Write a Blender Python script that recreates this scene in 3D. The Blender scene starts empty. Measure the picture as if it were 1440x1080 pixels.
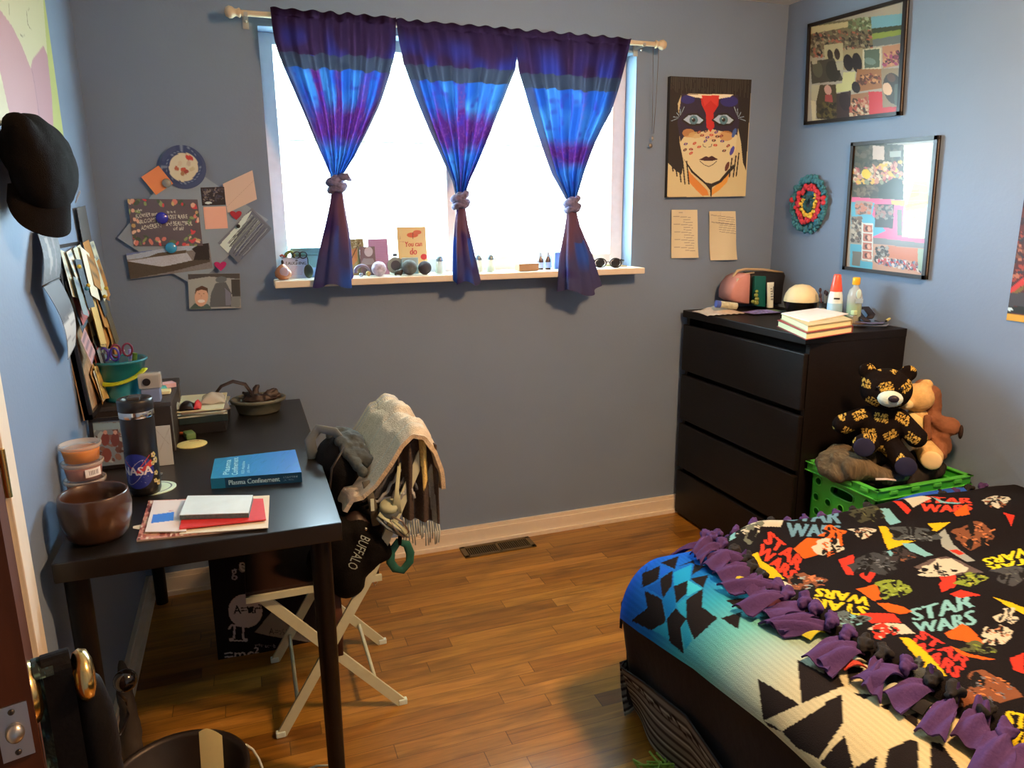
import bpy, bmesh, math, random
import numpy as np
from mathutils import Vector, Matrix
random.seed(7); rng = np.random.RandomState(5)
SC = bpy.context.scene
COL = SC.collection
W = 2.816                 # right wall
XL = -0.020               # left wall
CEIL = 2.332
# ---------------------------------------------------------------- camera
F = 1032.5; YAW, PITCH, ROLL = .3468, .23, -.0082
CP = Vector((.4335, -2.9257, 1.4451))
fw = Vector((math.sin(YAW)*math.cos(PITCH), math.cos(YAW)*math.cos(PITCH), -math.sin(PITCH)))
rt = Vector((math.cos(YAW), -math.sin(YAW), 0)); up = rt.cross(fw)
rt, up = (math.cos(ROLL)*rt+math.sin(ROLL)*up), (-math.sin(ROLL)*rt+math.cos(ROLL)*up)
cam_d = bpy.data.cameras.new('camera'); cam = bpy.data.objects.new('camera', cam_d); COL.objects.link(cam)
cam_d.sensor_width = 36; cam_d.lens = 36*F/1440; cam_d.clip_start = .02
cam.matrix_world = Matrix(((rt.x, up.x, -fw.x, CP.x), (rt.y, up.y, -fw.y, CP.y), (rt.z, up.z, -fw.z, CP.z), (0, 0, 0, 1)))
SC.camera = cam
def ray(x, y): return rt*((x-720)/F) - up*((y-540)/F) + fw
def plane(px, py, P, N):
    d = ray(px, py); return CP + d*((Vector(P)-CP).dot(N)/d.dot(N))
def onx(px, py, X): return plane(px, py, (X, 0, 0), Vector((1, 0, 0)))
def ony(px, py, Y): return plane(px, py, (0, Y, 0), Vector((0, 1, 0)))
def onz(px, py, Z): return plane(px, py, (0, 0, Z), Vector((0, 0, 1)))
def proj(P):
    q = Vector(P)-CP; z = q.dot(fw); return 720+F*q.dot(rt)/z, 540-F*q.dot(up)/z
def lin(c): c = c/255; return c/12.92 if c <= .04045 else ((c+.055)/1.055)**2.4
LIGHT = (.85, .55, .36)
def P(r, g, b, k=1.0):    # the colour a surface must have to look (r,g,b) under the room's warm lamp
    return tuple(max(.004, min(.9, lin(v)/(l*k))) for v, l in zip((r, g, b), LIGHT))
# ---------------------------------------------------------------- materials
MATS = {}
def mat(name, col, rough=.6, metal=0, var=0, vscale=30, bump=0, bscale=200, trans=0, spec=.5, stretch=(1, 1, 1), coat=0, alpha=1, emit=None, translucent=0):
    if name in MATS: return MATS[name]
    m = bpy.data.materials.new(name); m.use_nodes = True; nt = m.node_tree; N = nt.nodes; L = nt.links
    b = N['Principled BSDF']; b.inputs['Roughness'].default_value = rough; b.inputs['Metallic'].default_value = metal
    b.inputs['Specular IOR Level'].default_value = spec
    if trans: b.inputs['Transmission Weight'].default_value = trans
    if coat: b.inputs['Coat Weight'].default_value = coat; b.inputs['Coat Roughness'].default_value = .12
    b.inputs['Alpha'].default_value = alpha
    tc = N.new('ShaderNodeTexCoord'); mp = N.new('ShaderNodeMapping'); mp.inputs['Scale'].default_value = stretch
    L.new(tc.outputs['Object'], mp.inputs['Vector'])
    src = None
    if col == 'V':
        a = N.new('ShaderNodeAttribute'); a.attribute_name = 'Col'; src = a.outputs['Color']
    if var or src is None:
        n = N.new('ShaderNodeTexNoise'); n.inputs['Scale'].default_value = vscale; n.inputs['Detail'].default_value = 4
        L.new(mp.outputs[0], n.inputs['Vector'])
        mr = N.new('ShaderNodeMapRange'); mr.inputs['From Min'].default_value = .3; mr.inputs['From Max'].default_value = .7
        v = var or .04
        mr.inputs['To Min'].default_value = 1-v; mr.inputs['To Max'].default_value = 1+v
        L.new(n.outputs['Fac'], mr.inputs['Value'])
        mx = N.new('ShaderNodeVectorMath'); mx.operation = 'SCALE'
        if src: L.new(src, mx.inputs[0])
        else: mx.inputs[0].default_value = col[:3]
        L.new(mr.outputs[0], mx.inputs['Scale']); src = mx.outputs[0]
    L.new(src, b.inputs['Base Color'])
    if bump:
        n2 = N.new('ShaderNodeTexNoise'); n2.inputs['Scale'].default_value = bscale; n2.inputs['Detail'].default_value = 3
        L.new(mp.outputs[0], n2.inputs['Vector'])
        bp = N.new('ShaderNodeBump'); bp.inputs['Strength'].default_value = bump; bp.inputs['Distance'].default_value = .004
        L.new(n2.outputs['Fac'], bp.inputs['Height']); L.new(bp.outputs[0], b.inputs['Normal'])
    if emit:
        b.inputs['Emission Color'].default_value = (*emit[0], 1); b.inputs['Emission Strength'].default_value = emit[1]
    if translucent:
        t = N.new('ShaderNodeBsdfTranslucent'); ms = N.new('ShaderNodeMixShader'); ms.inputs[0].default_value = translucent
        L.new(src, t.inputs['Color']); L.new(b.outputs[0], ms.inputs[1]); L.new(t.outputs[0], ms.inputs[2])
        L.new(ms.outputs[0], N['Material Output'].inputs['Surface'])
    MATS[name] = m; return m
def glassy(name, col, rough=.05, clear=.7):   # thin clear plastic or pane
    if name in MATS: return MATS[name]
    m = bpy.data.materials.new(name); m.use_nodes = True; nt = m.node_tree; N = nt.nodes; L = nt.links
    b = N['Principled BSDF']; b.inputs['Roughness'].default_value = rough; b.inputs['Base Color'].default_value = (*col, 1)
    t = N.new('ShaderNodeBsdfTransparent'); t.inputs['Color'].default_value = (*[min(1, .6+.4*c/max(col)) for c in col], 1)
    ms = N.new('ShaderNodeMixShader'); ms.inputs[0].default_value = clear
    L.new(b.outputs[0], ms.inputs[1]); L.new(t.outputs[0], ms.inputs[2]); L.new(ms.outputs[0], N['Material Output'].inputs['Surface'])
    MATS[name] = m; return m
# ---------------------------------------------------------------- mesh builder
class MB:
    def __init__(s): s.v = []; s.f = []; s.mi = []; s.sm = []; s.mats = []; s.c = []; s.hasc = False
    def add(s, v, f, m, smooth=False, cols=None):
        if m not in s.mats: s.mats.append(m)
        k = s.mats.index(m); o = len(s.v)
        s.v.extend(tuple(p) for p in v); s.f.extend(tuple(i+o for i in q) for q in f)
        s.mi.extend([k]*len(f)); s.sm.extend([smooth]*len(f))
        if cols is not None: s.hasc = True; s.c.extend(cols)
        else: s.c.extend([(.8, .8, .8)]*len(v))
        return s
    def box(s, c, size, m, rot=None, bev=0, axis=None):
        bm = bmesh.new(); bmesh.ops.create_cube(bm, size=1)
        bmesh.ops.scale(bm, vec=size, verts=bm.verts)
        if bev: bmesh.ops.bevel(bm, geom=bm.edges[:], offset=min(bev, min(size)*.45), segments=2, affect='EDGES', profile=.6)
        M = Matrix.Translation(Vector(c))
        if rot is not None: M = M @ (rot.to_4x4() if isinstance(rot, Matrix) else Matrix.Rotation(rot, 4, 'Z'))
        s._bm(bm, M, m, False); return s
    def _bm(s, bm, M, m, smooth):
        bm.verts.ensure_lookup_table(); bm.verts.index_update()
        s.add([M @ v.co for v in bm.verts], [[v.index for v in f.verts] for f in bm.faces], m, smooth); bm.free()
    def ball(s, c, r, m, rot=None, n=20):
        if not hasattr(r, '__len__'): r = (r, r, r)
        bm = bmesh.new(); bmesh.ops.create_uvsphere(bm, u_segments=n, v_segments=max(8, n*2//3), radius=1)
        M = Matrix.Translation(Vector(c)) @ (rot.to_4x4() if rot is not None else Matrix.Identity(4)) @ Matrix.Diagonal((*r, 1))
        s._bm(bm, M, m, True); return s
    def lathe(s, c, prof, m, n=32, M=None, closed=False):   # prof: (radius, height)
        v = []; f = []
        T = Matrix.Translation(Vector(c)) @ (M.to_4x4() if M is not None else Matrix.Identity(4))
        for r, z in prof:
            for i in range(n):
                a = 2*math.pi*i/n; v.append(T @ Vector((r*math.cos(a), r*math.sin(a), z)))
        for j in range(len(prof)-1):
            for i in range(n):
                k = (i+1) % n; f.append((j*n+i, j*n+k, (j+1)*n+k, (j+1)*n+i))
        s.add(v, f, m, True)
        return s
    def cyl(s, a, b, r, m, r2=None, n=20, caps=True):
        a = Vector(a); b = Vector(b); d = b-a; q = d.to_track_quat('Z', 'Y').to_matrix(); r2 = r if r2 is None else r2
        v = []; f = []
        for k, (p, rr) in enumerate(((a, r), (b, r2))):
            for i in range(n):
                t = 2*math.pi*i/n; v.append(p+q @ Vector((rr*math.cos(t), rr*math.sin(t), 0)))
        for i in range(n): k = (i+1) % n; f.append((i, k, n+k, n+i))
        s.add(v, f, m, True)
        if caps:
            s.add(v[:n], [tuple(range(n))[::-1]], m); s.add(v[n:], [tuple(range(n))], m)
        return s
    def bar(s, a, b, w, t, m, upv=(0, 0, 1)):     # rectangular bar
        a = Vector(a); b = Vector(b); d = (b-a).normalized(); u = Vector(upv); sd = d.cross(u).normalized(); u2 = sd.cross(d)
        v = [p+sd*sx*w/2+u2*sz*t/2 for p in (a, b) for sx, sz in ((-1, -1), (1, -1), (1, 1), (-1, 1))]
        s.add(v, [(0, 1, 2, 3)[::-1], (4, 5, 6, 7), (0, 1, 5, 4), (1, 2, 6, 5), (2, 3, 7, 6), (3, 0, 4, 7)], m); return s
    def tube(s, pts, r, m, n=8, flat=1.0, rad=None, closed=False, upv=None):
        pts = [Vector(p) for p in pts]; v = []; f = []; k = len(pts); nrm = None
        for j, p in enumerate(pts):
            a = pts[(j-1) % k] if (closed or j > 0) else p; b = pts[(j+1) % k] if (closed or j < k-1) else p
            t = (b-a).normalized()
            if nrm is None: nrm = Vector(upv) if upv else (Vector((0, 0, 1)) if abs(t.z) < .9 else Vector((1, 0, 0)))
            nrm = (nrm - t*nrm.dot(t)).normalized(); bi = t.cross(nrm)
            rr = rad[j] if rad else r
            for i in range(n):
                q = 2*math.pi*i/n; v.append(p+bi*math.cos(q)*rr+nrm*math.sin(q)*rr*flat)
        for j in range(k if closed else k-1):
            for i in range(n):
                i2 = (i+1) % n; j2 = (j+1) % k; f.append((j*n+i, j*n+i2, j2*n+i2, j2*n+i))
        if not closed: f.append(tuple(range(n))[::-1]); f.append(tuple(range((k-1)*n, k*n)))
        s.add(v, f, m, True); return s
    def poly(s, pts, m, thick=0, N=None):
        pts = [Vector(p) for p in pts]; n = len(pts)
        if N is None: N = (pts[1]-pts[0]).cross(pts[2]-pts[0]).normalized()
        if not thick: s.add(pts, [tuple(range(n))], m); return s
        v = pts+[p-N*thick for p in pts]
        s.add(v, [tuple(range(n)), tuple(range(n, 2*n))[::-1]]+[(i, n+i, n+(i+1) % n, (i+1) % n) for i in range(n)], m); return s
    def grid(s, nu, nv, fn, m, art=None, smooth=True, us=None, vs=None, thick=0, back=None, dirn=None):
        us = us if us is not None else [i/(nu-1) for i in range(nu)]; vs = vs if vs is not None else [j/(nv-1) for j in range(nv)]
        nu = len(us); nv = len(vs)
        pts = [fn(u, v) for v in vs for u in us]
        f = [(j*nu+i, (j+1)*nu+i, (j+1)*nu+i+1, j*nu+i+1) for j in range(nv-1) for i in range(nu-1)]
        cols = None
        if art is not None: cols = art.sample(us, vs)
        s.add(pts, f, m, smooth, cols)
        if thick:
            # back layer and rim
            P3 = np.array([tuple(p) for p in pts]).reshape(nv, nu, 3)
            gu = np.gradient(P3, axis=1); gv = np.gradient(P3, axis=0); nn = np.cross(gv, gu); nn /= np.linalg.norm(nn, axis=2, keepdims=True)+1e-12
            B = (P3-nn*thick).reshape(-1, 3)
            s.add([tuple(b) for b in B], [q[::-1] for q in f], back or m, smooth, cols)
            rim = [i for i in range(nu)]+[j*nu+nu-1 for j in range(1, nv)]+[(nv-1)*nu+i for i in range(nu-2, -1, -1)]+[j*nu for j in range(nv-2, 0, -1)]
            n = len(rim); v = [pts[i] for i in rim]+[tuple(B[i]) for i in rim]
            rc = None if cols is None else [cols[i] for i in rim]*2
            s.add(v, [(i, (i+1) % n, n+(i+1) % n, n+i) for i in range(n)], back or m, False, rc)
        return s
ROOT = {}
def tag(o, label=None, cat=None, group=None, kind=None):
    if label: o['label'] = label
    if cat: o['category'] = cat
    if group: o['group'] = group
    if kind: o['kind'] = kind
    return o
def build(name, mb, parent=None, loc=None):
    me = bpy.data.meshes.new(name)
    L = ROOT[parent] if parent is not None else Vector(loc if loc is not None else (0, 0, 0))
    va = np.array(mb.v, dtype=np.float64)-np.array(L)
    me.from_pydata([tuple(x) for x in va.tolist()], [], mb.f)
    for m in mb.mats: me.materials.append(m)
    me.polygons.foreach_set('material_index', mb.mi); me.polygons.foreach_set('use_smooth', mb.sm)
    if mb.hasc:
        a = me.color_attributes.new('Col', 'FLOAT_COLOR', 'POINT')
        c = np.ones((len(mb.v), 4), dtype=np.float32); c[:, :3] = np.array(mb.c); a.data.foreach_set('color', c.ravel())
    me.update()
    o = bpy.data.objects.new(name, me); COL.objects.link(o)
    if parent is not None: o.parent = parent
    else: o.location = L
    ROOT[o] = L
    return o
def base(mb):
    a = np.array(mb.v); return Vector(((a[:, 0].min()+a[:, 0].max())/2, (a[:, 1].min()+a[:, 1].max())/2, a[:, 2].min()))
def single(name, mb, label, cat, group=None, kind=None):
    return tag(build(name, mb, loc=base(mb)), label, cat, group, kind)
def thing(name, loc, label, cat, group=None, kind=None):
    o = bpy.data.objects.new(name, None); COL.objects.link(o); o.location = loc; o.empty_display_size = .05
    ROOT[o] = Vector(loc); return tag(o, label, cat, group, kind)
def struct(name, mb, parent=None):
    o = build(name, mb, parent)
    if parent is None: o['kind'] = 'structure'
    return o
def blob(parts, voxel, smooth=4, disp=0, dscale=20, seed=0):
    """union of ellipsoids ('e',c,r,rot) and capsules ('c',a,b,ra,rb) grown into one skin; returns verts, faces"""
    bm = bmesh.new()
    for p in parts:
        if p[0] == 'e':
            c, r = p[1], p[2]; r = r if hasattr(r, '__len__') else (r, r, r)
            M = Matrix.Translation(Vector(c)) @ (p[3].to_4x4() if len(p) > 3 and p[3] is not None else Matrix.Identity(4)) @ Matrix.Diagonal((*r, 1))
            bmesh.ops.create_icosphere(bm, subdivisions=3, radius=1, matrix=M)
        else:
            a, b = Vector(p[1]), Vector(p[2]); n = 10
            for i in range(n+1):
                t = i/n; bmesh.ops.create_icosphere(bm, subdivisions=2, radius=p[3]*(1-t)+p[4]*t, matrix=Matrix.Translation(a.lerp(b, t)))
    me = bpy.data.meshes.new('tmp'); bm.to_mesh(me); bm.free()
    o = bpy.data.objects.new('tmp', me); COL.objects.link(o)
    r = o.modifiers.new('r', 'REMESH'); r.mode = 'VOXEL'; r.voxel_size = voxel
    s = o.modifiers.new('s', 'SMOOTH'); s.iterations = smooth; s.factor = .6
    dg = bpy.context.evaluated_depsgraph_get(); dg.update(); e = o.evaluated_get(dg); m2 = e.to_mesh()
    v = [x.co.copy() for x in m2.vertices]; f = [tuple(p.vertices) for p in m2.polygons]; nr = [x.normal.copy() for x in m2.vertices]
    e.to_mesh_clear(); bpy.data.objects.remove(o); bpy.data.meshes.remove(me)
    if disp:
        from mathutils import noise
        for i, p in enumerate(v): v[i] = p+nr[i]*disp*noise.fractal(p*dscale+Vector((seed, 0, 0)), .8, 2.0, 3)
    return v, f
# ---------------------------------------------------------------- text and canvases
TX = {}
def text_tris(s):
    if s in TX: return TX[s]
    c = bpy.data.curves.new('t', 'FONT'); c.body = s; c.size = 1; c.resolution_u = 2
    o = bpy.data.objects.new('t', c); COL.objects.link(o)
    dg = bpy.context.evaluated_depsgraph_get(); dg.update(); e = o.evaluated_get(dg); m = e.to_mesh(); m.calc_loop_triangles()
    v = np.array([tuple(x.co)[:2] for x in m.vertices]); t = [tuple(x.vertices) for x in m.loop_triangles]
    e.to_mesh_clear(); bpy.data.objects.remove(o); bpy.data.curves.remove(c)
    mn = v.min(0); mx = v.max(0); v = (v-mn)/(mx-mn)
    TX[s] = (v, t); return TX[s]
class Art:
    """colour canvas of a flat thing; photo pixels are measured onto its plane"""
    def __init__(s, P00, U, V, col, ppm=450):
        s.P = Vector(P00); s.U = Vector(U); s.V = Vector(V); s.N = s.U.cross(s.V).normalized()
        s.w = max(8, int(s.U.length*ppm)); s.h = max(8, int(s.V.length*ppm)); s.a = np.ones((s.h, s.w, 3))*np.array(col)
        s.qf = None
    def q(s, px, py):
        if s.qf: return s.qf(px, py)
        p = plane(px, py, s.P, s.N)-s.P
        return (p.dot(s.U)/s.U.length_squared*(s.w-1), p.dot(s.V)/s.V.length_squared*(s.h-1))
    def sample(s, us, vs):
        ui = np.clip(np.rint(np.array(us)*(s.w-1)).astype(int), 0, s.w-1); vi = np.clip(np.rint(np.array(vs)*(s.h-1)).astype(int), 0, s.h-1)
        return [tuple(c) for c in s.a[np.ix_(vi, ui)].reshape(-1, 3).tolist()]
    def fill(s, pts, col, k=1.0):
        p = np.array(pts, float); x0, y0 = np.floor(p.min(0)).astype(int); x1, y1 = np.ceil(p.max(0)).astype(int)
        x0 = max(x0, 0); y0 = max(y0, 0); x1 = min(x1, s.w-1); y1 = min(y1, s.h-1)
        if x1 < x0 or y1 < y0: return s
        X, Y = np.meshgrid(np.arange(x0, x1+1), np.arange(y0, y1+1)); ins = np.zeros(X.shape, bool); n = len(p)
        for i in range(n):
            ax, ay = p[i]; bx, by = p[(i+1) % n]
            if ay == by: continue
            c = ((ay > Y) != (by > Y)) & (X < (bx-ax)*(Y-ay)/(by-ay)+ax); ins ^= c
        R = s.a[y0:y1+1, x0:x1+1]; R[ins] = R[ins]*(1-k)+np.array(col)*k; return s
    def poly(s, pts, col, k=1.0): return s.fill([s.q(*p) for p in pts], col, k)
    def ell(s, cx, cy, rx, ry, col, rot=0, k=1.0, n=20):
        ca, sa = math.cos(rot), math.sin(rot)
        return s.poly([(cx+rx*math.cos(t)*ca-ry*math.sin(t)*sa, cy+rx*math.cos(t)*sa+ry*math.sin(t)*ca) for t in [2*math.pi*i/n for i in range(n)]], col, k)
    def line(s, a, b, w, col, k=1.0):
        dx, dy = b[0]-a[0], b[1]-a[1]; l = math.hypot(dx, dy) or 1; nx, ny = -dy/l*w/2, dx/l*w/2
        return s.poly([(a[0]+nx, a[1]+ny), (b[0]+nx, b[1]+ny), (b[0]-nx, b[1]-ny), (a[0]-nx, a[1]-ny)], col, k)
    def path(s, pts, w, col):
        for a, b in zip(pts, pts[1:]): s.line(a, b, w, col)
        return s
    def text(s, t, BL, BR, TL, col, bold=0):
        v, tr = text_tris(t); BL = np.array(BL, float); U = np.array(BR)-BL; V = np.array(TL)-BL
        for ox in ((0,) if not bold else (-bold, 0, bold)):
            for tri in tr:
                s.poly([tuple(BL+np.array([ox, 0])+v[i][0]*U+v[i][1]*V) for i in tri], col)
        return s
    def noise(s, amt, seed=0, cell=1):
        r = np.random.RandomState(seed); h = s.h//cell+1; w = s.w//cell+1
        n = np.kron(r.uniform(1-amt, 1+amt, (h, w)), np.ones((cell, cell)))[:s.h, :s.w]; s.a = np.clip(s.a*n[..., None], 0, 1); return s
    def crowd(s, quad, cols, n, size, seed=0):     # many small blotches inside a photo quad (TL,TR,BR,BL)
        r = random.Random(seed); TL, TR, BR, BL = [Vector(q) for q in quad]
        for i in range(n):
            a, b = r.random(), r.random(); p = TL.lerp(TR, a).lerp(BL.lerp(BR, a), b)
            s.ell(p.x, p.y, size*r.uniform(.5, 1.2), size*r.uniform(.6, 1.5), cols[r.randrange(len(cols))], r.random()*3, n=7)
        return s
VP = mat('printed_paper', 'V', .6); VG = mat('glossy_print', 'V', .35, coat=.12); VC = mat('printed_cloth', 'V', .95, bump=.5, bscale=500, spec=.1)
PAPER = mat('paper_white', P(205, 165, 120), .7)
BLACKFR = mat('black_frame', (.012, .009, .008), .35)
def sheet(mb, art, thick=.0006, m=None, back=None, bend=None, off=0):
    """flat print with real thickness; U right, V down, faces the viewer"""
    N = art.V.cross(art.U).normalized(); m = m or VP
    def fn(u, v):
        p = art.P+art.U*u+art.V*v+N*off
        return p+N*bend(u, v) if bend else p
    us = [i/(art.w-1) for i in range(art.w)]; vs = [j/(art.h-1) for j in range(art.h)]
    mb.grid(0, 0, fn, m, art, smooth=bool(bend), us=us, vs=vs)
    cs = [fn(0, 0), fn(1, 0), fn(1, 1), fn(0, 1)]
    if not bend:
        v = [Vector(c) for c in cs]+[Vector(c)-N*thick for c in cs]
        mb.add(v, [(4, 5, 6, 7), (0, 1, 5, 4), (1, 2, 6, 5), (2, 3, 7, 6), (3, 0, 4, 7)], back or PAPER)
    else:
        mb.grid(12, 12, lambda u, v: fn(u, v)-N*thick, back or PAPER)
    return mb
def qart(TL, TR, BL, pl, col, ppm=450):       # Art from three photo corners on a plane ('x'|'y'|'z', value)
    g = {'x': onx, 'y': ony, 'z': onz}[pl[0]]
    a, b, c = g(*TL, pl[1]), g(*TR, pl[1]), g(*BL, pl[1]); return Art(a, b-a, c-a, col, ppm)
# ================================================================ the room
def vnoise(h, w, cy, cx, seed):
    r = np.random.RandomState(seed); g = r.rand(cy+2, cx+2); y = np.linspace(0, cy, h); x = np.linspace(0, cx, w)
    yi = y.astype(int); xi = x.astype(int); fy = (y-yi)[:, None]; fx = (x-xi)[None, :]; fy = fy*fy*(3-2*fy); fx = fx*fx*(3-2*fx)
    g00 = g[np.ix_(yi, xi)]; g01 = g[np.ix_(yi, xi+1)]; g10 = g[np.ix_(yi+1, xi)]; g11 = g[np.ix_(yi+1, xi+1)]
    return g00*(1-fy)*(1-fx)+g01*(1-fy)*fx+g10*fy*(1-fx)+g11*fy*fx
WALL = mat('periwinkle_wall_paint', (.193, .279, .412), .5, var=.03, vscale=3, bump=.12, bscale=90, spec=.35)
TRIM = mat('cream_trim_paint', (.78, .74, .62), .4, var=.02, bump=.05, bscale=40)
WHITE = mat('white_vinyl', (.8, .8, .8), .35)
CEILM = mat('white_ceiling', (.8, .8, .78), .9, bump=.2, bscale=60)
def floor_material():
    m = bpy.data.materials.new('oak_floor'); m.use_nodes = True; nt = m.node_tree; N = nt.nodes; L = nt.links; b = N['Principled BSDF']
    def math_(op, a, c=None):
        n = N.new('ShaderNodeMath'); n.operation = op
        for i, x in enumerate((a, c)):
            if x is None: continue
            if isinstance(x, (int, float)): n.inputs[i].default_value = x
            else: L.new(x, n.inputs[i])
        return n.outputs[0]
    tc = N.new('ShaderNodeTexCoord'); sp = N.new('ShaderNodeSeparateXYZ'); L.new(tc.outputs['Object'], sp.inputs[0])
    row = math_('FLOOR', math_('DIVIDE', sp.outputs['Y'], .0575)); fr = math_('FRACT', math_('DIVIDE', sp.outputs['Y'], .0575))
    wn = N.new('ShaderNodeTexWhiteNoise'); wn.noise_dimensions = '1D'; L.new(row, wn.inputs['W'])
    xs = math_('DIVIDE', math_('ADD', sp.outputs['X'], math_('MULTIPLY', wn.outputs['Value'], 7.3)), .62)
    cx = math_('FLOOR', xs); fx = math_('FRACT', xs)
    cb = N.new('ShaderNodeCombineXYZ'); L.new(row, cb.inputs[0]); L.new(cx, cb.inputs[1])
    w2 = N.new('ShaderNodeTexWhiteNoise'); w2.noise_dimensions = '2D'; L.new(cb.outputs[0], w2.inputs['Vector'])
    # grain
    gv = N.new('ShaderNodeCombineXYZ'); L.new(math_('ADD', math_('MULTIPLY', sp.outputs['X'], 3.2), math_('MULTIPLY', w2.outputs['Value'], 40)), gv.inputs[0])
    L.new(math_('MULTIPLY', sp.outputs['Y'], 48), gv.inputs[1])
    g = N.new('ShaderNodeTexNoise'); g.inputs['Scale'].default_value = 1; g.inputs['Detail'].default_value = 6; g.inputs['Roughness'].default_value = .62; g.inputs['Distortion'].default_value = .8
    L.new(gv.outputs[0], g.inputs['Vector'])
    gv2 = N.new('ShaderNodeCombineXYZ'); L.new(math_('ADD', math_('MULTIPLY', sp.outputs['X'], 2.6), math_('MULTIPLY', w2.outputs['Value'], 9)), gv2.inputs[0]); L.new(math_('MULTIPLY', sp.outputs['Y'], 11), gv2.inputs[1])
    g2 = N.new('ShaderNodeTexNoise'); g2.inputs['Scale'].default_value = 1.5; g2.inputs['Detail'].default_value = 3; L.new(gv2.outputs[0], g2.inputs['Vector'])
    cr = N.new('ShaderNodeValToRGB'); e = cr.color_ramp.elements
    e[0].position = 0; e[0].color = (.15, .06, .012, 1); e[1].position = 1; e[1].color = (.46, .235, .04, 1)
    for p_, c_ in ((.06, (.27, .125, .016, 1)), (.4, (.33, .162, .021, 1)), (.8, (.39, .20, .028, 1))):
        x = e.new(p_); x.color = c_
    L.new(w2.outputs['Value'], cr.inputs[0])
    mg = N.new('ShaderNodeMapRange'); mg.inputs['From Min'].default_value = .3; mg.inputs['From Max'].default_value = .7; mg.inputs['To Min'].default_value = .62; mg.inputs['To Max'].default_value = 1.25
    L.new(g.outputs['Fac'], mg.inputs['Value'])
    m2 = N.new('ShaderNodeMapRange'); m2.inputs['From Min'].default_value = .25; m2.inputs['From Max'].default_value = .5; m2.inputs['To Min'].default_value = .55; m2.inputs['To Max'].default_value = 1.05
    L.new(g2.outputs['Fac'], m2.inputs['Value'])
    gap = math_('MULTIPLY', math_('GREATER_THAN', fr, .03), math_('GREATER_THAN', fx, .004))
    gap = math_('ADD', math_('MULTIPLY', gap, .6), .4)
    tot = math_('MULTIPLY', math_('MULTIPLY', mg.outputs[0], m2.outputs[0]), gap)
    sc = N.new('ShaderNodeVectorMath'); sc.operation = 'SCALE'; L.new(cr.outputs[0], sc.inputs[0]); L.new(tot, sc.inputs['Scale']); L.new(sc.outputs[0], b.inputs['Base Color'])
    b.inputs['Roughness'].default_value = .33; b.inputs['Coat Weight'].default_value = .35; b.inputs['Coat Roughness'].default_value = .22
    bp = N.new('ShaderNodeBump'); bp.inputs['Strength'].default_value = .25; bp.inputs['Distance'].default_value = .0015; L.new(tot, bp.inputs['Height']); L.new(bp.outputs[0], b.inputs['Normal'])
    return m
YF = -3.45
struct('floor', MB().box(((XL+W)/2, YF/2+.1, -.05), (W-XL+.4, -YF+.5, .1), floor_material()))
struct('ceiling', MB().box(((XL+W)/2, YF/2, CEIL+.05), (W-XL+.4, -YF+.3, .1), CEILM))
WX0, WX1, WZ0, WZ1 = .553, 2.058, 1.205, 2.088
T = .17
m = MB(); m.box(((XL-.1+WX0)/2, T/2, 1.166), (WX0-XL+.1, T, 2.332), WALL); m.box(((W+.1+WX1)/2, T/2, 1.166), (W+.1-WX1, T, 2.332), WALL)
m.box(((WX0+WX1)/2, T/2, WZ0/2-.01), (WX1-WX0, T, WZ0-.02), WALL); m.box(((WX0+WX1)/2, T/2, (CEIL+WZ1)/2), (WX1-WX0, T, CEIL-WZ1), WALL)
struct('wall_back', m)
struct('wall_right', MB().box((W+.05, YF/2, 1.166), (.1, -YF, 2.332), WALL))
DY0, DY1 = -2.23, -1.455
m = MB(); m.box((XL-.05, DY1/2, 1.166), (.1, -DY1, 2.332), WALL); m.box((XL-.05, (DY0+YF)/2, 1.166), (.1, DY0-YF, 2.332), WALL)
m.box((XL-.05, (DY0+DY1)/2, (2.04+CEIL)/2), (.1, DY1-DY0, CEIL-2.04), WALL)
struct('wall_left', m)
struct('wall_front', MB().box(((XL+W)/2, YF-.05, 1.166), (W-XL+.2, .1, 2.332), WALL))
m = MB(); m.box((-1.15, -1.85, 1.166), (.06, 1.7, 2.332), WALL); m.box((-.6, -2.73, 1.166), (1.0, .06, 2.332), WALL); m.box((-.6, -.97, 1.166), (1.0, .06, 2.332), WALL); m.box((-.6, -1.85, 2.36), (1.2, 1.9, .06), CEILM); m.box((-.63, -1.85, -.05), (1.0, 1.9, .1), floor_material())
struct('wall_hallway', m)  # unseen hallway box, added to stop sky light leaking through the doorway
def baseb(a, b, n):
    a = Vector(a); b = Vector(b); n = Vector(n); m = MB(); Z = Vector((0, 0, 1))
    for (t, z0, z1) in ((.013, 0, .086), (.017, 0, .07), (.028, 0, .018)):
        m.poly([a+n*t+Z*z0, b+n*t+Z*z0, b+n*t+Z*z1, a+n*t+Z*z1], TRIM, t, n)
    return m
struct('baseboard_back', baseb((XL, 0, 0), (W, 0, 0), (0, -1, 0)))
struct('baseboard_right', baseb((W, 0, 0), (W, YF, 0), (-1, 0, 0)))
struct('baseboard_left', baseb((XL, -1.355, 0), (XL, 0, 0), (1, 0, 0)))
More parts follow.
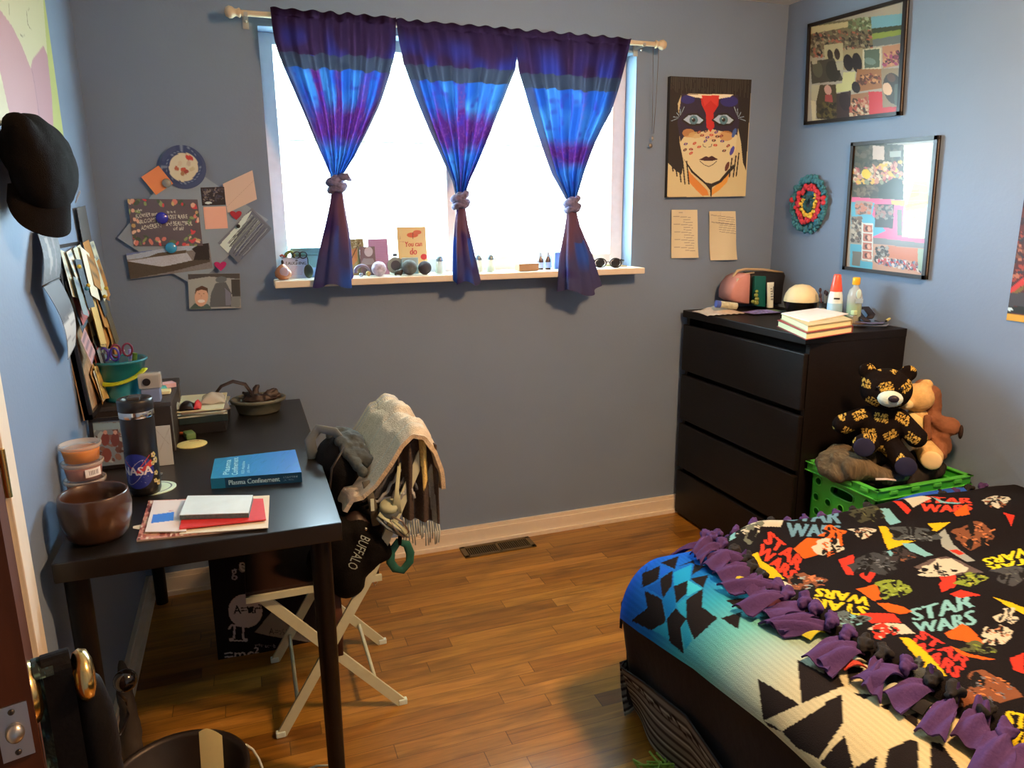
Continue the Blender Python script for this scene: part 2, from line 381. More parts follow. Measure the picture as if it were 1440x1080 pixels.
# window ---------------------------------------------------------------
win = thing('window_1', ((WX0+WX1)/2, .12, WZ0), None, None, kind='structure')
m = MB()
def wb(m, x0, x1, z0, z1, y0, y1, mt=WHITE): m.box(((x0+x1)/2, (y0+y1)/2, (z0+z1)/2), (x1-x0, y1-y0, z1-z0), mt, bev=.002)
wb(m, WX0, WX0+.05, WZ0, WZ1, .09, .16); wb(m, WX1-.06, WX1, WZ0, WZ1, .09, .16); wb(m, WX0+.05, WX1-.06, WZ0, WZ0+.055, .09, .16); wb(m, WX0+.05, WX1-.06, WZ1-.04, WZ1, .09, .16)
build('window_frame', m, win)
m = MB(); wb(m, 1.248, 1.284, WZ0+.055, WZ1-.04, .10, .15); build('mullion', m, win)
GL = glassy('window_glass', (.95, .98, 1), .02, .92)
m = MB(); m.box(((WX0+1.25)/2, .13, (WZ0+WZ1)/2), (1.25-WX0-.08, .004, WZ1-WZ0-.08), GL); m.box(((WX1+1.28)/2, .125, (WZ0+WZ1)/2), (WX1-1.28-.08, .004, WZ1-WZ0-.08), GL)
build('glass', m, win)
m = MB(); m.box(((WX0+WX1)/2+.0, -.0, 1.193), (WX1-WX0+.03, .20, .026), TRIM, bev=.004)
m.box(((WX0+WX1)/2, .128, 1.19), (WX1-WX0-.002, .055, .028), TRIM)
build('window_sill', m, win)
# outside: pale ground and a neighbouring house
struct('ground', MB().box((1, 9, -.6), (40, 17, .1), mat('dry_lawn', (.5, .52, .4), .9, var=.2, vscale=2)))
hs = thing('neighbour_house', (1.5, 15.5, -.55), 'pale house seen blown out by daylight through the window', 'house')
m = MB(); m.box((1.5, 15.5, 1.2), (14, 3, 3.5), mat('pale_siding', (.85, .85, .8), .8)); build('house_wall', m, hs)
m = MB(); m.box((1.5, 15.3, 3.1), (15, 4.2, .25), mat('pale_roof', (.62, .6, .5), .8)); build('eave', m, hs)
m = MB(); m.box((3.62, 13.97, 2.4), (.9, .06, .7), mat('grey_glass', (.35, .45, .3), .2)); build('house_window', m, hs)
m = MB(); m.box((1.5, .55, 2.235), (5, .5, .06), mat('soffit_beige', (.5, .46, .35), .8)); m.box((1.5, .82, 2.21), (5, .05, .14), MATS['soffit_beige']); struct('trim_3', m)
# door in the left wall, ajar ------------------------------------------
WOOD = mat('brown_door_wood', (.075, .022, .007), .5, var=.25, vscale=6, stretch=(8, 8, .8), spec=.2)
m = MB()
for y0, y1 in ((DY1, -1.355), (DY0-.09, DY0)):
    m.box((XL+.008, (y0+y1)/2, 1.03), (.016, y1-y0, 2.08), TRIM, bev=.003); m.box((XL+.014, (y0+y1)/2-.028*(1 if y0 == DY1 else -1), 1.03), (.024, .03, 2.08), TRIM, bev=.003)
m.box((XL+.008, (DY0+DY1)/2, 2.085), (.018, DY1-DY0+.18, .09), TRIM, bev=.003)
struct('trim_1', m)
m = MB(); m.box((XL-.05, DY1-.008, 1.02), (.11, .016, 2.04), TRIM); m.box((XL-.05, DY0+.008, 1.02), (.11, .016, 2.04), TRIM); m.box((XL-.05, (DY0+DY1)/2, 2.035), (.11, DY1-DY0, .016), TRIM); struct('trim_2', m)
th = math.radians(-16.0); dd = Vector((math.sin(-th), -math.cos(th), 0)).normalized(); dn = Vector((dd.y, -dd.x, 0)); dn = -dn if dn.x < 0 else dn   # dd along slab, dn room side
hin = Vector((XL+.02, DY1-.006, 0)); wd = .748
def D(s, n, z): return hin+dd*s+dn*n+Vector((0, 0, z))
dr = thing('door_1', D(0, 0, .01), None, None, kind='structure')
m = MB(); m.poly([D(0, 0, .01), D(wd, 0, .01), D(wd, 0, 2.02), D(0, 0, 2.02)], WOOD, .036, dn); build('slab', m, dr)
BR = mat('polished_brass', (.75, .52, .2), .2, metal=1); KZ = .962
m = MB(); q = dn.to_track_quat('Z', 'Y').to_matrix()
m.lathe(D(wd-.062, 0, KZ), [(0, .007), (.022, .008), (.031, .004), (.033, 0)], BR, M=q)
m.lathe(D(wd-.062, 0, KZ), [(.012, .005), (.010, .033), (.015, .036), (.026, .040), (.029, .046), (.026, .053), (.015, .057), (0, .058)], BR, M=q); build('door_knob', m, dr)
STEEL = mat('brushed_steel', (.5, .48, .45), .35, metal=1)
m = MB(); R_ = Matrix((dd, dn, (0, 0, 1))).transposed()
m.box(D(wd+.0008, -.018, KZ-.0), (.0025, .026, .058), STEEL, rot=R_); m.ball(D(wd+.004, -.018, KZ), (.008, .008, .01), STEEL, rot=R_)
m.ball(D(wd+.002, -.018, KZ+.022), .003, BLACKFR, rot=R_, n=10); m.ball(D(wd+.002, -.018, KZ-.022), .003, BLACKFR, rot=R_, n=10)
build('latch_plate', m, dr)
m = MB()
for z in (.25, 1.0, 1.8): m.cyl(D(-.004, .006, z-.045), D(-.004, .006, z+.045), .006, BR, n=10)
build('hinge', m, dr)
# floor vent
vt = thing('floor_vent', (1.39, -.083, 0), 'brown metal slotted floor register along the back baseboard', 'floor vent')
VM = mat('bronze_vent', (.16, .13, .07), .45, metal=.6); m = MB()
x0, x1, y0, y1 = 1.225, 1.552, -.135, -.032
for a in ((x0, x1, y0, y0+.016), (x0, x1, y1-.016, y1), (x0, x0+.022, y0, y1), (x1-.022, x1, y0, y1), (1.382, 1.395, y0, y1)): m.box(((a[0]+a[1])/2, (a[2]+a[3])/2, .003), (a[1]-a[0], a[3]-a[2], .006), VM, bev=.001)
build('register_frame', m, vt)
m = MB(); m.box(((x0+x1)/2, (y0+y1)/2, .0008), (x1-x0-.02, y1-y0-.02, .0012), mat('vent_dark', (.004, .004, .004), .9)); build('duct', m, vt)
m = MB()
for i in range(30):
    x = x0+.03+i*.0093
    if abs(x-1.388) > .01: m.box((x, (y0+y1)/2, .003), (.0028, y1-y0-.02, .004), VM)
build('louvre', m, vt)
# ceiling lamp ----------------------------------------------------------
LX, LY = 1.9, -2.1
lp = thing('ceiling_light', (LX, LY, CEIL), 'round white frosted glass ceiling light above the bed edge', 'ceiling light')
m = MB(); m.lathe((LX, LY, CEIL), [(.0, -.001), (.15, -.001), (.155, -.03), (.14, -.035)], WHITE); build('lamp_base', m, lp)
m = MB(); m.lathe((LX, LY, CEIL-.032), [(.138, 0), (.13, -.045), (.10, -.085), (.05, -.108), (0, -.115)], mat('lit_frosted_glass', (.9, .85, .75), .4, emit=((1, .53, .25), 330))); build('lamp_shade', m, lp)
# daylight
wl = bpy.data.worlds.new('sky'); SC.world = wl; wl.use_nodes = True; bg = wl.node_tree.nodes['Background']; bg.inputs[0].default_value = (.66, .88, 1.0, 1); bg.inputs[1].default_value = 44
pl = bpy.data.lights.new('window_portal', 'AREA'); pl.shape = 'RECTANGLE'; pl.size = WX1-WX0; pl.size_y = WZ1-WZ0; pl.cycles.is_portal = True
po = bpy.data.objects.new('window_portal', pl); COL.objects.link(po); po.location = ((WX0+WX1)/2, .165, (WZ0+WZ1)/2); po.rotation_euler = (math.radians(-90), 0, 0)
vs_ = SC.view_settings; vs_.view_transform = 'Standard'; vs_.look = 'None'; vs_.gamma = 1; vs_.exposure = -.12; vs_.use_curve_mapping = False
# ================================================================ curtains
RODM = mat('cream_rod', (.62, .52, .36), .4)
rd = thing('curtain_rod', (1.3, -.07, 2.11), 'cream metal curtain rod with round finials over the window', 'curtain rod')
a = ony(325, 17, -.07); b = ony(930, 63, -.07)
m = MB(); m.cyl(a, b, .0095, RODM); build('rod', m, rd)
for p, s in ((a, -1), (b, 1)):
    m = MB(); m.lathe(p, [(.012, -.03), (.016, -.026), (.012, -.018), (.012, -.012), (.018, -.004), (.020, .006), (.014, .018), (0, .022)], RODM, M=Matrix.Rotation(math.pi/2*s, 3, 'Y'), n=20); build('finial', m, rd)
for px in (345, 905):
    p = ony(px, 18 if px < 500 else 61, -.07); m = MB(); m.box((p.x, -.04, p.z-.006), (.012, .08, .014), STEEL); m.box((p.x, -.003, p.z-.012), (.02, .006, .05), STEEL); m.ball((p.x, -.055, p.z-.022), .005, STEEL, n=10); build('bracket', m, rd)
CUR = mat('tie_dye_sheer', 'V', .85, bump=.3, bscale=350, spec=.1, translucent=.55)
def interp(x, xs, ys): return float(np.interp(x, xs, ys))
def curtain(rows, tail, knot, seed, label, style):
    # rows: (photo y, left x, right x) from rod to knot; tail likewise
    Y = -.085
    def conv(rw): 
        o = []
        for y, l, r in rw: A, B = ony(l, y, Y), ony(r, y, Y); o.append(((A.z+B.z)/2, A.x, B.x))
        return sorted(o)
    R = conv(rows); K = ony(knot[0], knot[1], Y); top = R[-1][0]; bot = R[0][0]
    t = thing('curtain', (K.x, Y, bot), label, 'curtain', 'tie-dyed curtains at the window')
    r = random.Random(seed); ph = [r.uniform(0, 6.28) for _ in range(4)]
    h, w = 230, 180
    art = Art((0, 0, 0), (1, 0, 0), (0, 0, -1), (0, 0, 0), 1); art.w = w; art.h = h
    V = np.linspace(0, 1, h)[:, None]*np.ones((1, w)); U = np.ones((h, 1))*np.linspace(0, 1, w)[None, :]
    n1 = vnoise(h, w, 8, 9, seed); n2 = vnoise(h, w, 30, 24, seed+1); n3 = vnoise(h, w, 2, 14, seed+2); n4 = vnoise(h, w, 90, 80, seed+3)
    blue = np.array((.009, .038, .19)); pur = np.array((.042, .008, .075)); vio = np.array((.02, .012, .13)); mag = np.array((.09, .022, .10)); grey = np.array((.028, .025, .036))
    def mix(A, B, k): k = np.clip(k, 0, 1)[..., None]; return A*(1-k)+B*k
    c = mix(np.ones((h, w, 3))*blue, np.array((.024, .09, .25)), (n1-.4)*2.0)
    if style == 0: band = np.clip(1-np.abs(V-.66)/.17, 0, 1)*1.5+np.clip((n3-.45)*4, 0, 1)*.9*(V < .7)
    elif style == 1: band = np.clip(1-np.abs(V-.62)/.15, 0, 1)*1.6+np.clip((n3-.62)*5, 0, 1)*.7
    else: band = np.clip(1-np.abs(V-.72)/.11, 0, 1)*1.5+np.clip((n3-.7)*5, 0, 1)*.5*(U > .5)
    c = mix(c, pur, band*(.6+n1*.8)-.15); c = mix(c, mag, (n4-.62)*2.5*np.clip(band, 0, 1)); c = mix(c, vio, (n2-.6)*2)
    edge = np.clip(np.maximum(.10-U, U-.91)/.05, 0, 1); c = mix(c, grey, edge*.75)
    hd = (V < .24)
    head = mix(np.ones((h, w, 3))*np.array((.016, .006, .020))*1, np.array((.012, .012, .08)), (n1-.35)*2*np.clip((V-.06)/.16, 0, 1))
    seam = (V >= .245+.02*(n3-.5)) & (V < .33+.02*(n3-.5))
    c = np.where((V < .25)[..., None], head, c); c = np.where(seam[..., None], np.array((.020, .022, .036)), c)
    art.a = c
    zs = [q[0] for q in R]; ls = [q[1] for q in R]; rs = [q[2] for q in R]; nf = 8
    def fold(u, v):
        return math.sin(2*math.pi*nf*u+ph[0]+1.2*math.sin(5*u+ph[1]))*.6+.4*math.sin(2*math.pi*(nf*.43)*u+ph[2]+2*v)
    def fn(u, v):
        z = top+(bot-top)*v; l = interp(z, zs, ls); rr = interp(z, zs, rs); wd_ = rr-l
        a = .014+.018*v*(1-v)*2
        y = Y-.006-a*fold(u, v)*(1 if v > .04 else .5)-.02*v*(1-(2*u-1)**2)*min(1, wd_/.2)
        x = l+wd_*u+.003*math.sin(9*v+ph[3])
        return Vector((x, y, z+.004*math.sin(2*math.pi*7*u)*(1-v)**8))
    m = MB(); m.grid(w, h, fn, CUR, art); build('panel', m, t)
    # gathered hanging end
    TT = conv(tail); zs2 = [q[0] for q in TT]; l2 = [q[1] for q in TT]; r2 = [q[2] for q in TT]; tt, tb = zs2[-1], zs2[0]
    a2 = Art((0, 0, 0), (1, 0, 0), (0, 0, -1), (0, 0, 0), 1); a2.w = 90; a2.h = 110
    V = np.linspace(0, 1, 110)[:, None]*np.ones((1, 90)); n1 = vnoise(110, 90, 5, 7, seed+9); n3 = vnoise(110, 90, 2, 8, seed+5)
    c = mix(np.ones((110, 90, 3))*np.array((.15, .085, .13)), np.array((.07, .075, .19)), (V-.30)*3+(n3-.5)); c = mix(c, np.array((.04, .11, .45)), (n3-.58)*4*(V > .4)); c = mix(c, np.array((.04, .025, .14)), (n1-.62)*3)
    a2.a = c
    def fn2(u, v):
        z = tt+(tb-tt)*v; l = interp(z, zs2, l2); rr = interp(z, zs2, r2); w_ = rr-l; a = 2*math.pi*u
        k = 1+.16*math.sin(6*a+ph[1])*min(1, v*2)
        return Vector(((l+rr)/2+w_/2*math.cos(a)*k, Y-.022-(w_*.28+.004)*math.sin(a)*k, z-.012*math.sin(a*3+ph[2])*v-.015*v*math.sin(a)))
    m = MB(); m.grid(90, 110, fn2, mat('tie_dye_gathered', 'V', .9, bump=.3, bscale=350, spec=.1, translucent=.25), a2); build('hanging_end', m, t)
    # the knot itself
    m = MB(); kr = .026; KM = mat('knot_cloth', (.16, .15, .27), .9, bump=.6, bscale=160, var=.5, vscale=60)
    for j, (tilt, rad, dz) in enumerate(((.35, .025, .012), (-.3, .028, -.004), (.15, .024, -.02))):
        pts = [Vector((K.x+rad*math.cos(q), Y-.024-rad*.8*math.sin(q), K.z+dz+tilt*rad*math.cos(q)+.004*math.sin(3*q+j))) for q in [2*math.pi*i/22 for i in range(22)]]
        m.tube(pts, .0125, KM, n=10, closed=True)
    m.ball((K.x, Y-.024, K.z), (.026, .022, .03), KM)
    if style == 0: m.tube([(K.x+.01, Y-.045, K.z+.02), (K.x+.035, Y-.05, K.z+.022), (K.x+.05, Y-.045, K.z+.008)], .012, KM, rad=[.012, .014, .005])
    build('knot', m, t)
    return t
curtain([(18, 380, 556), (45, 384, 557), (66, 388, 557), (100, 399, 549), (146, 418, 533), (185, 436, 516), (220, 453, 500), (245, 464, 484), (256, 466, 480)],
        [(262, 466, 480), (285, 463, 483), (320, 456, 488), (350, 449, 491), (396, 441, 494)], (472, 258), 11, 'blue and purple tie-dyed curtain knotted low, nearest the pinned postcards', 0)
curtain([(34, 556, 722), (66, 561, 727), (95, 568, 724), (140, 586, 709), (185, 604, 691), (225, 621, 673), (255, 635, 659), (275, 640, 653)],
        [(290, 640, 652), (315, 638, 655), (350, 637, 662), (393, 637, 671)], (645, 281), 23, 'middle tie-dyed curtain of three, knotted in front of the window mullion', 1)
curtain([(48, 722, 888), (75, 727, 881), (107, 731, 872), (155, 747, 858), (200, 763, 836), (245, 777, 818), (270, 790, 810), (280, 795, 807)],
        [(292, 795, 806), (320, 792, 812), (360, 787, 826), (405, 785, 838)], (801, 287), 37, 'blue tie-dyed curtain with one pink band, knotted nearest the sunglasses', 2)
nk = thing('necklace', ony(921, 200, -.03), 'thin dark chain necklace hanging from the curtain rod end', 'necklace')
m = MB(); CH = mat('dark_chain', (.12, .1, .09), .4, metal=.8)
m.tube([ony(919, 58, -.062), ony(918.5, 66, -.055), ony(918, 120, -.03), ony(917, 188, -.02)], .0012, CH, n=6); m.tube([ony(926, 60, -.062), ony(926, 80, -.05), ony(922, 150, -.03), ony(919, 188, -.02)], .0012, CH, n=6); build('chain', m, nk)
m = MB(); m.ball(ony(917.5, 195, -.02), (.006, .004, .009), STEEL, n=12); m.ball(ony(915, 205, -.015), (.009, .004, .009), mat('pewter', (.25, .23, .2), .4, metal=.8), n=14); build('pendant', m, nk)
# ================================================================ things on the walls
# ---- back wall: painted face on canvas
art = qart((943, 107), (1057, 112), (938, 278), ('y', -.022), P(200, 158, 100), 520); N0 = Vector((0, -1, 0))
BK = P(38, 28, 20); SK = P(208, 168, 112)
def zc(x, y): return (920+x/3.6, 90+y/3.6)
def zp(*pts): return [zc(*p) for p in pts]
art.poly(zp((82, 58), (494, 80), (465, 540), (450, 500), (440, 400), (420, 300), (425, 180), (400, 155), (140, 150), (120, 200), (130, 400), (150, 500), (140, 560), (110, 540), (70, 500)), BK)
art.poly(zp((140, 150), (425, 160), (430, 300), (415, 400), (135, 400), (118, 300)), P(45, 30, 40))
for i in range(46): x = 90+i*8.6+random.uniform(-3, 3); art.line(zc(x, 62+i*.4), zc(x-4, 120+random.uniform(0, 60)), .5, P(75, 60, 42))
art.poly(zp((130, 400), (150, 370), (290, 330), (420, 360), (412, 440), (385, 520), (330, 590), (290, 612), (262, 605), (200, 545), (160, 500), (140, 450)), SK)
for q, c in (((175, 350, 32, 22), (190, 115, 55)), ((365, 365, 36, 26), (185, 110, 45)), ((210, 360, 36, 16), (195, 140, 75)), ((290, 360, 50, 25), (205, 150, 95))): art.ell(*zc(q[0], q[1]), q[2]/3.6, q[3]/3.6, P(*c), k=.75)
art.poly(zp((235, 165), (330, 165), (325, 210), (300, 250), (305, 320), (285, 345), (265, 320), (262, 250), (240, 205)), P(190, 35, 25))
for q in ((170, 180, 36, 22), (380, 190, 45, 28)): art.ell(*zc(q[0], q[1]), q[2]/3.6, q[3]/3.6, P(45, 35, 85), k=.8)
art.poly(zp((165, 155), (400, 155), (385, 168), (300, 182), (200, 168)), P(225, 190, 140)); art.poly(zp((240, 160), (330, 160), (318, 215), (286, 185), (255, 215)), P(205, 50, 35))
for cx in (200, 352):
    art.poly(zp((cx-62, 285), (cx-30, 250), (cx+20, 248), (cx+60, 285), (cx+40, 312), (cx-25, 315)), BK)
    art.poly(zp((cx-52, 282), (cx-25, 260), (cx+15, 258), (cx+50, 285), (cx+30, 302), (cx-20, 303)), P(165, 160, 150))
    art.ell(*zc(cx, 284), 6, 6.3, P(80, 100, 95)); art.ell(*zc(cx, 284), 2.4, 2.6, BK); art.ell(*zc(cx-5, 277), .9, .9, P(200, 200, 190))
for i, (x, y) in enumerate(((228, 345), (262, 340), (290, 360), (315, 345), (243, 362), (320, 368), (205, 402), (160, 405), (187, 432), (157, 435), (228, 420), (345, 392), (375, 415), (355, 440), (310, 412), (260, 390), (340, 365), (302, 388), (187, 452), (270, 372))):
    art.ell(*zc(x, y), 3.0, 1.7, P(*((130, 50, 35), (60, 35, 30), (185, 60, 40), (55, 45, 95))[i % 4]), rot=-.6+.3*(i % 3)); art.ell(*zc(x, y), 1.3, .7, P(200, 120, 80), rot=-.6)
for x0, y0, c in ((395, 440, (70, 55, 110)), (405, 350, (60, 75, 110)), (370, 520, (95, 45, 30))): art.ell(*zc(x0, y0), 2.6, 7, P(*c), rot=.35)
art.poly(zp((228, 485), (262, 467), (277, 473), (292, 465), (325, 484), (290, 492), (262, 492)), P(60, 22, 20))
art.path(zp((232, 492), (255, 512), (278, 520), (298, 510), (318, 492)), .9, BK); art.path(zp((247, 405), (250, 418), (262, 422)), .7, BK); art.path(zp((292, 405), (290, 418), (276, 422)), .7, BK)
art.poly(zp((165, 530), (200, 570), (270, 640), (278, 665), (245, 668), (215, 640), (180, 600)), P(205, 110, 40)); art.poly(zp((385, 545), (340, 590), (290, 640), (290, 668), (330, 640), (370, 600)), P(215, 130, 45))
art.poly(zp((150, 480), (200, 545), (262, 600), (290, 606), (330, 590), (400, 510), (412, 520), (340, 600), (293, 625), (292, 672), (286, 672), (284, 640), (262, 612), (190, 550)), BK)
for x, y, l in ((85, 500, 45), (105, 510, 60), (125, 520, 80), (145, 520, 90), (165, 520, 90), (395, 505, 70), (415, 495, 80), (430, 480, 90)): art.line(zc(x, y-30), zc(x+(12 if x < 300 else -14), y+l), 1.8, BK)
for i in range(14): a = .3+i*.15; art.line(zc(130, 270), zc(130-45*math.cos(a), 265-50*math.sin(a-.8)), .8, P(150, 150, 140) if i % 3 == 0 else BK); art.line(zc(425, 275), zc(425+40*math.cos(a), 265-50*math.sin(a-.8)), .8, P(150, 150, 140) if i % 3 == 0 else BK)
art.poly(zp((62, 672), (462, 676), (462, 680), (62, 678)), P(90, 70, 45))
m = MB(); sheet(m, art, .0225, back=BLACKFR)
single('canvas_painting', m, 'painted face with red forehead and speckled cheeks on a canvas, back wall', 'painting')
# ---- two lined paper sheets under it
def papersheet(TL, TR, BL, label, lines, seed):
    a = qart(TL, TR, BL, ('y', -.0008), P(205, 165, 115), 420); r = random.Random(seed)
    for (x0, x1, y, w) in lines: a.line((x0, y), (x1, y), w, P(125, 100, 75))
    m = MB(); m.box(ony((TL[0]+TR[0])/2, TL[1]+4, -.0025), (.012, .005, .009), PAPER); sheet(m, a, .0004, bend=lambda u, v: .0046+.014*max(0, v-.55)**2*4*(.5+u*.5)+.004*math.sin(u*5+v*3+seed)); return single('pinned_paper', m, label, 'paper', 'notes pinned under the painting')
L1 = [(953, 962, 298, .8)]+[(945+(15 if i % 3 else 0), 974-random.uniform(0, 4), 304+i*3.6, .7) for i in range(14)]
papersheet((943, 295), (980, 295), (943, 363), 'closely printed paper sheet pinned left under the face painting', L1, 1)
papersheet((996, 297), (1033, 297), (998, 366), 'mostly blank paper sheet pinned right under the face painting', [(998, 1030, 302, .7)]+[(1009, 1031, 305+i*3.2, .7) for i in range(7)]+[(998, 1030, 312, .9)], 2)
# ---- magnet board with cards
def zb(x, y): return (140+x/4.154, 190+y/4.154)
bd = [ony(*zb(*p), -.014) for p in ((105, 605), (375, 190), (610, 225), (985, 495), (700, 830), (520, 870), (445, 812), (210, 672))]
m = MB(); m.poly([ony(*zb(*p), -.014) for p in ((105, 600), (470, 145), (985, 495), (560, 880), (440, 815))][::-1], mat('grey_metal_board', P(135, 128, 118), .45, var=.03), .0142, Vector((0, -1, 0)))
single('magnet_board', m, 'tilted grey metal board covered in cards, left of the window', 'board')
def card(name, pts, col, label, cat, draw=None, y=-.015, group=None, rot_bend=0, poly=None, ppm=600):
    a = qart(*[zb(*p) for p in pts], ('y', y), col, ppm)
    if draw: draw(a)
    m = MB(); sheet(m, a, .0024, bend=(lambda u, v: rot_bend*(u*u+v*v*.5)) if rot_bend else None); return single(name, m, label, cat, group)
def d_floral(a):
    def t(*p): return [zb(*q) for q in p]
    gr = random.Random(3)
    a.poly(t((215, 400), (380, 370), (560, 400), (570, 560), (500, 620), (330, 600), (210, 560)), P(92, 72, 66))
    for i in range(75):
        e = gr.choice((0, 1, 2, 3)); x, y = (gr.uniform(165, 225), gr.uniform(380, 640)) if e == 0 else (gr.uniform(520, 572), gr.uniform(380, 640)) if e == 1 else (gr.uniform(165, 570), gr.uniform(375, 405)) if e == 2 else (gr.uniform(200, 570), gr.uniform(590, 642))
        a.ell(*zb(x, y), gr.uniform(2, 5), gr.uniform(1.5, 3.5), P(*gr.choice(((205, 105, 80), (190, 140, 80), (95, 100, 60), (130, 130, 70), (200, 60, 55), (215, 150, 110), (70, 75, 50)))), gr.random()*3, n=9)
    wc = P(215, 185, 145)
    for s, x0, y0, x1, y1, h in (('the', 215, 448, 245, 440, 16), ('FLOWER that', 210, 486, 335, 466, 24), ('BLOOMS', 230, 518, 325, 500, 24), ('in', 335, 512, 355, 510, 16), ('ADVERSITY', 238, 556, 362, 532, 26), ('is the', 392, 452, 442, 448, 16), ('MOST RARE', 385, 486, 510, 480, 24), ('and BEAUTIFUL', 385, 526, 538, 520, 26), ('of all', 425, 550, 485, 548, 20)):
        a.text(s, zb(x0, y0), zb(x1, y1), zb(x0, y0-h), wc)
card('postcard', ((162, 372), (572, 376), (200, 650)), P(92, 72, 66), 'floral postcard lettered with a flower proverb, on the magnet board', 'postcard', d_floral, -.017)
def d_land(a):
    t = lambda *p: [zb(*q) for q in p]
    a.poly(t((155, 690), (640, 630), (645, 690), (160, 730)), P(160, 150, 140)); a.poly(t((155, 690), (400, 660), (400, 672), (155, 705)), P(105, 105, 125)); a.poly(t((270, 725), (350, 700), (515, 695), (510, 712)), P(85, 65, 45))
    a.poly(t((160, 735), (300, 725), (520, 712), (560, 765), (380, 780), (250, 760)), P(175, 155, 140)); a.poly(t((545, 690), (640, 640), (660, 770), (560, 760), (570, 715)), P(40, 32, 26))
    a.poly(t((160, 735), (250, 755), (380, 782), (560, 755), (660, 760), (660, 772), (440, 812), (180, 842)), P(75, 58, 42)); a.noise(.15, 3)
card('photo_print', ((155, 690), (640, 630), (180, 842)), P(120, 100, 85), 'panoramic lake landscape print under the floral postcard', 'photo print', d_land, -.0158)
def d_self(a):
    t = lambda *p: [zb(*q) for q in p]
    a.poly(t((515, 812), (820, 808), (828, 1016), (525, 1018)), P(150, 135, 115)); a.poly(t((515, 812), (820, 808), (820, 850), (640, 830), (520, 845)), P(70, 60, 50)); a.poly(t((770, 850), (822, 850), (828, 960), (780, 960)), P(60, 52, 42)); a.poly(t((760, 950), (828, 950), (828, 1016), (760, 1010)), P(115, 105, 90))
    a.poly(t((655, 930), (680, 870), (740, 865), (775, 930), (775, 1010), (650, 1010)), P(85, 78, 70)); a.ell(*zb(712, 850), 8, 4.5, P(95, 90, 80)); a.poly(t((735, 900), (770, 930), (775, 1000), (745, 1000)), P(110, 100, 100))
    a.poly(t((530, 1016), (560, 985), (640, 990), (660, 1016)), P(70, 80, 65)); a.ell(*zb(600, 945), 9.6, 14, P(205, 140, 100)); a.poly(t((560, 935), (565, 898), (600, 882), (635, 898), (640, 935), (628, 912), (600, 905), (572, 912)), P(80, 48, 30))
    a.ell(*zb(600, 972), 5, 2.4, P(225, 200, 175)); a.line(zb(583, 928), zb(592, 928), .8, P(60, 35, 25)); a.line(zb(608, 928), zb(618, 928), .8, P(60, 35, 25)); a.line(zb(600, 935), zb(598, 952), .6, P(170, 105, 75))
card('photo_print', ((515, 812), (820, 808), (525, 1018)), P(140, 120, 100), 'photo of two smiling hikers, lowest print on the magnet board', 'photo print', d_self, -.0158)
def d_sea(a):
    t = lambda *p: [zb(*q) for q in p]
    a.poly(t((890, 440), (1008, 540), (1004, 560), (840, 770), (690, 630)), P(95, 88, 84)); a.poly(t((690, 630), (800, 520), (840, 470), (890, 440), (740, 680)), P(200, 190, 170))
    for i in range(18):
        x = 900+random.uniform(-10, 90); y = 470+(x-900)*.8+random.uniform(-5, 10)
        a.line(zb(x, y), zb(x-150, y+160+random.uniform(-20, 30)), random.uniform(.5, 1.6), P(*random.choice(((70, 65, 62), (150, 140, 125), (125, 118, 95), (60, 60, 75)))))
card('photo_print', ((890, 425), (1008, 545), (690, 630)), P(110, 100, 95), 'tilted striped grey photo beside the window frame', 'photo print', d_sea, -.0164)
card('note_card', ((720, 285), (893, 205), (748, 455)), P(205, 155, 120), 'blank cream envelope, top right on the magnet board', 'envelope', lambda a: a.line(zb(750, 440), zb(960, 330), .5, P(170, 120, 90)), -.0158)
card('sticky_note', ((243, 245), (345, 178), (330, 350)), P(228, 118, 62), 'orange note at the top left corner of the magnet board', 'note', None, -.0152, rot_bend=.004)
card('sticky_note', ((605, 420), (738, 415), (618, 550)), P(226, 148, 110), 'pink square sticky note under the small black card', 'note', None, -.0152)
card('card', ((590, 306), (728, 302), (600, 412)), P(40, 30, 28), 'small black star-film card on the magnet board', 'card', lambda a: (a.crowd([zb(*q) for q in ((600, 315), (722, 312), (726, 385), (606, 390))], [P(120, 95, 75), P(70, 55, 50), P(60, 50, 55), P(35, 28, 28)], 90, 1.6, 4), a.ell(*zb(640, 397), 5, 1.6, P(200, 180, 150))), -.0164)
# round mission badge
a0 = qart(zb(375, 82), zb(605, 82), zb(375, 292), ('y', -.016), P(60, 62, 78), 700); c0 = zb(490, 187)
a0.ell(*c0, 27.4, 25.4, P(50, 55, 75)); a0.ell(*c0, 21, 20.5, P(205, 170, 125)); a0.ell(*zb(525, 132), 6, 3.5, P(190, 50, 35), .4)
for x, y, c in ((450, 195, (170, 80, 50)), (490, 200, (185, 70, 45)), (505, 215, (150, 60, 45)), (485, 225, (160, 100, 60)), (520, 165, (190, 150, 110)), (470, 165, (200, 160, 115)), (540, 200, (190, 155, 105))): a0.ell(*zb(x, y), 4, 3, P(*c), x)
for i in range(30): q = i*.21; a0.ell(c0[0]+24*math.cos(q), c0[1]+23*math.sin(q), .9, .9, P(120, 115, 115), n=6)
m = MB(); cw = Vector(ony(*c0, -.016)); rr = .074
us = np.linspace(0, 1, 40); ringv = []; ringf = []
nn = 56; cols = []; vs = []; fs = []
for j in range(22):
    for i in range(nn):
        q = 2*math.pi*i/nn; r0 = rr*j/21; p = cw+Vector((r0*math.cos(q), -.001, r0*math.sin(q))); vs.append(p); uv = ((p-a0.P).dot(a0.U)/a0.U.length_squared, (p-a0.P).dot(a0.V)/a0.V.length_squared)
        cols.append(tuple(a0.a[int(min(max(uv[1], 0), .999)*a0.h), int(min(max(uv[0], 0), .999)*a0.w)]))
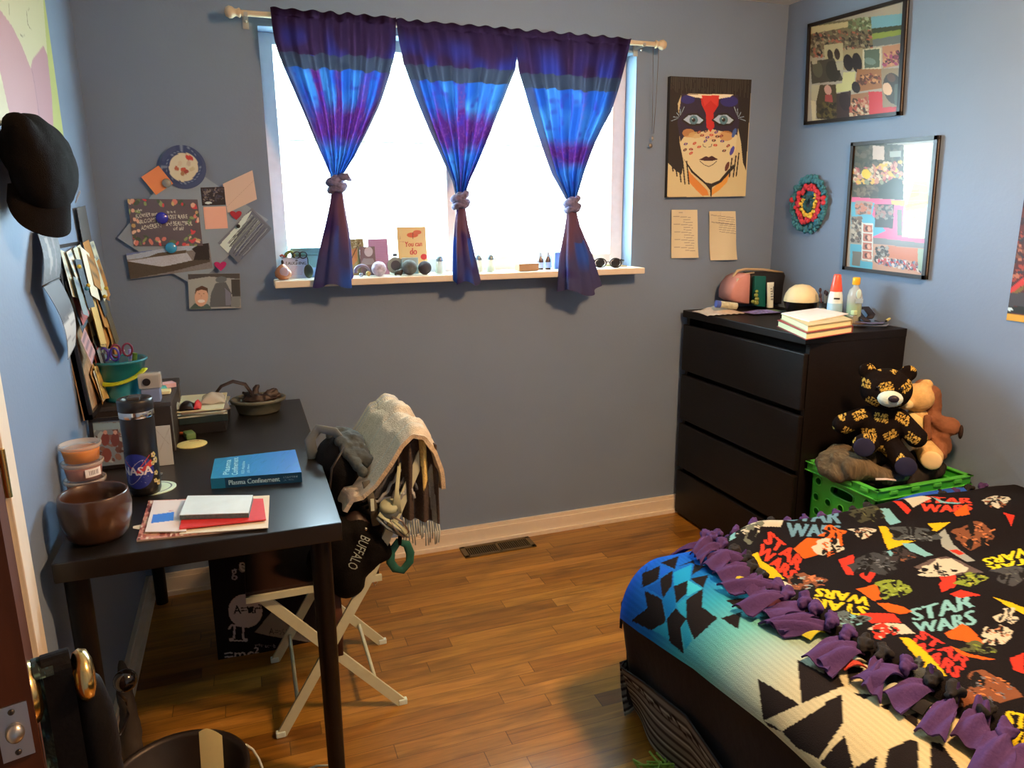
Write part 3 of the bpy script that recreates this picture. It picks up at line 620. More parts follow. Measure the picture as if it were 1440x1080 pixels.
for j in range(21):
    for i in range(nn): k = (i+1) % nn; fs.append((j*nn+i, j*nn+k, (j+1)*nn+k, (j+1)*nn+i))
m.add(vs, fs, VP, False, cols); m.cyl(cw+Vector((0, .002, 0)), cw+Vector((0, -.0005, 0)), rr, mat('grey_card', P(120, 115, 110), .6), n=56)
single('round_sticker', m, 'round navy-rimmed badge at the top of the magnet board', 'badge')
# magnets
def magnet(x, y, col, label, r=.013, shape='disc', deep=-.0215):
    c = ony(*zb(x, y), deep); m = MB(); mt = mat('magnet_'+label.split()[0]+str(x), P(*col), .25, coat=.5)
    if shape == 'disc': m.lathe(c, [(0, .008), (r*.8, .007), (r, .003), (r, -.004), (0, -.004)], mt, M=Matrix.Rotation(math.pi/2, 3, 'X'), n=24)
    else:
        pts = [c+Vector((r*1.05*math.sin(t)**3, 0, r*(.8*math.cos(t)-.33*math.cos(2*t)-.12*math.cos(3*t)))) for t in [2*math.pi*i/28 for i in range(28)]]
        m.poly(pts[::-1], mt, .006, Vector((0, -1, 0)))
    single('magnet', m, label, 'magnet', None)
magnet(365, 484, (45, 40, 120), 'dark blue round magnet in the middle of the floral postcard', .020)
magnet(418, 658, (50, 125, 140), 'teal round magnet between the floral postcard and the lake print', .019)
magnet(797, 465, (165, 35, 35), 'red heart magnet below the cream envelope', .019, 'heart'); magnet(706, 762, (175, 30, 70), 'pink heart magnet above the hikers photo', .020, 'heart')
magnet(810, 532, (40, 30, 28), 'tiny black magnet at the tip of the striped grey photo', .007); magnet(392, 280, (140, 120, 95), 'clear round magnet beside the orange note', .015)
# ---- right wall: frames
def wx(px, py, X=None): return onx(px, py, X)
def frame(c4, label, draw, bw=.014, base_=(150, 120, 90), X=W-.018, ppm=420):
    P0, P1, P2 = onx(*c4[0], X), onx(*c4[1], X), onx(*c4[2], X); U = P1-P0; U.x = 0; V = P2-P0; V.x = 0; Ul, Vl = U.length, V.length
    a = Art(P0+Vector((.006, 0, 0)), U, V, P(*base_), ppm); draw(a)
    t = thing('picture_frame', P0+U/2+V, label, 'picture frame', 'collage frames on the right wall')
    m = MB(); sheet(m, a, .004, m=VG); build('photo_collage', m, t)
    m = MB(); nx = Vector((-1, 0, 0))
    for A, B in ((P0, P0+U), (P0+V, P0+U+V), (P0, P0+V), (P0+U, P0+U+V)): m.bar(A, B, .03, bw, BLACKFR, upv=(B-A).cross(nx)) if False else None
    u, v = U.normalized(), V.normalized()
    for o, s1, s2 in ((P0, u*Ul, v*bw), (P0+V-v*bw, u*Ul, v*bw), (P0, u*bw, v*Vl), (P0+U-u*bw, u*bw, v*Vl)):
        q = [o, o+s2, o+s1+s2, o+s1]; m.poly([p+nx*.002 for p in q], BLACKFR, .019, nx)
    build('frame', m, t); return t
RL = (1.0, .72, .56)
def PR(r, g, b): return tuple(max(.004, min(.85, lin(v)/l)) for v, l in zip((r, g, b), RL))
def z1(x, y): return (1090+x/5.4, y/5.4)
def d_f1(a):
    t = lambda *p: [z1(*q) for q in p]; K = lambda *c: PR(*c)
    dk = [K(60, 45, 32), K(85, 62, 42), K(110, 80, 55), K(45, 35, 28), K(150, 120, 85), K(160, 80, 55)]
    a.poly(t((240, 190), (730, 60), (730, 300), (240, 430)), K(110, 90, 60)); a.poly(t((260, 205), (560, 120), (560, 160), (260, 260)), K(185, 150, 100)); a.crowd([z1(*q) for q in ((260, 250), (725, 160), (725, 320), (260, 440))], dk, 260, 2.4, 1)
    a.crowd([z1(*q) for q in ((560, 110), (730, 70), (730, 150), (560, 190))], [K(110, 110, 70), K(80, 80, 50), K(160, 150, 110)], 60, 2.6, 2)
    a.poly(t((730, 60), (970, 0), (960, 100), (730, 150)), K(110, 140, 140)); a.poly(t((730, 150), (960, 90), (955, 130), (730, 190)), K(60, 62, 42)); a.poly(t((730, 190), (955, 125), (955, 170), (730, 235)), K(125, 125, 50)); a.poly(t((730, 235), (955, 165), (950, 230), (730, 290)), K(100, 95, 85))
    a.poly(t((360, 330), (505, 290), (500, 430), (360, 460)), K(175, 145, 100)); a.ell(*z1(402, 400), 4, 8, K(55, 42, 32)); a.ell(*z1(455, 385), 4, 8, K(60, 45, 35))
    a.poly(t((500, 350), (650, 310), (640, 470), (495, 500)), K(150, 120, 80)); a.ell(*z1(535, 440), 7, 12, K(38, 28, 22)); a.ell(*z1(600, 430), 7, 14, K(42, 30, 24))
    a.poly(t((650, 320), (795, 285), (780, 450), (640, 485)), K(190, 160, 120)); a.poly(t((662, 325), (778, 298), (770, 440), (655, 465)), K(82, 86, 66)); a.ell(*z1(700, 405), 8, 5, K(110, 115, 95))
    a.poly(t((800, 280), (945, 235), (940, 400), (795, 445)), K(170, 110, 75)); a.crowd([z1(*q) for q in ((810, 330), (940, 290), (935, 390), (800, 430))], [K(120, 50, 60), K(60, 40, 40), K(190, 120, 80), K(150, 60, 80)], 50, 2.4, 3)
    a.poly(t((250, 470), (430, 420), (490, 580), (250, 640)), K(70, 58, 42)); a.ell(*z1(300, 520), 7, 12, K(92, 78, 55)); a.ell(*z1(415, 520), 10, 15, K(52, 42, 32)); a.poly(t((262, 440), (305, 430), (300, 480), (260, 490)), K(170, 140, 105)); a.poly(t((440, 455), (500, 440), (490, 500), (450, 510)), K(170, 145, 110))
    a.poly(t((490, 520), (585, 500), (570, 590), (540, 650), (430, 680), (430, 620), (480, 600)), K(190, 165, 105))
    a.poly(t((600, 480), (790, 450), (780, 600), (560, 660)), K(150, 90, 50)); a.crowd([z1(*q) for q in ((600, 520), (770, 490), (770, 560), (600, 590))], [K(190, 120, 70), K(90, 50, 35), K(130, 60, 40)], 60, 2.2, 5); a.ell(*z1(580, 620), 6, 8, K(40, 28, 22))
    a.poly(t((780, 450), (945, 420), (925, 720), (770, 745)), K(140, 110, 80)); a.ell(*z1(860, 590), 14, 22, K(62, 52, 42)); a.ell(*z1(815, 600), 6.5, 9, K(205, 150, 110)); a.ell(*z1(850, 510), 6, 6, K(90, 60, 45)); a.poly(t((870, 560), (940, 530), (925, 715), (860, 715)), K(80, 78, 62))
    a.poly(t((245, 650), (310, 640), (300, 760), (240, 770)), K(180, 150, 110)); a.poly(t((310, 640), (430, 620), (430, 890), (270, 900), (275, 770)), K(72, 55, 32)); a.ell(*z1(368, 670), 5, 7, K(190, 125, 100)); a.poly(t((345, 710), (395, 700), (400, 760), (340, 760)), K(150, 60, 50)); a.crowd([z1(*q) for q in ((290, 780), (420, 770), (420, 880), (285, 890))], [K(95, 75, 35), K(60, 45, 28), K(40, 32, 22)], 50, 3, 6)
    a.poly(t((430, 690), (540, 650), (520, 880), (420, 890)), K(58, 40, 34)); a.ell(*z1(490, 740), 8, 13, K(45, 32, 30)); a.poly(t((540, 680), (672, 645), (660, 865), (510, 885)), K(150, 95, 60)); a.crowd([z1(*q) for q in ((540, 720), (665, 690), (660, 850), (515, 870))], [K(185, 120, 85), K(70, 45, 30), K(190, 150, 110), K(160, 70, 50)], 110, 2.4, 7)
    a.poly(t((672, 640), (775, 625), (770, 745), (930, 715), (925, 845), (665, 868)), K(190, 42, 42)); a.poly(t((235, 770), (270, 768), (262, 905), (420, 890), (415, 900), (235, 930)), K(200, 165, 120))
frame(((1136, 34), (1275, -5), (1130.5, 176)), 'upper black framed photo collage with a red patch, right wall', d_f1)
def z2(x, y): return (1100+x/4.908, 180+y/4.908)
def d_f2(a):
    t = lambda *p: [z2(*q) for q in p]; K = lambda *c: PR(*c)
    a.poly(t((470, 100), (840, 90), (825, 470), (465, 475)), K(62, 58, 40)); a.crowd([z2(*q) for q in ((480, 110), (835, 100), (830, 230), (480, 260))], [K(75, 65, 45), K(50, 48, 36), K(90, 75, 55)], 60, 4, 8); a.poly(t((625, 110), (705, 110), (700, 205), (620, 205)), K(190, 155, 130)); a.poly(t((740, 140), (820, 130), (815, 175), (740, 180)), K(150, 140, 120))
    a.crowd([z2(*q) for q in ((480, 290), (820, 200), (815, 360), (480, 380))], [K(190, 120, 90), K(180, 90, 80), K(130, 120, 85), K(210, 150, 60), K(80, 60, 45), K(200, 160, 120), K(150, 70, 60)], 230, 3.0, 9); a.ell(*z2(570, 310), 6, 7, K(215, 165, 40)); a.poly(t((650, 400), (760, 320), (820, 330), (820, 470), (650, 470)), K(48, 52, 40))
    a.crowd([z2(*q) for q in ((480, 380), (650, 380), (640, 460), (480, 465))], [K(90, 70, 50), K(60, 50, 38), K(110, 85, 60)], 50, 3, 10)
    a.poly(t((840, 90), (1060, 60), (1000, 720), (800, 720), (820, 470)), K(196, 190, 145)); 
    for q in (((880, 400), (930, 390), (930, 430), (870, 450)), ((900, 340), (990, 330), (1000, 470), (840, 520), (870, 430)), ((830, 500), (1000, 470), (960, 520), (830, 540))): a.poly(t(*q), K(200, 150, 55), .8)
    for i in range(9): a.path(t((840+i*3, 200+i*55), (900+i*4, 180+i*57), (1000, 210+i*50)), 1.0, K(190, 150, 95))
    a.poly(t((465, 475), (825, 472), (800, 725), (970, 725), (965, 760), (450, 745)), K(215, 85, 110)); a.poly(t((460, 510), (620, 505), (600, 590), (690, 690), (600, 735), (450, 735)), K(90, 150, 155)); a.poly(t((735, 478), (830, 475), (825, 510), (740, 505)), K(225, 160, 50))
    a.poly(t((490, 500), (605, 495), (595, 585), (485, 595)), K(165, 130, 110)); a.crowd([z2(*q) for q in ((495, 520), (600, 510), (590, 575), (490, 585))], [K(190, 110, 80), K(110, 80, 65)], 35, 2.4, 11)
    a.poly(t((625, 510), (755, 505), (740, 670), (615, 670)), K(60, 55, 48)); a.crowd([z2(*q) for q in ((630, 520), (750, 515), (740, 600), (625, 610))], [K(130, 110, 90), K(80, 70, 60), K(150, 95, 80)], 45, 2.6, 12)
    a.poly(t((775, 540), (808, 538), (800, 715), (768, 715)), K(105, 100, 80)); a.poly(t((460, 610), (530, 600), (520, 790), (445, 790)), K(135, 115, 95)); a.crowd([z2(*q) for q in ((465, 620), (525, 610), (515, 780), (450, 785))], [K(75, 62, 52), K(180, 150, 120), K(120, 90, 70)], 50, 2.5, 13)
    a.poly(t((440, 795), (520, 795), (505, 960), (432, 955)), K(85, 145, 150)); a.poly(t((455, 845), (515, 845), (505, 945), (448, 940)), K(110, 95, 78))
    a.poly(t((525, 645), (605, 645), (590, 905), (515, 900)), K(205, 185, 160))
    for i in range(4): y = 685+i*62-i; x = 568-i*4; a.poly(t((x-32, y-28), (x+30, y-28), (x+28, y+24), (x-34, y+24)), K(175, 95, 70)); a.ell(*z2(x-8, y), 2.4, 3.4, K(80, 45, 35)); a.ell(*z2(x+8, y), 2.4, 3.4, K(215, 140, 105))
    a.poly(t((600, 740), (970, 755), (965, 790), (600, 785)), K(120, 110, 100)); a.poly(t((505, 905), (590, 910), (585, 965), (500, 960)), K(80, 140, 145))
    a.poly(t((600, 785), (970, 790), (950, 1030), (585, 965)), K(185, 130, 100)); a.poly(t((700, 790), (905, 795), (900, 885), (700, 870)), K(190, 105, 70)); a.crowd([z2(*q) for q in ((610, 800), (700, 800), (700, 920), (605, 900))], [K(90, 75, 62), K(150, 130, 110), K(60, 52, 45)], 60, 2.5, 14)
    a.crowd([z2(*q) for q in ((620, 880), (930, 890), (925, 950), (620, 915))], [K(200, 170, 150), K(160, 90, 80), K(70, 60, 62), K(110, 120, 130), K(190, 60, 60)], 150, 2.3, 15); a.poly(t((905, 795), (970, 795), (960, 960), (900, 940)), K(150, 155, 125))
frame(((1197, 200.4), (1319, 190.2), (1184.5, 378.7)), 'lower black framed collage with teal and pink paper, right wall', d_f2)
# wreath
wc_ = onx(1140, 287, W-.004); m = MB(); r = random.Random(4)
wt = [(mat('teal_yarn', P(55, 95, 88), .9, bump=.5), .108, 150), (mat('red_yarn', P(190, 45, 45), .9, bump=.5), .072, 75), (mat('yellow_yarn', P(215, 150, 45), .9, bump=.5), .045, 32), (mat('dark_teal_yarn', P(38, 68, 60), .9), .03, 14)]
for mt, R0, n in wt:
    for i in range(n):
        q = 2*math.pi*i/n+r.uniform(-.05, .05); R1 = R0+r.uniform(-.012, .012); 
        if mt is wt[2][0] and math.sin(q) > .75: continue
        m.ball(wc_+Vector((-.006-r.random()*.012, R1*math.cos(q)*.92, R1*math.sin(q)*1.02)), (.008, r.uniform(.007, .011), r.uniform(.007, .012)), mt, n=8)
for q in (2.9, 3.1, .2): m.ball(wc_+Vector((-.02, .1*math.cos(q), .1*math.sin(q))), .012, wt[1][0], n=8)
m.lathe(wc_+Vector((0.004, 0, 0)), [(.03, 0), (.1, 0), (.1, .006), (.03, .006)], wt[0][0], M=Matrix.Rotation(-math.pi/2, 3, 'Y'))
single('wreath', m, 'small crocheted wreath in teal, red and yellow on the right wall', 'wreath')
# poster at the right edge
X = W-.004; p0 = onx(1441, 210, X); p1 = onx(1415, 450, X)
a = Art(Vector((X, p1.y+.0, p0.z)), Vector((0, -.6, 0)), Vector((0, 0, p1.z-p0.z)), P(70, 22, 15), 250); K = lambda *c: PR(*c)
def zq(x, y): return (1380+x/3.6, 200+y/3.6)
rz = random.Random(2)
for i in range(420):
    x, y = rz.uniform(.1, 1)*a.w, rz.uniform(.38, .80)*a.h; a.fill([(x+rz.uniform(-5, 5), y+rz.uniform(-5, 5)) for _ in range(4)], PR(*rz.choice(((150, 50, 30), (110, 60, 40), (60, 30, 25), (170, 90, 60), (40, 35, 38), (190, 130, 70)))))
for i in range(60):
    x, y = rz.uniform(0, 1)*a.w, rz.uniform(0, .35)*a.h; a.fill([(x+rz.uniform(-12, 12), y+rz.uniform(-12, 12)) for _ in range(4)], PR(*rz.choice(((62, 20, 14), (85, 28, 18), (50, 18, 14)))))
a.crowd([zq(*q) for q in ((160, 450), (260, 430), (260, 720), (135, 740))], [K(150, 50, 30), K(110, 60, 40), K(60, 30, 25), K(170, 90, 60), K(40, 35, 38)], 120, 3.0, 3); a.crowd([zq(*q) for q in ((200, 60), (300, 60), (300, 400), (160, 450))], [K(62, 20, 14), K(85, 28, 18), K(52, 18, 14)], 60, 6, 5)
a.poly([zq(*q) for q in ((130, 755), (216, 685), (216, 720), (150, 765))], K(190, 45, 35)); a.poly([zq(*q) for q in ((150, 765), (216, 722), (216, 745), (180, 768))], K(110, 80, 30)); a.poly([zq(*q) for q in ((100, 765), (300, 760), (300, 830), (100, 830))], K(62, 52, 50)); a.poly([zq(*q) for q in ((100, 830), (300, 835), (300, 870), (100, 865))], K(28, 28, 20)); a.ell(*zq(145, 845), 4, 2.5, K(190, 190, 180)); a.fill([(0, a.h*.955), (a.w, a.h*.955), (a.w, a.h), (0, a.h)], K(205, 140, 40))
m = MB(); sheet(m, a, .001); single('wall_poster', m, 'dark red illustrated poster with a yellow bottom edge, right wall', 'poster')
# ---- left wall
X = XL+.004; pr = onx(82, 100, X)
a = Art(Vector((X, -1.45, CEIL-.03)), Vector((0, 1.45-.415, 0)), Vector((0, 0, -(CEIL-.03-1.64))), P(215, 200, 150, 1.6), 260)
def z3(x, y): return (x/3.6, y/3.6)
K2 = lambda r_, g_, b_: tuple(lin(v)/l for v, l in zip((r_, g_, b_), (1.55, 1.45, 1.5)))
a.a[:] = K2(226, 220, 180)
a.poly([z3(*q) for q in ((-200, -100), (0, 50), (60, 130), (110, 230), (155, 345), (165, 300), (220, 230), (240, 280), (262, 480), (278, 720), (60, 720), (45, 560), (0, 360), (-200, 300))], K2(205, 150, 160))
a.poly([z3(*q) for q in ((165, 300), (220, 230), (240, 280), (262, 480), (278, 720), (210, 690), (180, 480), (158, 345))], K2(200, 145, 160)); a.path([z3(*q) for q in ((160, 345), (178, 440), (200, 600))], .6, K2(165, 115, 140))
a.poly([z3(*q) for q in ((215, -40), (260, -40), (340, 720), (275, 720), (262, 480), (240, 280))], K2(200, 205, 120)); a.path([z3(*q) for q in ((150, 40), (135, 60), (140, 120), (155, 150), (165, 140))], .7, K2(140, 130, 110)); a.path([z3(*q) for q in ((100, 175), (115, 185), (125, 178))], .7, K2(140, 130, 110)); a.path([z3(*q) for q in ((45, 20), (48, 80))], .7, K2(140, 130, 110))
m = MB(); sheet(m, a, .002); single('wall_painting', m, 'pink mountain painting with a lime border, top of the left wall', 'painting')
def lw(x, y, X): return onx(x, y, X)
# cap on a hook
ct = thing('baseball_cap', onx(40, 365, .03), 'black baseball cap hung on a hook on the left wall', 'cap')
CAPM = mat('black_cap_cotton', (.005, .0035, .0025), .85, spec=.12, bump=.5, bscale=500, var=.2)
cc = onx(62, 238, .05)
cr_ = Matrix.Rotation(math.radians(18), 3, 'X')
v, f = blob([('e', cc, (.062, .125, .098), cr_), ('e', cc+Vector((-.01, -.04, .035)), (.055, .09, .075), cr_), ('c', cc+Vector((-.0, -.05, -.02)), cc+Vector((-.01, -.115, .075)), .055, .03)], .008, 5, .003, 18, 3)
m = MB(); m.add([Vector((max(p.x, XL+.004), p.y, p.z)) for p in v], f, CAPM, True); build('crown', m, ct)
def bill(u, v):
    q = (u-.5)*math.pi*.95; A = cc+Vector((-.005, -.045, -.05)); w_ = .062; L_ = .105*math.cos(q)**.45 if abs(q) < 1.57 else 0
    dirv = Vector((.10, -.50, -.86)).normalized(); side = Vector((.75, .55, -.25)).normalized(); nrm = dirv.cross(side)
    return A+side*(w_*math.sin(q))+dirv*(L_*v)+nrm*(.018*math.cos(q)-.012*v)
m = MB(); m.grid(30, 14, bill, CAPM, thick=.004); build('bill', m, ct)
m = MB(); m.ball(cc+Vector((.03, .118, .03)), .006, CAPM, n=10); build('button', m, ct)
m = MB(); WS = mat('white_stitch', (.5, .5, .5), .8)
for i in range(5): b0 = cc+Vector((.055, .02-i*.012, -.055-i*.004)); m.tube([b0, b0+Vector((.003, .006, .008)), b0+Vector((.004, -.003, .012))], .0009, WS, n=5)
build('stitched_lettering', m, ct)
m = MB(); m.cyl((XL, -1.08, 1.63), (.03, -1.08, 1.63), .005, STEEL); m.ball((.03, -1.08, 1.635), .008, STEEL, n=10); single('wall_hook', m, 'steel wall hook holding the black cap', 'hook')
# hanging calendar: grey picture page above, white grid page below
def quad_sheet(mb, pts, art, m=VP, nu=20, nv=30, bow=0, nrm=Vector((1, 0, 0)), thick=.001):
    TL, TR, BR, BL = [Vector(p) for p in pts]
    mb.grid(nu, nv, lambda u, v: TL.lerp(TR, u).lerp(BL.lerp(BR, u), v)+nrm*bow*math.sin(math.pi*v), m, art, thick=thick); return mb
cal = thing('wall_calendar', onx(90, 500, XL+.01), 'open wall calendar with grey page hanging on the left wall', 'calendar')
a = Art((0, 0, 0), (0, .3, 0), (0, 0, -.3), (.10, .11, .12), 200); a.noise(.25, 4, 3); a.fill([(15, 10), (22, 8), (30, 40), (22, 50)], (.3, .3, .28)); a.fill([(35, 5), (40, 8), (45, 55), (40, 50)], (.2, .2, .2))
m = MB(); quad_sheet(m, [onx(52, 325, XL+.012), onx(76, 318, XL+.012), onx(84, 391, XL+.03), onx(60, 403, XL+.03)], a, bow=.008); build('upper_page', m, cal)
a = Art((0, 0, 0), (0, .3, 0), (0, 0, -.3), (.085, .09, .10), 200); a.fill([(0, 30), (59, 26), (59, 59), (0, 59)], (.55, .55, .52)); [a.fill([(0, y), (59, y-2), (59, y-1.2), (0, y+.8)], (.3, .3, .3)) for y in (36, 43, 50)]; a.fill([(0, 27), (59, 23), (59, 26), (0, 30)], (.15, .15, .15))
m = MB(); quad_sheet(m, [onx(61, 403, XL+.03), onx(83, 392, XL+.03), onx(106, 486, XL+.02), onx(96, 506, XL+.02)], a, bow=.015); build('lower_page', m, cal)
m = MB(); m.tube([onx(60, 403, XL+.032), onx(84, 391, XL+.032)], .002, mat('dark_wire', (.03, .03, .03), .4)); build('wire_binding', m, cal)
# memo board crowded with papers
bt = thing('bulletin_board', (.0, -.45, .90), 'tall cluttered bulletin board leaning on the left wall behind the teal bucket', 'bulletin board')
def BP(y, h, n=0):      # y along the wall, h up the board, n out from its face
    k = math.atan2(.032, .47); return Vector((.004-math.sin(k)*h+math.cos(k)*n, y, .90+math.cos(k)*h+math.sin(k)*n))
by0, by1, bh = -.71, -.20, .475
m = MB(); m.poly([BP(by0, 0), BP(by1, 0), BP(by1, bh), BP(by0, bh)], mat('cork', P(150, 100, 60), .9, bump=.6, var=.3), .015, BP(0, 0, 1)-BP(0, 0, 0)); build('cork_panel', m, bt)
m = MB(); nb = BP(0, 0, 1)-BP(0, 0, 0)
for q in ([(by0, 0), (by0+.014, 0), (by0+.014, bh), (by0, bh)], [(by1-.014, 0), (by1, 0), (by1, bh), (by1-.014, bh)], [(by0, 0), (by1, 0), (by1, .014), (by0, .014)], [(by0, bh-.014), (by1, bh-.014), (by1, bh), (by0, bh)]): m.poly([BP(y, h, .008) for y, h in q], BLACKFR, .02, nb)
build('board_frame', m, bt)
r = random.Random(8); cols_ = [(205, 190, 160), (190, 170, 140), (215, 205, 185), (170, 110, 50), (150, 60, 50), (200, 150, 80), (120, 120, 115), (180, 120, 110), (95, 80, 60), (60, 65, 70)]
for i in range(44):
    y = r.uniform(by0+.05, by1-.03); z = r.uniform(.06, bh-.05); w_, h_ = r.uniform(.05, .12), r.uniform(.07, .15); q = r.uniform(-.3, .3)
    if y > -.40 and r.random() < .6: ck = (170, 105, 40)
    else: ck = cols_[i % 10]
    a = Art((0, 0, 0), (0, w_, 0), (0, 0, -h_), tuple(c*k_ for c, k_ in zip(P(*ck), (1, .88, .68))), 250)
    for k in range(4): a.fill([(2, 3+k*5), (a.w-3, 3+k*5), (a.w-3, 4+k*5), (2, 4+k*5)], P(*[int(c*.6) for c in ck]))
    pts = [BP(y+(sy*w_/2*math.cos(q)-sz*h_/2*math.sin(q)), z+(sy*w_/2*math.sin(q)+sz*h_/2*math.cos(q)), .003+i*.0006+(.009 if sz < 0 else 0)) for sy, sz in ((-1, 1), (1, 1), (1, -1), (-1, -1))]
    m = MB(); quad_sheet(m, pts, a, nu=8, nv=8, thick=.0006); build('pinned_card', m, bt)
for i in range(7): m = MB(); m.ball(BP(r.uniform(by0+.05, by1-.04), r.uniform(.08, bh-.03), .04), .006, mat('pin%d' % i, P(*r.choice(((40, 90, 90), (200, 190, 170), (190, 140, 40), (160, 50, 50)))), .3), n=8); build('push_pin', m, bt)
a = Art((0, 0, 0), (0, .12, 0), (0, 0, -.2), (.09, .09, .085), 250)
for i, ch in enumerate('DARE'): a.text(ch, (8, 14+i*11), (21, 13+i*11), (8, 6+i*11), (.45, .45, .42))
m = MB(); quad_sheet(m, [onx(108, 293, XL+.012), onx(120, 289, XL+.012), onx(129, 338, XL+.012), onx(117, 343, XL+.012)], a); single('wall_sign', m, 'narrow grey lettered strip on the left wall above the bulletin board', 'sign')
m = MB(); m.poly([onx(*p, XL+.006) for p in ((104, 350), (113, 352), (132, 505), (128, 508))], mat('dark_slate', (.02, .022, .03), .7), .004, Vector((1, 0, 0))); single('dark_folder', m, 'dark folder leaning flat on the wall behind the bulletin board', 'folder')
# ================================================================ desk
BB = mat('black_brown_wood', (.005, .0035, .003), .42, var=.25, vscale=12, stretch=(30, 2, 2), bump=.08, bscale=30, spec=.3)
DT = .74
dk = thing('desk', (.29, -.65, 0), 'black-brown rectangular desk along the left wall', 'desk')
m = MB(); m.box((.303, -.65, DT-.0225), (.594, 1.265, .045), mat('desk_top_black', (.009, .008, .007), .33, var=.06, bump=.04, bscale=300, coat=.2), bev=.003); build('desk_top', m, dk)
for x in (.035, .553):
    for y in (-1.225, -.07):
        m = MB(); m.cyl((x, y, .0), (x, y, DT-.045), .0215, BB, r2=.025, n=24); lg__ = build('leg', m, dk); m = MB(); m.cyl((x, y, DT-.052), (x, y, DT-.0455), .034, STEEL, n=20); build('leg_bracket', m, lg__)
def slab(name, px4, ztop, th, mt, label, cat, group=None, parent=None, art=None, edge=None, mbx=None):
    P4 = [onz(*p, ztop) for p in px4]; m = mbx or MB(); m.poly(P4[::-1] if (P4[1]-P4[0]).cross(P4[3]-P4[0]).z > 0 else P4, mt, th, Vector((0, 0, 1)))
    if art: 
        a = art; TL, TR, BRR, BL = P4; m.grid(0, 0, lambda u, v: TL.lerp(TR, u).lerp(BL.lerp(BRR, u), v)+Vector((0, 0, .0004)), VG, a, smooth=False, us=[i/(a.w-1) for i in range(a.w)], vs=[j/(a.h-1) for j in range(a.h)])
    return single(name, m, label, cat, group) if not mbx else None
def qmap(a, P4):      # photo px -> canvas coords for a quad lying flat at given z
    TL, TR, BRR, BL = P4; z = TL.z; U = TR-TL; V = BL-TL
    D_ = U.x*V.y-U.y*V.x
    def f(px, py):
        p = onz(px, py, z)-TL; u = (p.x*V.y-p.y*V.x)/D_; v = (U.x*p.y-U.y*p.x)/D_; return (u*(a.w-1), v*(a.h-1))
    a.qf = f; return a
# planter
m = MB(); c = Vector((.078, -1.165, DT)); PT = mat('brown_glazed_pot', (.060, .026, .012), .3, var=.2, vscale=8, coat=.4)
m.lathe(c, [(0, 0), (.05, 0), (.061, .012), (.071, .045), (.074, .075), (.070, .105), (.068, .108), (.064, .105), (.067, .075), (.063, .03), (.02, .022), (0, .022)], PT, n=48); single('pot', m, 'round dark brown glazed pot on the near left desk corner', 'pot')
# food tubs
PL = glassy('clear_plastic', (.85, .85, .82), .15, .88)
for i, (cc_, lb, ca) in enumerate((((120, 50, 30), 'clear plastic tub at the very bottom of the stack, behind the brown pot', 0), ((110, 15, 25), 'dark red filled tub, third from the top of the stack', 0), ((190, 120, 110), 'pink filled tub with a barcode label, second in the stack', 1), ((225, 125, 35), 'orange filled tub, topmost of the stack', 0))):
    z = DT+.0005+i*.0437; c = Vector((.030, -.99, z)); t = thing('food_tub', c, lb, 'tub', 'round tubs stacked beside the brown pot')
    m = MB(); m.lathe(c, [(0, .0015), (.0365, .0015), (.0405, .028), (.040, .030), (0, .029)], mat('tub_filling_'+str(i), ((.10, .04, .02), (.13, .006, .012), (.50, .22, .19), (.80, .27, .015))[i], .35, coat=.4), n=36); build('filling', m, t)
    m = MB(); m.lathe(c, [(0, 0), (.0375, 0), (.0425, .036)], PL, n=36); tw__ = build('tub_wall', m, t)
    m = MB(); m.lathe(c, [(.0425, .034), (.046, .034), (.0465, .0425), (.043, .043), (.041, .039), (0, .039)], glassy('lid_plastic', (.88, .86, .8), .2, .65), n=36); build('lid', m, t)
    if ca:
        a = Art((0, 0, 0), (.04, 0, 0), (0, 0, .02), P(225, 205, 185), 900); [a.fill([(8+k*2.2, 4), (9+k*2.2, 4), (9+k*2.2, 13), (8+k*2.2, 13)], P(60, 40, 40)) for k in range(9)]
        m = MB(); m.grid(0, 0, lambda u, v: c+Vector((.0432*math.sin(.25+u*.9), -.0432*math.cos(.25+u*.9), .030-.02*v)), VP, a, us=np.linspace(0, 1, a.w), vs=np.linspace(0, 1, a.h)); build('barcode_label', m, tw__)
# tumbler with round mission emblem
tb = thing('tumbler', (.147, -.905, DT+.003), 'tall black insulated tumbler with a blue space agency emblem', 'tumbler')
c = Vector((.147, -.905, DT+.003)); TBM = mat('matt_black_steel', (.012, .011, .011), .35, coat=.2)
m = MB(); m.lathe(c, [(0, 0), (.034, 0), (.0375, .01), (.040, .19), (.040, .205)], TBM, n=48); tb_body = build('body', m, tb)
m = MB(); m.lathe(c, [(.0405, .205), (.0412, .207), (.0412, .219), (.0405, .221)], mat('shiny_steel', (.75, .72, .68), .18, metal=1), n=48); build('steel_band', m, tb)
m = MB(); m.lathe(c, [(.0405, .221), (.042, .223), (.042, .247), (.039, .252), (.030, .250), (.028, .245), (0, .245)], TBM, n=48); m.box(c+Vector((0, -.005, .252)), (.03, .045, .012), mat('smoke_lid', (.05, .05, .05), .2), bev=.004); build('lid', m, tb)
a = Art((0, 0, 0), (.10, 0, 0), (0, 0, .09), (.012, .011, .011), 1500); Wd, Ht = a.w, a.h; NB = (.02, .035, .28); cx_, cy_ = Wd*.42, Ht*.5; R0 = Ht*.47
def ring(cx, cy, rx, ry, n=40, rot=0): return [(cx+rx*math.cos(t)*math.cos(rot)-ry*math.sin(t)*math.sin(rot), cy+rx*math.cos(t)*math.sin(rot)+ry*math.sin(t)*math.cos(rot)) for t in [2*math.pi*i/n for i in range(n)]]
a.fill(ring(cx_, cy_, R0, R0), NB)
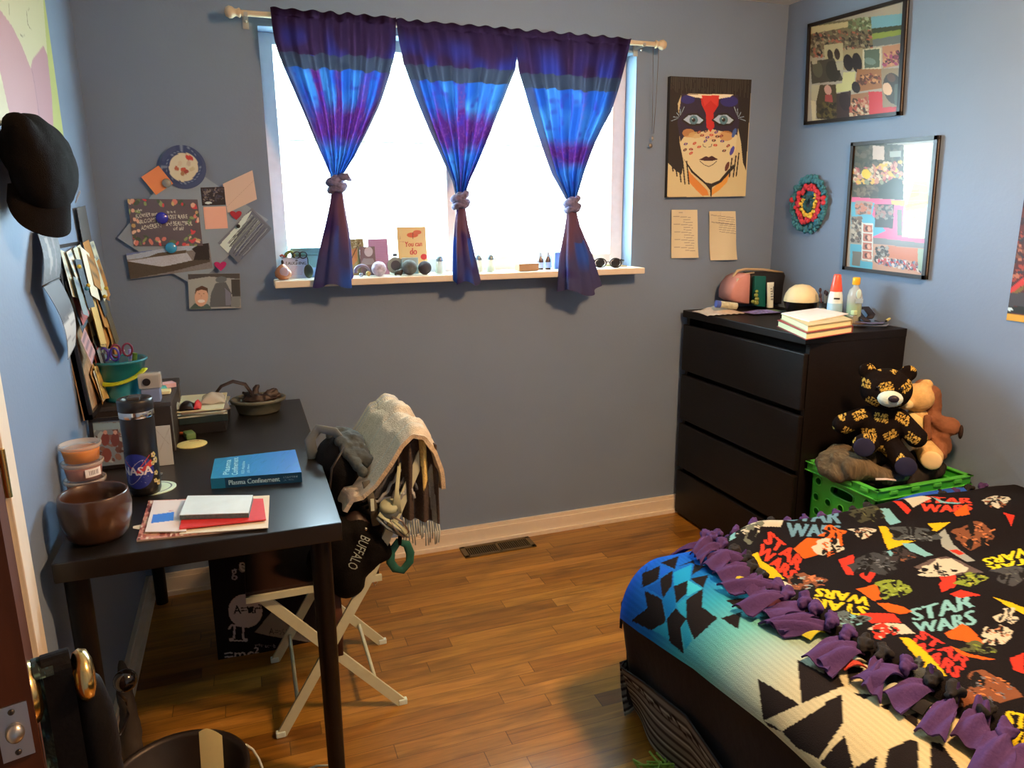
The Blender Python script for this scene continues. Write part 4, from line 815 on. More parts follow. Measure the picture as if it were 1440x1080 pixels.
def strokeF(pts, w, col):
    for p, q in zip(pts, pts[1:]):
        dx, dy = q[0]-p[0], q[1]-p[1]; l = math.hypot(dx, dy) or 1; nx, ny = -dy/l*w/2, dx/l*w/2; a.fill([(p[0]+nx, p[1]+ny), (q[0]+nx, q[1]+ny), (q[0]-nx, q[1]-ny), (p[0]-nx, p[1]-ny)], col)
strokeF(ring(cx_, cy_+4, R0*.85, R0*.32, rot=-.9), 1.6, (.5, .5, .55))
strokeF([(cx_-R0*.75, cy_-R0*.65), (cx_, cy_+2), (cx_+R0*.85, cy_-R0*.85)], 3.0, (.55, .04, .04)); a.fill([(cx_-2, cy_+6), (cx_+R0*.9, cy_-R0*.6), (cx_+R0*1.0, cy_-R0*.25), (cx_+10, cy_+8)], (.55, .04, .04))
tmpq = a.q; a.qf = lambda x, y: (x, y); a.text('NASA', (cx_-R0*.92, cy_+R0*.22), (cx_+R0*.92, cy_+R0*.22), (cx_-R0*.92, cy_-R0*.26), (.75, .75, .75), bold=1.4)
for i in range(14): a.ell(cx_+random.uniform(-.7, .7)*R0, cy_+random.uniform(-.7, .7)*R0, 1, 1, (.6, .6, .7), n=6)
for (x, y, s_) in ((.88, .12, 9), (.93, .28, 10), (.84, .34, 7), (.9, .62, 8), (.95, .9, 9), (.86, .82, 7)):
    for k in range(5): q = k*1.256; a.ell(Wd*x+s_*.7*math.cos(q), Ht*y+s_*.7*math.sin(q), s_*.5, s_*.5, (.62, .55, .38) if k % 2 else (.55, .50, .15), n=8)
m = MB(); a0_ = math.radians(-18)
m.grid(0, 0, lambda u, v: c+Vector((.0405*math.sin(a0_+(u-.42)*2.5), -.0405*math.cos(a0_+(u-.42)*2.5), .118-.098*v)), VG, a, us=np.linspace(0, 1, a.w//1), vs=np.linspace(0, 1, a.h)); build('emblem', m, tb_body)
m = MB(); m.lathe((.165, -.88, DT), [(0, .0025), (.05, .0025), (.052, .0015), (.052, 0), (0, 0)], mat('cream_coaster', P(190, 180, 135), .7, var=.05), n=40); m.lathe((.165, -.88, DT), [(.038, .0027), (.040, .003), (.042, .0027)], mat('coaster_ring', P(110, 105, 90), .7), n=40); single('coaster', m, 'cream round coaster under the black tumbler', 'coaster')
p = onz(270, 625, DT); m = MB(); m.lathe((p.x, p.y, DT), [(0, .003), (.043, .003), (.045, .0015), (.045, 0), (0, 0)], mat('cork_tan', P(205, 160, 85), .8, var=.08, vscale=200), n=40); m.box((p.x+.005, p.y+.028, DT+.0032), (.03, .004, .0005), mat('faded_ink', P(140, 90, 50), .8)); single('coaster', m, 'tan round coaster lying alone near the envelope', 'coaster')
# blue textbook
TLp, TRp, BRp, BLp = (302, 645), (415, 632), (424, 664), (296, 673.5)
BH = .028; zt = DT+BH; P4 = [onz(*p, zt) for p in (TLp, TRp, BRp, BLp)]
bk = thing('textbook', (P4[0]+P4[2])/2-Vector((0, 0, BH)), 'thick blue-green plasma physics textbook lying on the desk', 'book')
a = qmap(Art((0, 0, 0), (.235, 0, 0), (0, .17, 0), P(35, 135, 150, 1.6), 900), P4)
Kb = lambda *c: P(*c, 1.6)
for i in range(a.w): a.a[:, i] = np.array(Kb(30, 135, 150))*(1-i/a.w)+np.array(Kb(55, 120, 175))*(i/a.w)
for i in range(120):
    x, y = random.uniform(298, 425), random.uniform(630, 674); a.line((x, y), (x+random.uniform(2, 9), y-random.uniform(2, 7)), .6, Kb(*random.choice(((40, 150, 160), (25, 110, 140), (45, 130, 180)))), .6)
wt_ = Kb(190, 215, 215)
a.text('Plasma', (321, 666), (325, 646), (313, 667), wt_, .2); a.text('Confinement', (333, 666), (335, 643), (325, 667), wt_, .2); a.text('R.D. Hazeltine', (342, 664), (344, 648), (338, 664), wt_); a.text('J.D. Meiss', (350, 663), (351, 652), (346, 663), wt_)
m = MB(); cov = mat('blue_cover', Kb(28, 95, 120), .3, coat=.4)
q = P4; TL_, TR_, BR_, BL_ = q
m.grid(0, 0, lambda u, v: TL_.lerp(TR_, u).lerp(BL_.lerp(BR_, u), v), VG, a, smooth=False, us=np.linspace(0, 1, a.w), vs=np.linspace(0, 1, a.h)); m.poly([p-Vector((0, 0, .0003)) for p in (BL_, BR_, TR_, TL_)], cov, .0018, Vector((0, 0, 1))); m.poly([p-Vector((0, 0, BH-.002)) for p in (BL_, BR_, TR_, TL_)], cov, .0018, Vector((0, 0, 1))); build('cover', m, bk)
m = MB(); ins = [BL_.lerp(TL_, .01), BR_.lerp(TR_, .01).lerp(BL_, .012), TR_.lerp(BR_, .02).lerp(TL_, .012), TL_.lerp(BL_, .02).lerp(TR_, .012)]; m.poly([p-Vector((0, 0, .002)) for p in ins], mat('page_block', P(215, 190, 150), .8), BH-.004, Vector((0, 0, 1))); build('pages', m, bk)
U = BR_-BL_; a = Art(BL_, U, Vector((0, 0, -BH)), Kb(22, 62, 80), 900); Wd, Ht = a.w, a.h; a.qf = lambda x, y: (x, y)
a.fill([(0, 0), (Wd*.15, 0), (Wd*.15, Ht), (0, Ht)], Kb(30, 110, 125)); a.text('Plasma Confinement', (Wd*.19, Ht*.72), (Wd*.75, Ht*.72), (Wd*.19, Ht*.25), Kb(200, 210, 200), .3); a.text('R.D. HAZELTINE', (Wd*.79, Ht*.48), (Wd*.95, Ht*.48), (Wd*.79, Ht*.3), Kb(150, 160, 160)); a.text('J.D. MEISS', (Wd*.79, Ht*.75), (Wd*.9, Ht*.75), (Wd*.79, Ht*.56), Kb(150, 160, 160))
m = MB(); off = a.V.cross(a.U).normalized()*.0005; m.grid(0, 0, lambda u, v: a.P+a.U*u+a.V*v+off, VG, a, smooth=False, us=np.linspace(0, 1, Wd), vs=np.linspace(0, 1, Ht)); m.poly([a.P, a.P+a.U, a.P+a.U+a.V, a.P+a.V][::-1], cov, .0015, a.V.cross(a.U).normalized()); build('spine', m, bk)
# pile of papers at the desk's front edge
P4 = [onz(*p, DT+.004) for p in ((209, 704), (376, 697), (372, 741.5), (192, 760))]
a = qmap(Art((0, 0, 0), (.28, 0, 0), (0, .2, 0), P(190, 110, 80), 350), P4); a.crowd([(195, 705), (378, 700), (372, 745), (195, 762)], [P(130, 50, 35), P(205, 140, 100), P(90, 40, 30), P(220, 170, 130), P(160, 70, 50)], 420, 3, 2)
slab('magazine', ((209, 704), (376, 697), (372, 741.5), (192, 760)), DT+.004, .0035, mat('magazine_edge', P(180, 130, 95), .7), 'red and brown patterned magazine at the bottom of the paper pile', 'magazine', art=a)
slab('paper_sheet', ((300, 701), (379, 696.5), (377, 742), (252, 751)), DT+.0065, .0016, PAPER, 'cream paper edge sticking out right of the red notebook', 'paper')
P4 = [onz(*p, DT+.009) for p in ((216, 704), (262, 703), (262, 747), (204, 748))]
a = qmap(Art((0, 0, 0), (.1, 0, 0), (0, .12, 0), P(230, 215, 195), 500), P4); a.poly([(215, 724), (243, 720), (241, 732), (212, 736)], P(50, 105, 180)); a.line((236, 719), (243, 718), 1, P(200, 130, 120))
slab('letter', ((216, 704), (262, 703), (262, 747), (204, 748)), DT+.009, .002, PAPER, 'cream letter with a blue bar, left side of the paper pile', 'letter', art=a)
slab('notebook', ((262, 703), (370, 701), (374, 730), (252, 743)), DT+.0125, .003, mat('red_notebook', P(200, 40, 32), .4, coat=.2), 'red notebook under the white pad', 'notebook')
m = MB(); P4 = [onz(*p, DT+.0255) for p in ((264, 697), (355.5, 696), (349.5, 721), (252.5, 724))]; m.poly(P4[::-1], mat('white_pad', P(215, 195, 185, 1.15), .6), .0015, Vector((0, 0, 1))); m.poly([p-Vector((0, 0, .0015)) for p in P4][::-1], mat('pad_block', P(90, 95, 80), .7, var=.2, vscale=200), .0108, Vector((0, 0, 1))); single('note_pad', m, 'white note pad with dark block edge, topmost on the paper pile', 'note pad')
slab('scrap_paper', ((187, 740), (201, 737), (200, 745), (187, 743)), DT+.001, .0008, PAPER, 'tiny white paper scrap between the pot and the paper pile', 'paper')
# box with bucket
m = MB(); BXM = mat('dark_box', (.03, .024, .022), .5, var=.1); m.box((.090, -.38, DT+.078), (.205, .36, .156), BXM, bev=.004); m.box((.090, -.38, DT+.150), (.209, .364, .014), mat('box_lid_dark', (.045, .045, .05), .45), bev=.003); m.box((.192, -.555, DT+.078), (.004, .008, .15), STEEL); m.box((.192, -.24, DT+.078), (.004, .008, .15), STEEL)
single('storage_box', m, 'dark lidded storage box carrying the teal bucket', 'box')
BZ = DT+.158
bu = thing('bucket', (.058, -.47, BZ), 'teal plastic bucket with a lime handle holding scissors and pens', 'bucket')
c = Vector((.058, -.47, BZ)); TEAL = mat('teal_plastic', (.012, .21, .29), .3, coat=.3)
m = MB(); m.lathe(c, [(0, 0), (.052, 0), (.053, .008), (.051, .010), (.071, .118), (.077, .118), (.078, .123), (.0745, .126), (.0685, .122), (.050, .006), (0, .004)], TEAL, n=44); build('bucket_body', m, bu)
m = MB(); LIME = mat('lime_plastic', (.45, .55, .02), .35)
m.tube([c+Vector((.0765*math.sin(q), -.0765*math.cos(q), .092-.028*math.cos(q*1.1)+.012*math.sin(q))) for q in [-1.45+i*2.6/20 for i in range(21)]], .0115, LIME, flat=.35, n=10, upv=(0, 0, 1)); build('handle', m, bu)
def scissors(c0, col, label, rz):
    t = thing('scissors', c0, label, 'scissors'); mt = mat('scissor_'+label.split()[0], P(*col), .35); m = MB(); R = Matrix.Rotation(rz, 3, 'Z')
    for s in (-1, 1): m.tube([c0+R @ Vector((s*.016+.013*math.cos(q), 0, .02+.019*math.sin(q))) for q in [2*math.pi*i/18 for i in range(18)]], .0032, mt, closed=True, upv=(0, 1, 0))
    build('finger_loops', m, t); m = MB(); m.bar(c0+Vector((-.006, 0, 0)), c0+Vector((.004, 0, -.10)), .012, .002, STEEL, upv=(0, 1, 0)); m.bar(c0+Vector((.006, 0, 0)), c0+Vector((-.004, .001, -.10)), .012, .002, STEEL, upv=(0, 1, 0)); build('blades', m, t)
scissors(c+Vector((.010, .00, .130)), (105, 25, 45), 'maroon handled scissors standing upright in the teal bucket', .3)
scissors(c+Vector((-.022, -.015, .122)), (70, 45, 110), 'purple handled scissors standing left in the teal bucket', -.4)
for i, (dx, dy, col, h, lb) in enumerate(((-.045, -.01, (35, 30, 40), .145, 'black marker at the left rim of the teal bucket'), (-.03, .03, (200, 180, 190), .150, 'white marker at the back of the teal bucket'), (.03, .03, (190, 160, 200), .145, 'lilac marker inside the teal bucket'), (.045, 0, (90, 110, 30), .138, 'green marker at the right rim of the teal bucket'))):
    m = MB(); b0 = c+Vector((dx*.5, dy*.5, .01)); e0 = c+Vector((dx, dy, h)); m.cyl(b0, e0, .006, mat('marker'+str(i), P(*col), .4), n=12); m.cyl(b0.lerp(e0, .8), e0+(e0-b0)*.01, .0072, mat('markercap'+str(i), P(*[int(v*.8) for v in col]), .4), n=12); single('marker', m, lb, 'marker')
# camera in case on a grey box
m = MB(); m.box((.142, -.528, BZ+.0195), (.05, .05, .039), mat('grey_carton', P(110, 105, 112), .7), bev=.002); single('carton', m, 'small grey carton beside the teal bucket', 'box')
cs = thing('camera_case', (.142, -.528, BZ+.039), 'clear camera case standing on the small grey carton', 'camera')
m = MB(); m.box((.142, -.528, BZ+.063), (.064, .034, .046), glassy('case_plastic', (.8, .8, .75), .1, .55), bev=.006); build('case_shell', m, cs)
m = MB(); m.box((.142, -.528, BZ+.060), (.05, .024, .030), mat('camera_grey', P(80, 75, 65), .4), bev=.003); m.cyl((.134, -.541, BZ+.062), (.134, -.549, BZ+.062), .011, BLACKFR, n=20); build('camera_body', m, cs)
for k, (x, y, col, lb) in enumerate(((.165, -.44, (225, 200, 120), 'yellow sticky pad on the right of the dark box'), (.150, -.40, (90, 160, 135), 'green sticky pad beside the grey carton'), (.17, -.35, (215, 150, 130), 'pink sticky pad behind the yellow one'))):
    m = MB(); m.box((x, y, BZ+.006+.001*k), (.042, .04, .010+.002*k), mat('pad'+str(k), P(*col), .8), rot=.2*k, bev=.001); single('sticky_pad', m, lb, 'sticky pad', 'sticky pads on the dark storage box')
# framed photo and envelope
def leaning(name, x0, x1, y, h, lean, draw, col, label, cat, bw=0, mt=None, th=.008):
    n = Vector((0, -math.cos(lean), math.sin(lean))); vd = Vector((0, -math.sin(lean), -math.cos(lean))); top = Vector((x0, y+math.sin(lean)*h, DT+.001+h*math.cos(lean)+.0))
    a = Art(top+n*.001, Vector((x1-x0, 0, 0)), vd*h, col, 600); draw and draw(a)
    t = thing(name, (x0/2+x1/2, y, DT), label, cat); m = MB(); sheet(m, a, .001); build('picture' if bw else 'front', m, t)
    m = MB(); U = Vector((x1-x0, 0, 0)); V = vd*h
    if bw:
        for o, s1, s2 in ((top, U, vd*bw), (top+V-vd*bw, U, vd*bw), (top, Vector((bw, 0, 0)), V), (top+U-Vector((bw, 0, 0)), Vector((bw, 0, 0)), V)): m.poly([p+n*.005 for p in (o, o+s2, o+s1+s2, o+s1)], mt, th, n)
    else: m.poly([top, top+V, top+U+V, top+U], mt, th, n)
    build('frame' if bw else 'back', m, t)
def d_df(a):
    a.crowd([(118, 597), (172, 595), (172, 650), (122, 650)], [P(120, 75, 55), P(90, 50, 38), P(70, 40, 30), P(150, 140, 120)], 60, 4, 3); a.ell(148, 618, 6, 9, P(110, 45, 35)); a.ell(162, 618, 6, 10, P(100, 42, 32)); a.ell(125, 628, 5, 8, P(110, 40, 30)); a.ell(150, 640, 7, 10, P(120, 55, 40)); a.ell(148, 608, 3, 3, P(190, 120, 90)); a.ell(162, 608, 3, 3, P(185, 120, 90)); a.poly([(116, 596), (172, 594), (172, 603), (117, 606)], P(125, 128, 115))
leaning('picture_frame', -.012, .112, -.665, .148, .12, d_df, P(110, 105, 95), 'dark framed group photo standing on the desk behind the tumbler', 'picture frame', .010, BLACKFR)
leaning('envelope', .150, .197, -.69, .115, .10, lambda a: (a.line((218, 603), (238, 625), .6, P(150, 125, 100)), a.line((238, 602), (222, 640), .6, P(150, 125, 100))), P(175, 150, 122), 'tan envelope standing against the dark storage box', 'envelope', 0, mat('tan_paper', P(175, 150, 122), .8), .004)
# folders, magazines, packet
def boxes(name, cx, cy, z, sx, sy, sz, mt, label, cat, rz=0, group=None, bev=.002):
    m = MB(); m.box((cx, cy, z+sz/2), (sx, sy, sz), mt, rot=rz, bev=bev); return single(name, m, label, cat, group)
boxes('binder', .268, -.27, DT, .145, .23, .035, mat('black_binder', (.015, .015, .017), .4), 'black binder at the bottom of the magazine pile', 'binder', -.05)
boxes('binder', .266, -.27, DT+.0352, .15, .23, .022, mat('teal_binder', (.02, .04, .045), .35), 'dark teal binder second in the magazine pile', 'binder', .03)
for i in range(5):
    boxes('magazine', .262+.004*(i % 2), -.268-.003*i, DT+.0576+i*.0052, .152, .235, .005, mat('mag%d' % i, P(*((190, 165, 130), (150, 130, 100), (205, 185, 150), (120, 90, 70), (200, 170, 120))[i]), .6), ('beige magazine lying on the dark teal binder', 'olive magazine, second above the binders', 'pale magazine in the middle of the pile', 'brown magazine, second from the top of the pile', 'topmost cream magazine under the snack packet')[i], 'magazine', [.05, -.08, .02, .12, -.04][i], 'magazines piled on the binders')
pk = thing('snack_packet', (.235, -.33, DT+.084), 'crumpled black and red snack packet on the magazine pile', 'packet')
def crump(c, sx, sy, mt, nm, par, k, seed, h=.02):
    m = MB(); r = random.Random(seed); ph = [r.uniform(0, 6) for _ in range(6)]
    m.grid(24, 18, lambda u, v: Vector(c)+Vector(((u-.5)*sx, (v-.5)*sy, h*(math.sin(math.pi*u)*math.sin(math.pi*v))**.5+k*.5*math.sin(u*9+ph[0])*math.sin(v*7+ph[1])+.004)), mt); m.grid(4, 4, lambda u, v: Vector(c)+Vector(((u-.5)*sx, (.5-v)*sy, .0)), mt); return build(nm, m, par) if par else m
crump((.222, -.36, DT+.0845), .045, .07, mat('black_foil', (.02, .015, .015), .3, metal=.3), 'black_panel', pk, .003, 1); crump((.254, -.36, DT+.0845), .022, .07, mat('red_foil', P(200, 45, 40), .3), 'red_panel', pk, .003, 2); crump((.18, -.35, DT+.0845), .04, .07, mat('tan_foil', P(150, 130, 100), .35), 'tan_panel', pk, .004, 3)
m = crump((.30, -.29, DT+.0845), .075, .10, glassy('crinkled_plastic', (.7, .65, .55), .2, .35), '', None, .006, 5, .025); single('plastic_bag', m, 'crumpled clear plastic bag beside the snack packet', 'bag')
# tub with straps and glasses
pt = thing('oval_tub', (.445, -.165, DT), 'oval grey-green plastic tub at the far right desk corner', 'tub')
m = MB(); v = []; TGM = mat('sage_plastic', (.13, .145, .115), .4)
def ovl(pr): 
    mm = MB(); mm.lathe((0, 0, 0), pr, TGM, n=40); return mm
mm = ovl([(0, 0), (.070, 0), (.076, .006), (.086, .040), (.098, .042), (.100, .052), (.094, .055), (.090, .050), (.082, .044), (.073, .008), (0, .006)])
m.add([Vector((.445+p[0]*.98, -.165+p[1]*.82, DT+p[2])) for p in mm.v], mm.f, TGM, True); build('tub_body', m, pt)
SD = mat('dark_leather', (.03, .018, .015), .5, var=.2)
m = MB(); m.tube([Vector((.295, -.19, .815)), Vector((.325, -.18, .850)), Vector((.365, -.18, .864)), Vector((.405, -.18, .850)), Vector((.43, -.18, .805))], .011, SD, flat=.4, n=10); m.tube([Vector((.43, -.18, .805)), Vector((.44, -.185, .79))], .010, SD, n=8); single('leather_strap', m, 'brown leather strap arching out of the oval tub', 'strap')
v, f = blob([('c', (.43, -.17, .80), (.445, -.16, .835), .016, .010), ('c', (.425, -.17, .80), (.40, -.15, .812), .014, .006), ('c', (.44, -.19, .80), (.475, -.19, .795), .014, .012), ('c', (.475, -.16, .802), (.505, -.15, .812), .012, .012), ('c', (.505, -.15, .812), (.52, -.16, .79), .012, .008), ('e', (.45, -.165, .79), (.06, .045, .014))], .005, 2, .005, 60, 2)
m = MB(); m.add(v, f, SD, True); single('crumpled_gloves', m, 'crumpled dark leather pieces heaped in the oval tub', 'gloves')
m = MB(); e0 = onz(252, 609, DT+.006); e1 = onz(268, 612, DT+.006); m.cyl(e0, e1, .006, mat('orange_plastic', P(205, 95, 45), .4), n=12); m.cyl(e1, e1+(e1-e0)*.25, .005, mat('red_tip', P(160, 40, 40), .4), r2=.001, n=12); single('marker', m, 'small orange marker lying beside the binders', 'marker')
m = MB(); e0 = onz(222, 668, DT+.004); m.box(e0, (.012, .03, .006), STEEL, rot=-.5, bev=.002); single('clip', m, 'small silver clip beside the tumbler coaster', 'clip')
m = MB(); m.box((.225, -.43, DT+.012), (.03, .05, .022), mat('green_trinket', P(90, 100, 50), .6), rot=.3, bev=.006); single('eraser', m, 'small green eraser at the foot of the dark box', 'eraser')
# ================================================================ folding chair
FR = mat('cream_metal', P(185, 160, 115), .4)
ch = thing('folding_chair', (.6, -.81, 0), 'cream metal folding chair with a brown seat at the desk', 'chair')
for y, yi in ((-1.005, -.985), (-.625, -.645)):
    m = MB(); m.bar((.425, y, .008), (.70, y, .455), .010, .028, FR, upv=(0, 0, 1)); m.bar((.70, y, .455), (.862, y, .80), .010, .026, FR); bl__ = build('backrest_leg', m, ch); m = MB(); m.box((.422, y, .010), (.026, .016, .018), mat('foot_cap', P(200, 185, 150), .5), bev=.003); build('foot_cap', m, bl__)
    m = MB(); m.bar((.772, yi, .008), (.40, yi, .435), .010, .028, FR); sl__ = build('seat_leg', m, ch); m = MB(); m.box((.776, yi, .010), (.026, .016, .018), MATS['foot_cap'], bev=.003); build('foot_cap', m, sl__)
for a_, b_ in (((.475, -1.0, .088), (.475, -.63, .088)), ((.70, -.985, .09), (.70, -.645, .09))): m = MB(); m.cyl(a_, b_, .006, FR, n=10); build('stretcher', m, ch)
SEATM = mat('brown_seat', (.030, .014, .008), .5, var=.15, stretch=(3, 30, 3), spec=.3)
m = MB(); m.box((.545, -.815, .448), (.36, .36, .016), SEATM, bev=.005); build('seat', m, ch)
m = MB(); m.bar((.365, -1.0, .436), (.73, -1.0, .436), .010, .018, FR); m.bar((.365, -.63, .436), (.73, -.63, .436), .010, .018, FR); m.bar((.37, -1.0, .436), (.37, -.63, .436), .010, .018, FR); build('seat_frame', m, ch)
m = MB(); m.box((.84, -.815, .75), (.014, .37, .08), SEATM, rot=Matrix.Rotation(.42, 3, 'Y'), bev=.004); build('backrest', m, ch)
# throw draped over the backrest
THR = mat('woven_throw', 'V', .95, bump=.8, bscale=250, spec=.1)
pr = [(.645, .655), (.66, .682), (.685, .685), (.72, .715), (.765, .775), (.805, .835), (.835, .862), (.862, .853), (.888, .805), (.902, .74), (.906, .68)]
pa = np.array(pr); al = np.r_[0, np.cumsum(np.hypot(*np.diff(pa, axis=0).T))]; al /= al[-1]
def prof(v): return np.interp(v, al, pa[:, 0]), np.interp(v, al, pa[:, 1])
art = Art((0, 0, 0), (.4, 0, 0), (0, 0, .45), (.60, .52, .37), 300); art.noise(.12, 5); hw = art.w
for x, c_, w_ in ((6, (150, 125, 110), 3), (14, (160, 140, 120), 2), (60, (165, 150, 120), 2), (100, (170, 155, 125), 2)): art.fill([(x, 0), (x+w_, 0), (x+w_, art.h), (x, art.h)], P(*c_), .5)
art.fill([(0, 0), (hw, 0), (hw, 30), (0, 22)], P(185, 155, 120), .5); art.fill([(0, 8), (hw, 5), (hw, 10), (0, 14)], P(120, 95, 80), .6)
tw = thing('throw_blanket', (.78, -.81, .66), 'cream woven throw draped over the chair back', 'blanket')
def thr(u, v):
    x, z = prof(v); k = .012*math.sin(u*14+v*5)*math.sin(math.pi*v)+.005*math.sin(u*37+v*9); y = -.60-.42*u-.03*math.sin(math.pi*v)*u+.02*(1-u)*(1-v)
    return Vector((x+k*.5-.015*(1-u)*(v < .5), y, z+k*.6-.016*(1-u)*0))
m = MB(); m.grid(90, 80, thr, THR, art, thick=.012, back=THR); build('throw_cloth', m, tw)
m = MB(); DKT = mat('dark_throw_lining', P(78, 66, 56), .95, bump=.8, bscale=200)
for i in range(4):
    s = .72-i*.15; cx_, cz_ = .765, .700
    pts = []
    for k in range(24):
        v_ = .06+k/23*.78; x, z = prof(v_); pts.append(Vector((cx_+(x-cx_)*s+.01*i, -.99-.006*i+.002*math.sin(k), cz_+(z-cz_)*s-.018-.010*i+.004*math.sin(k*1.7+i))))
    m.tube(pts, .0048, DKT if i % 2 == 0 else mat('cream_fold', P(150, 130, 110), .95), n=6, flat=1)
mm = MB(); mm.grid(20, 16, lambda u, v: Vector((.70+.165*u, -.965, .665+v*(prof(.25+.58*u)[1]-.725))), DKT, thick=.01); m.add(mm.v, mm.f, DKT, False); build('folded_lining', m, tw)
# scarf hanging with fringe
sc = thing('scarf', (.845, -1.0, .54), 'dark grey fringed scarf hanging below the throw', 'scarf')
a = Art((0, 0, 0), (.12, 0, 0), (0, 0, .3), (.075, .060, .052), 500); a.fill([(32, 0), (42, 0), (44, 70), (34, 90)], P(220, 165, 85)); a.fill([(20, 0), (22, 0), (22, 150), (20, 150)], P(60, 50, 45)); a.fill([(44, 60), (52, 40), (54, 150), (48, 150)], P(150, 130, 105)); a.noise(.15, 2)
m = MB(); m.grid(60, 60, lambda u, v: Vector((.790+.105*u+.008*v, -1.015+.012*math.sin(u*16+v*2)+.015*v-.03*(1-v)*(u > 2), .815-.21*v-.03*v*u+.02*math.sin(u*3.1)*(1-v))), THR, a, thick=.004, back=THR); build('scarf_cloth', m, sc)
m = MB()
for i in range(16):
    x = .80+i*.0068; z0 = .607-.03*(i/16); l = random.uniform(.05, .085); m.tube([Vector((x, -1.0+.01*math.sin(i), z0)), Vector((x+.002, -1.0, z0-l*.5)), Vector((x+random.uniform(-.004, .006), -1.0, z0-l))], .0022, mat('fringe_cream', P(165, 145, 115), .95), rad=[.0015, .003, .0018], n=6)
build('fringe', m, sc)
# backpack
BPK = mat('black_nylon', (.0035, .0035, .004), .7, bump=.5, bscale=300, var=.2, spec=.12)
bp_ = thing('backpack', (.66, -.83, .456), 'black backpack standing on the chair seat', 'backpack')
v, f = blob([('e', (.655, -.80, .61), (.085, .135, .165)), ('e', (.66, -.80, .70), (.08, .12, .11)), ('e', (.63, -.90, .55), (.075, .09, .10)), ('e', (.70, -.93, .58), (.055, .07, .11)), ('e', (.60, -.80, .55), (.06, .13, .10))], .012, 4, .006, 12, 4)
m = MB(); m.add(v, f, BPK, True); build('pack_body', m, bp_)
m = MB()
for pts_ in (((.60, -.93, .52), (.60, -.93, .64), (.62, -.92, .75), (.66, -.90, .80)),): m.tube([Vector(p) for p in pts_], .0035, mat('zip_tape', (.02, .018, .016), .4), n=6)
build('zip', m, bp_)
m = MB(); m.tube([Vector((.585, -.78, .70)), Vector((.575, -.79, .80)), Vector((.60, -.80, .835)), Vector((.645, -.82, .825)), Vector((.66, -.83, .80))], .016, mat('grey_webbing', P(105, 95, 80), .8), flat=.25, n=10, upv=(0, 1, 0)); build('grab_strap', m, bp_)
m = MB(); m.tube([Vector((.70, -1.00, .73)), Vector((.715, -1.01, .66)), Vector((.72, -1.01, .60))], .011, mat('olive_webbing', P(80, 65, 45), .8), flat=.25, n=8, upv=(0, 1, 0)); m.box((.712, -1.018, .665), (.010, .004, .035), mat('cream_buckle', P(190, 170, 130), .5), bev=.001); build('side_strap', m, bp_)
m = MB(); v, f = blob([('e', (.665, -.985, .585), (.05, .035, .055))], .008, 2, .003, 30, 1); m.add(v, f, mat('dark_leather_pocket', (.022, .012, .010), .5), True); sp__ = build('side_pocket', m, bp_); m = MB(); m.ball((.690, -1.024, .60), .0055, mat('snap_metal', (.8, .75, .6), .2, metal=1), n=10); build('snap_button', m, sp__)
m = MB(); v, f = blob([('e', (.68, -.80, .79), (.05, .06, .028)), ('c', (.66, -.84, .795), (.735, -.91, .745), .022, .020), ('c', (.66, -.86, .79), (.70, -.95, .74), .014, .016), ('c', (.64, -.78, .81), (.69, -.76, .80), .018, .018), ('c', (.70, -.80, .80), (.74, -.90, .74), .018, .014)], .005, 2, .0055, 42, 4); m.add(v, f, mat('faded_denim', (.055, .072, .075), .95, bump=.6, bscale=80, var=.25), True); single('denim_shirt', m, 'crumpled blue-grey denim lying on top of the backpack', 'shirt')
# lettered black bag lying below
bg_ = thing('duffel_bag', (.66, -.95, .40), 'black bag with grey capital lettering hanging from the chair', 'bag')
pts = [ony(x, y, -1.0) for x, y in ((432, 775), (500, 722), (556, 762), (540, 800), (515, 832), (470, 838), (440, 815))]
v, f = blob([('c', ony(470, 750, -.99), ony(490, 815, -.99), .055, .055), ('c', ony(500, 745, -.99), ony(537, 775, -.99), .045, .034), ('c', ony(520, 780, -.99), ony(485, 818, -.99), .042, .035), ('e', ony(462, 790, -.97), (.06, .06, .075))], .010, 4, .004, 14, 6)
m = MB(); m.add(v, f, mat('black_canvas', (.004, .0035, .003), .8, bump=.5, bscale=250, spec=.12), True); build('bag_body', m, bg_)
tv, tt_ = text_tris('BUFFALO'); m = MB(); A0, A1, A2 = ony(508, 752, -1.066), ony(488, 797, -1.066), ony(521, 758, -1.066)
m.add([A0+(A1-A0)*x_+(A2-A0)*y_ for x_, y_ in tv], [t for t in tt_], mat('grey_lettering', P(150, 135, 105), .8)); build('lettering', m, bg_)
# hat-like rolled webbing + carabiner + green loop
rw = thing('webbing_roll', ony(550, 730, -1.02), 'rolled beige and grey webbing beside the backpack', 'strap')
m = MB(); c = ony(547, 712, -1.02); BE = mat('beige_webbing', P(165, 145, 100), .85); GW = mat('grey_rubber', P(88, 82, 70), .6)
m.lathe(c, [(0, .012), (.022, .011), (.026, .004), (.026, -.012), (.012, -.014)], BE, M=Matrix.Rotation(.35, 3, 'X'), n=28); m.lathe(c+Vector((0, 0, -.012)), [(.0265, .010), (.030, .0), (.0265, -.010)], GW, M=Matrix.Rotation(.35, 3, 'X'), n=28)
m.tube([ony(533, 722, -1.03), ony(548, 732, -1.04), ony(562, 742, -1.03), ony(572, 750, -1.02)], .016, BE, flat=.3, n=10); m.tube([ony(530, 728, -1.04), ony(545, 742, -1.045), ony(560, 750, -1.035), ony(573, 753, -1.02)], .009, GW, flat=.5, n=8); build('rolled_strap', m, rw)
m = MB(); m.tube([ony(562, 650, -1.0), ony(558, 690, -1.03), ony(557, 722, -1.035)], .01, BE, rad=[.005, .006, .016], flat=.2, n=8, upv=(0, 1, 0)); build('loose_end', m, rw)
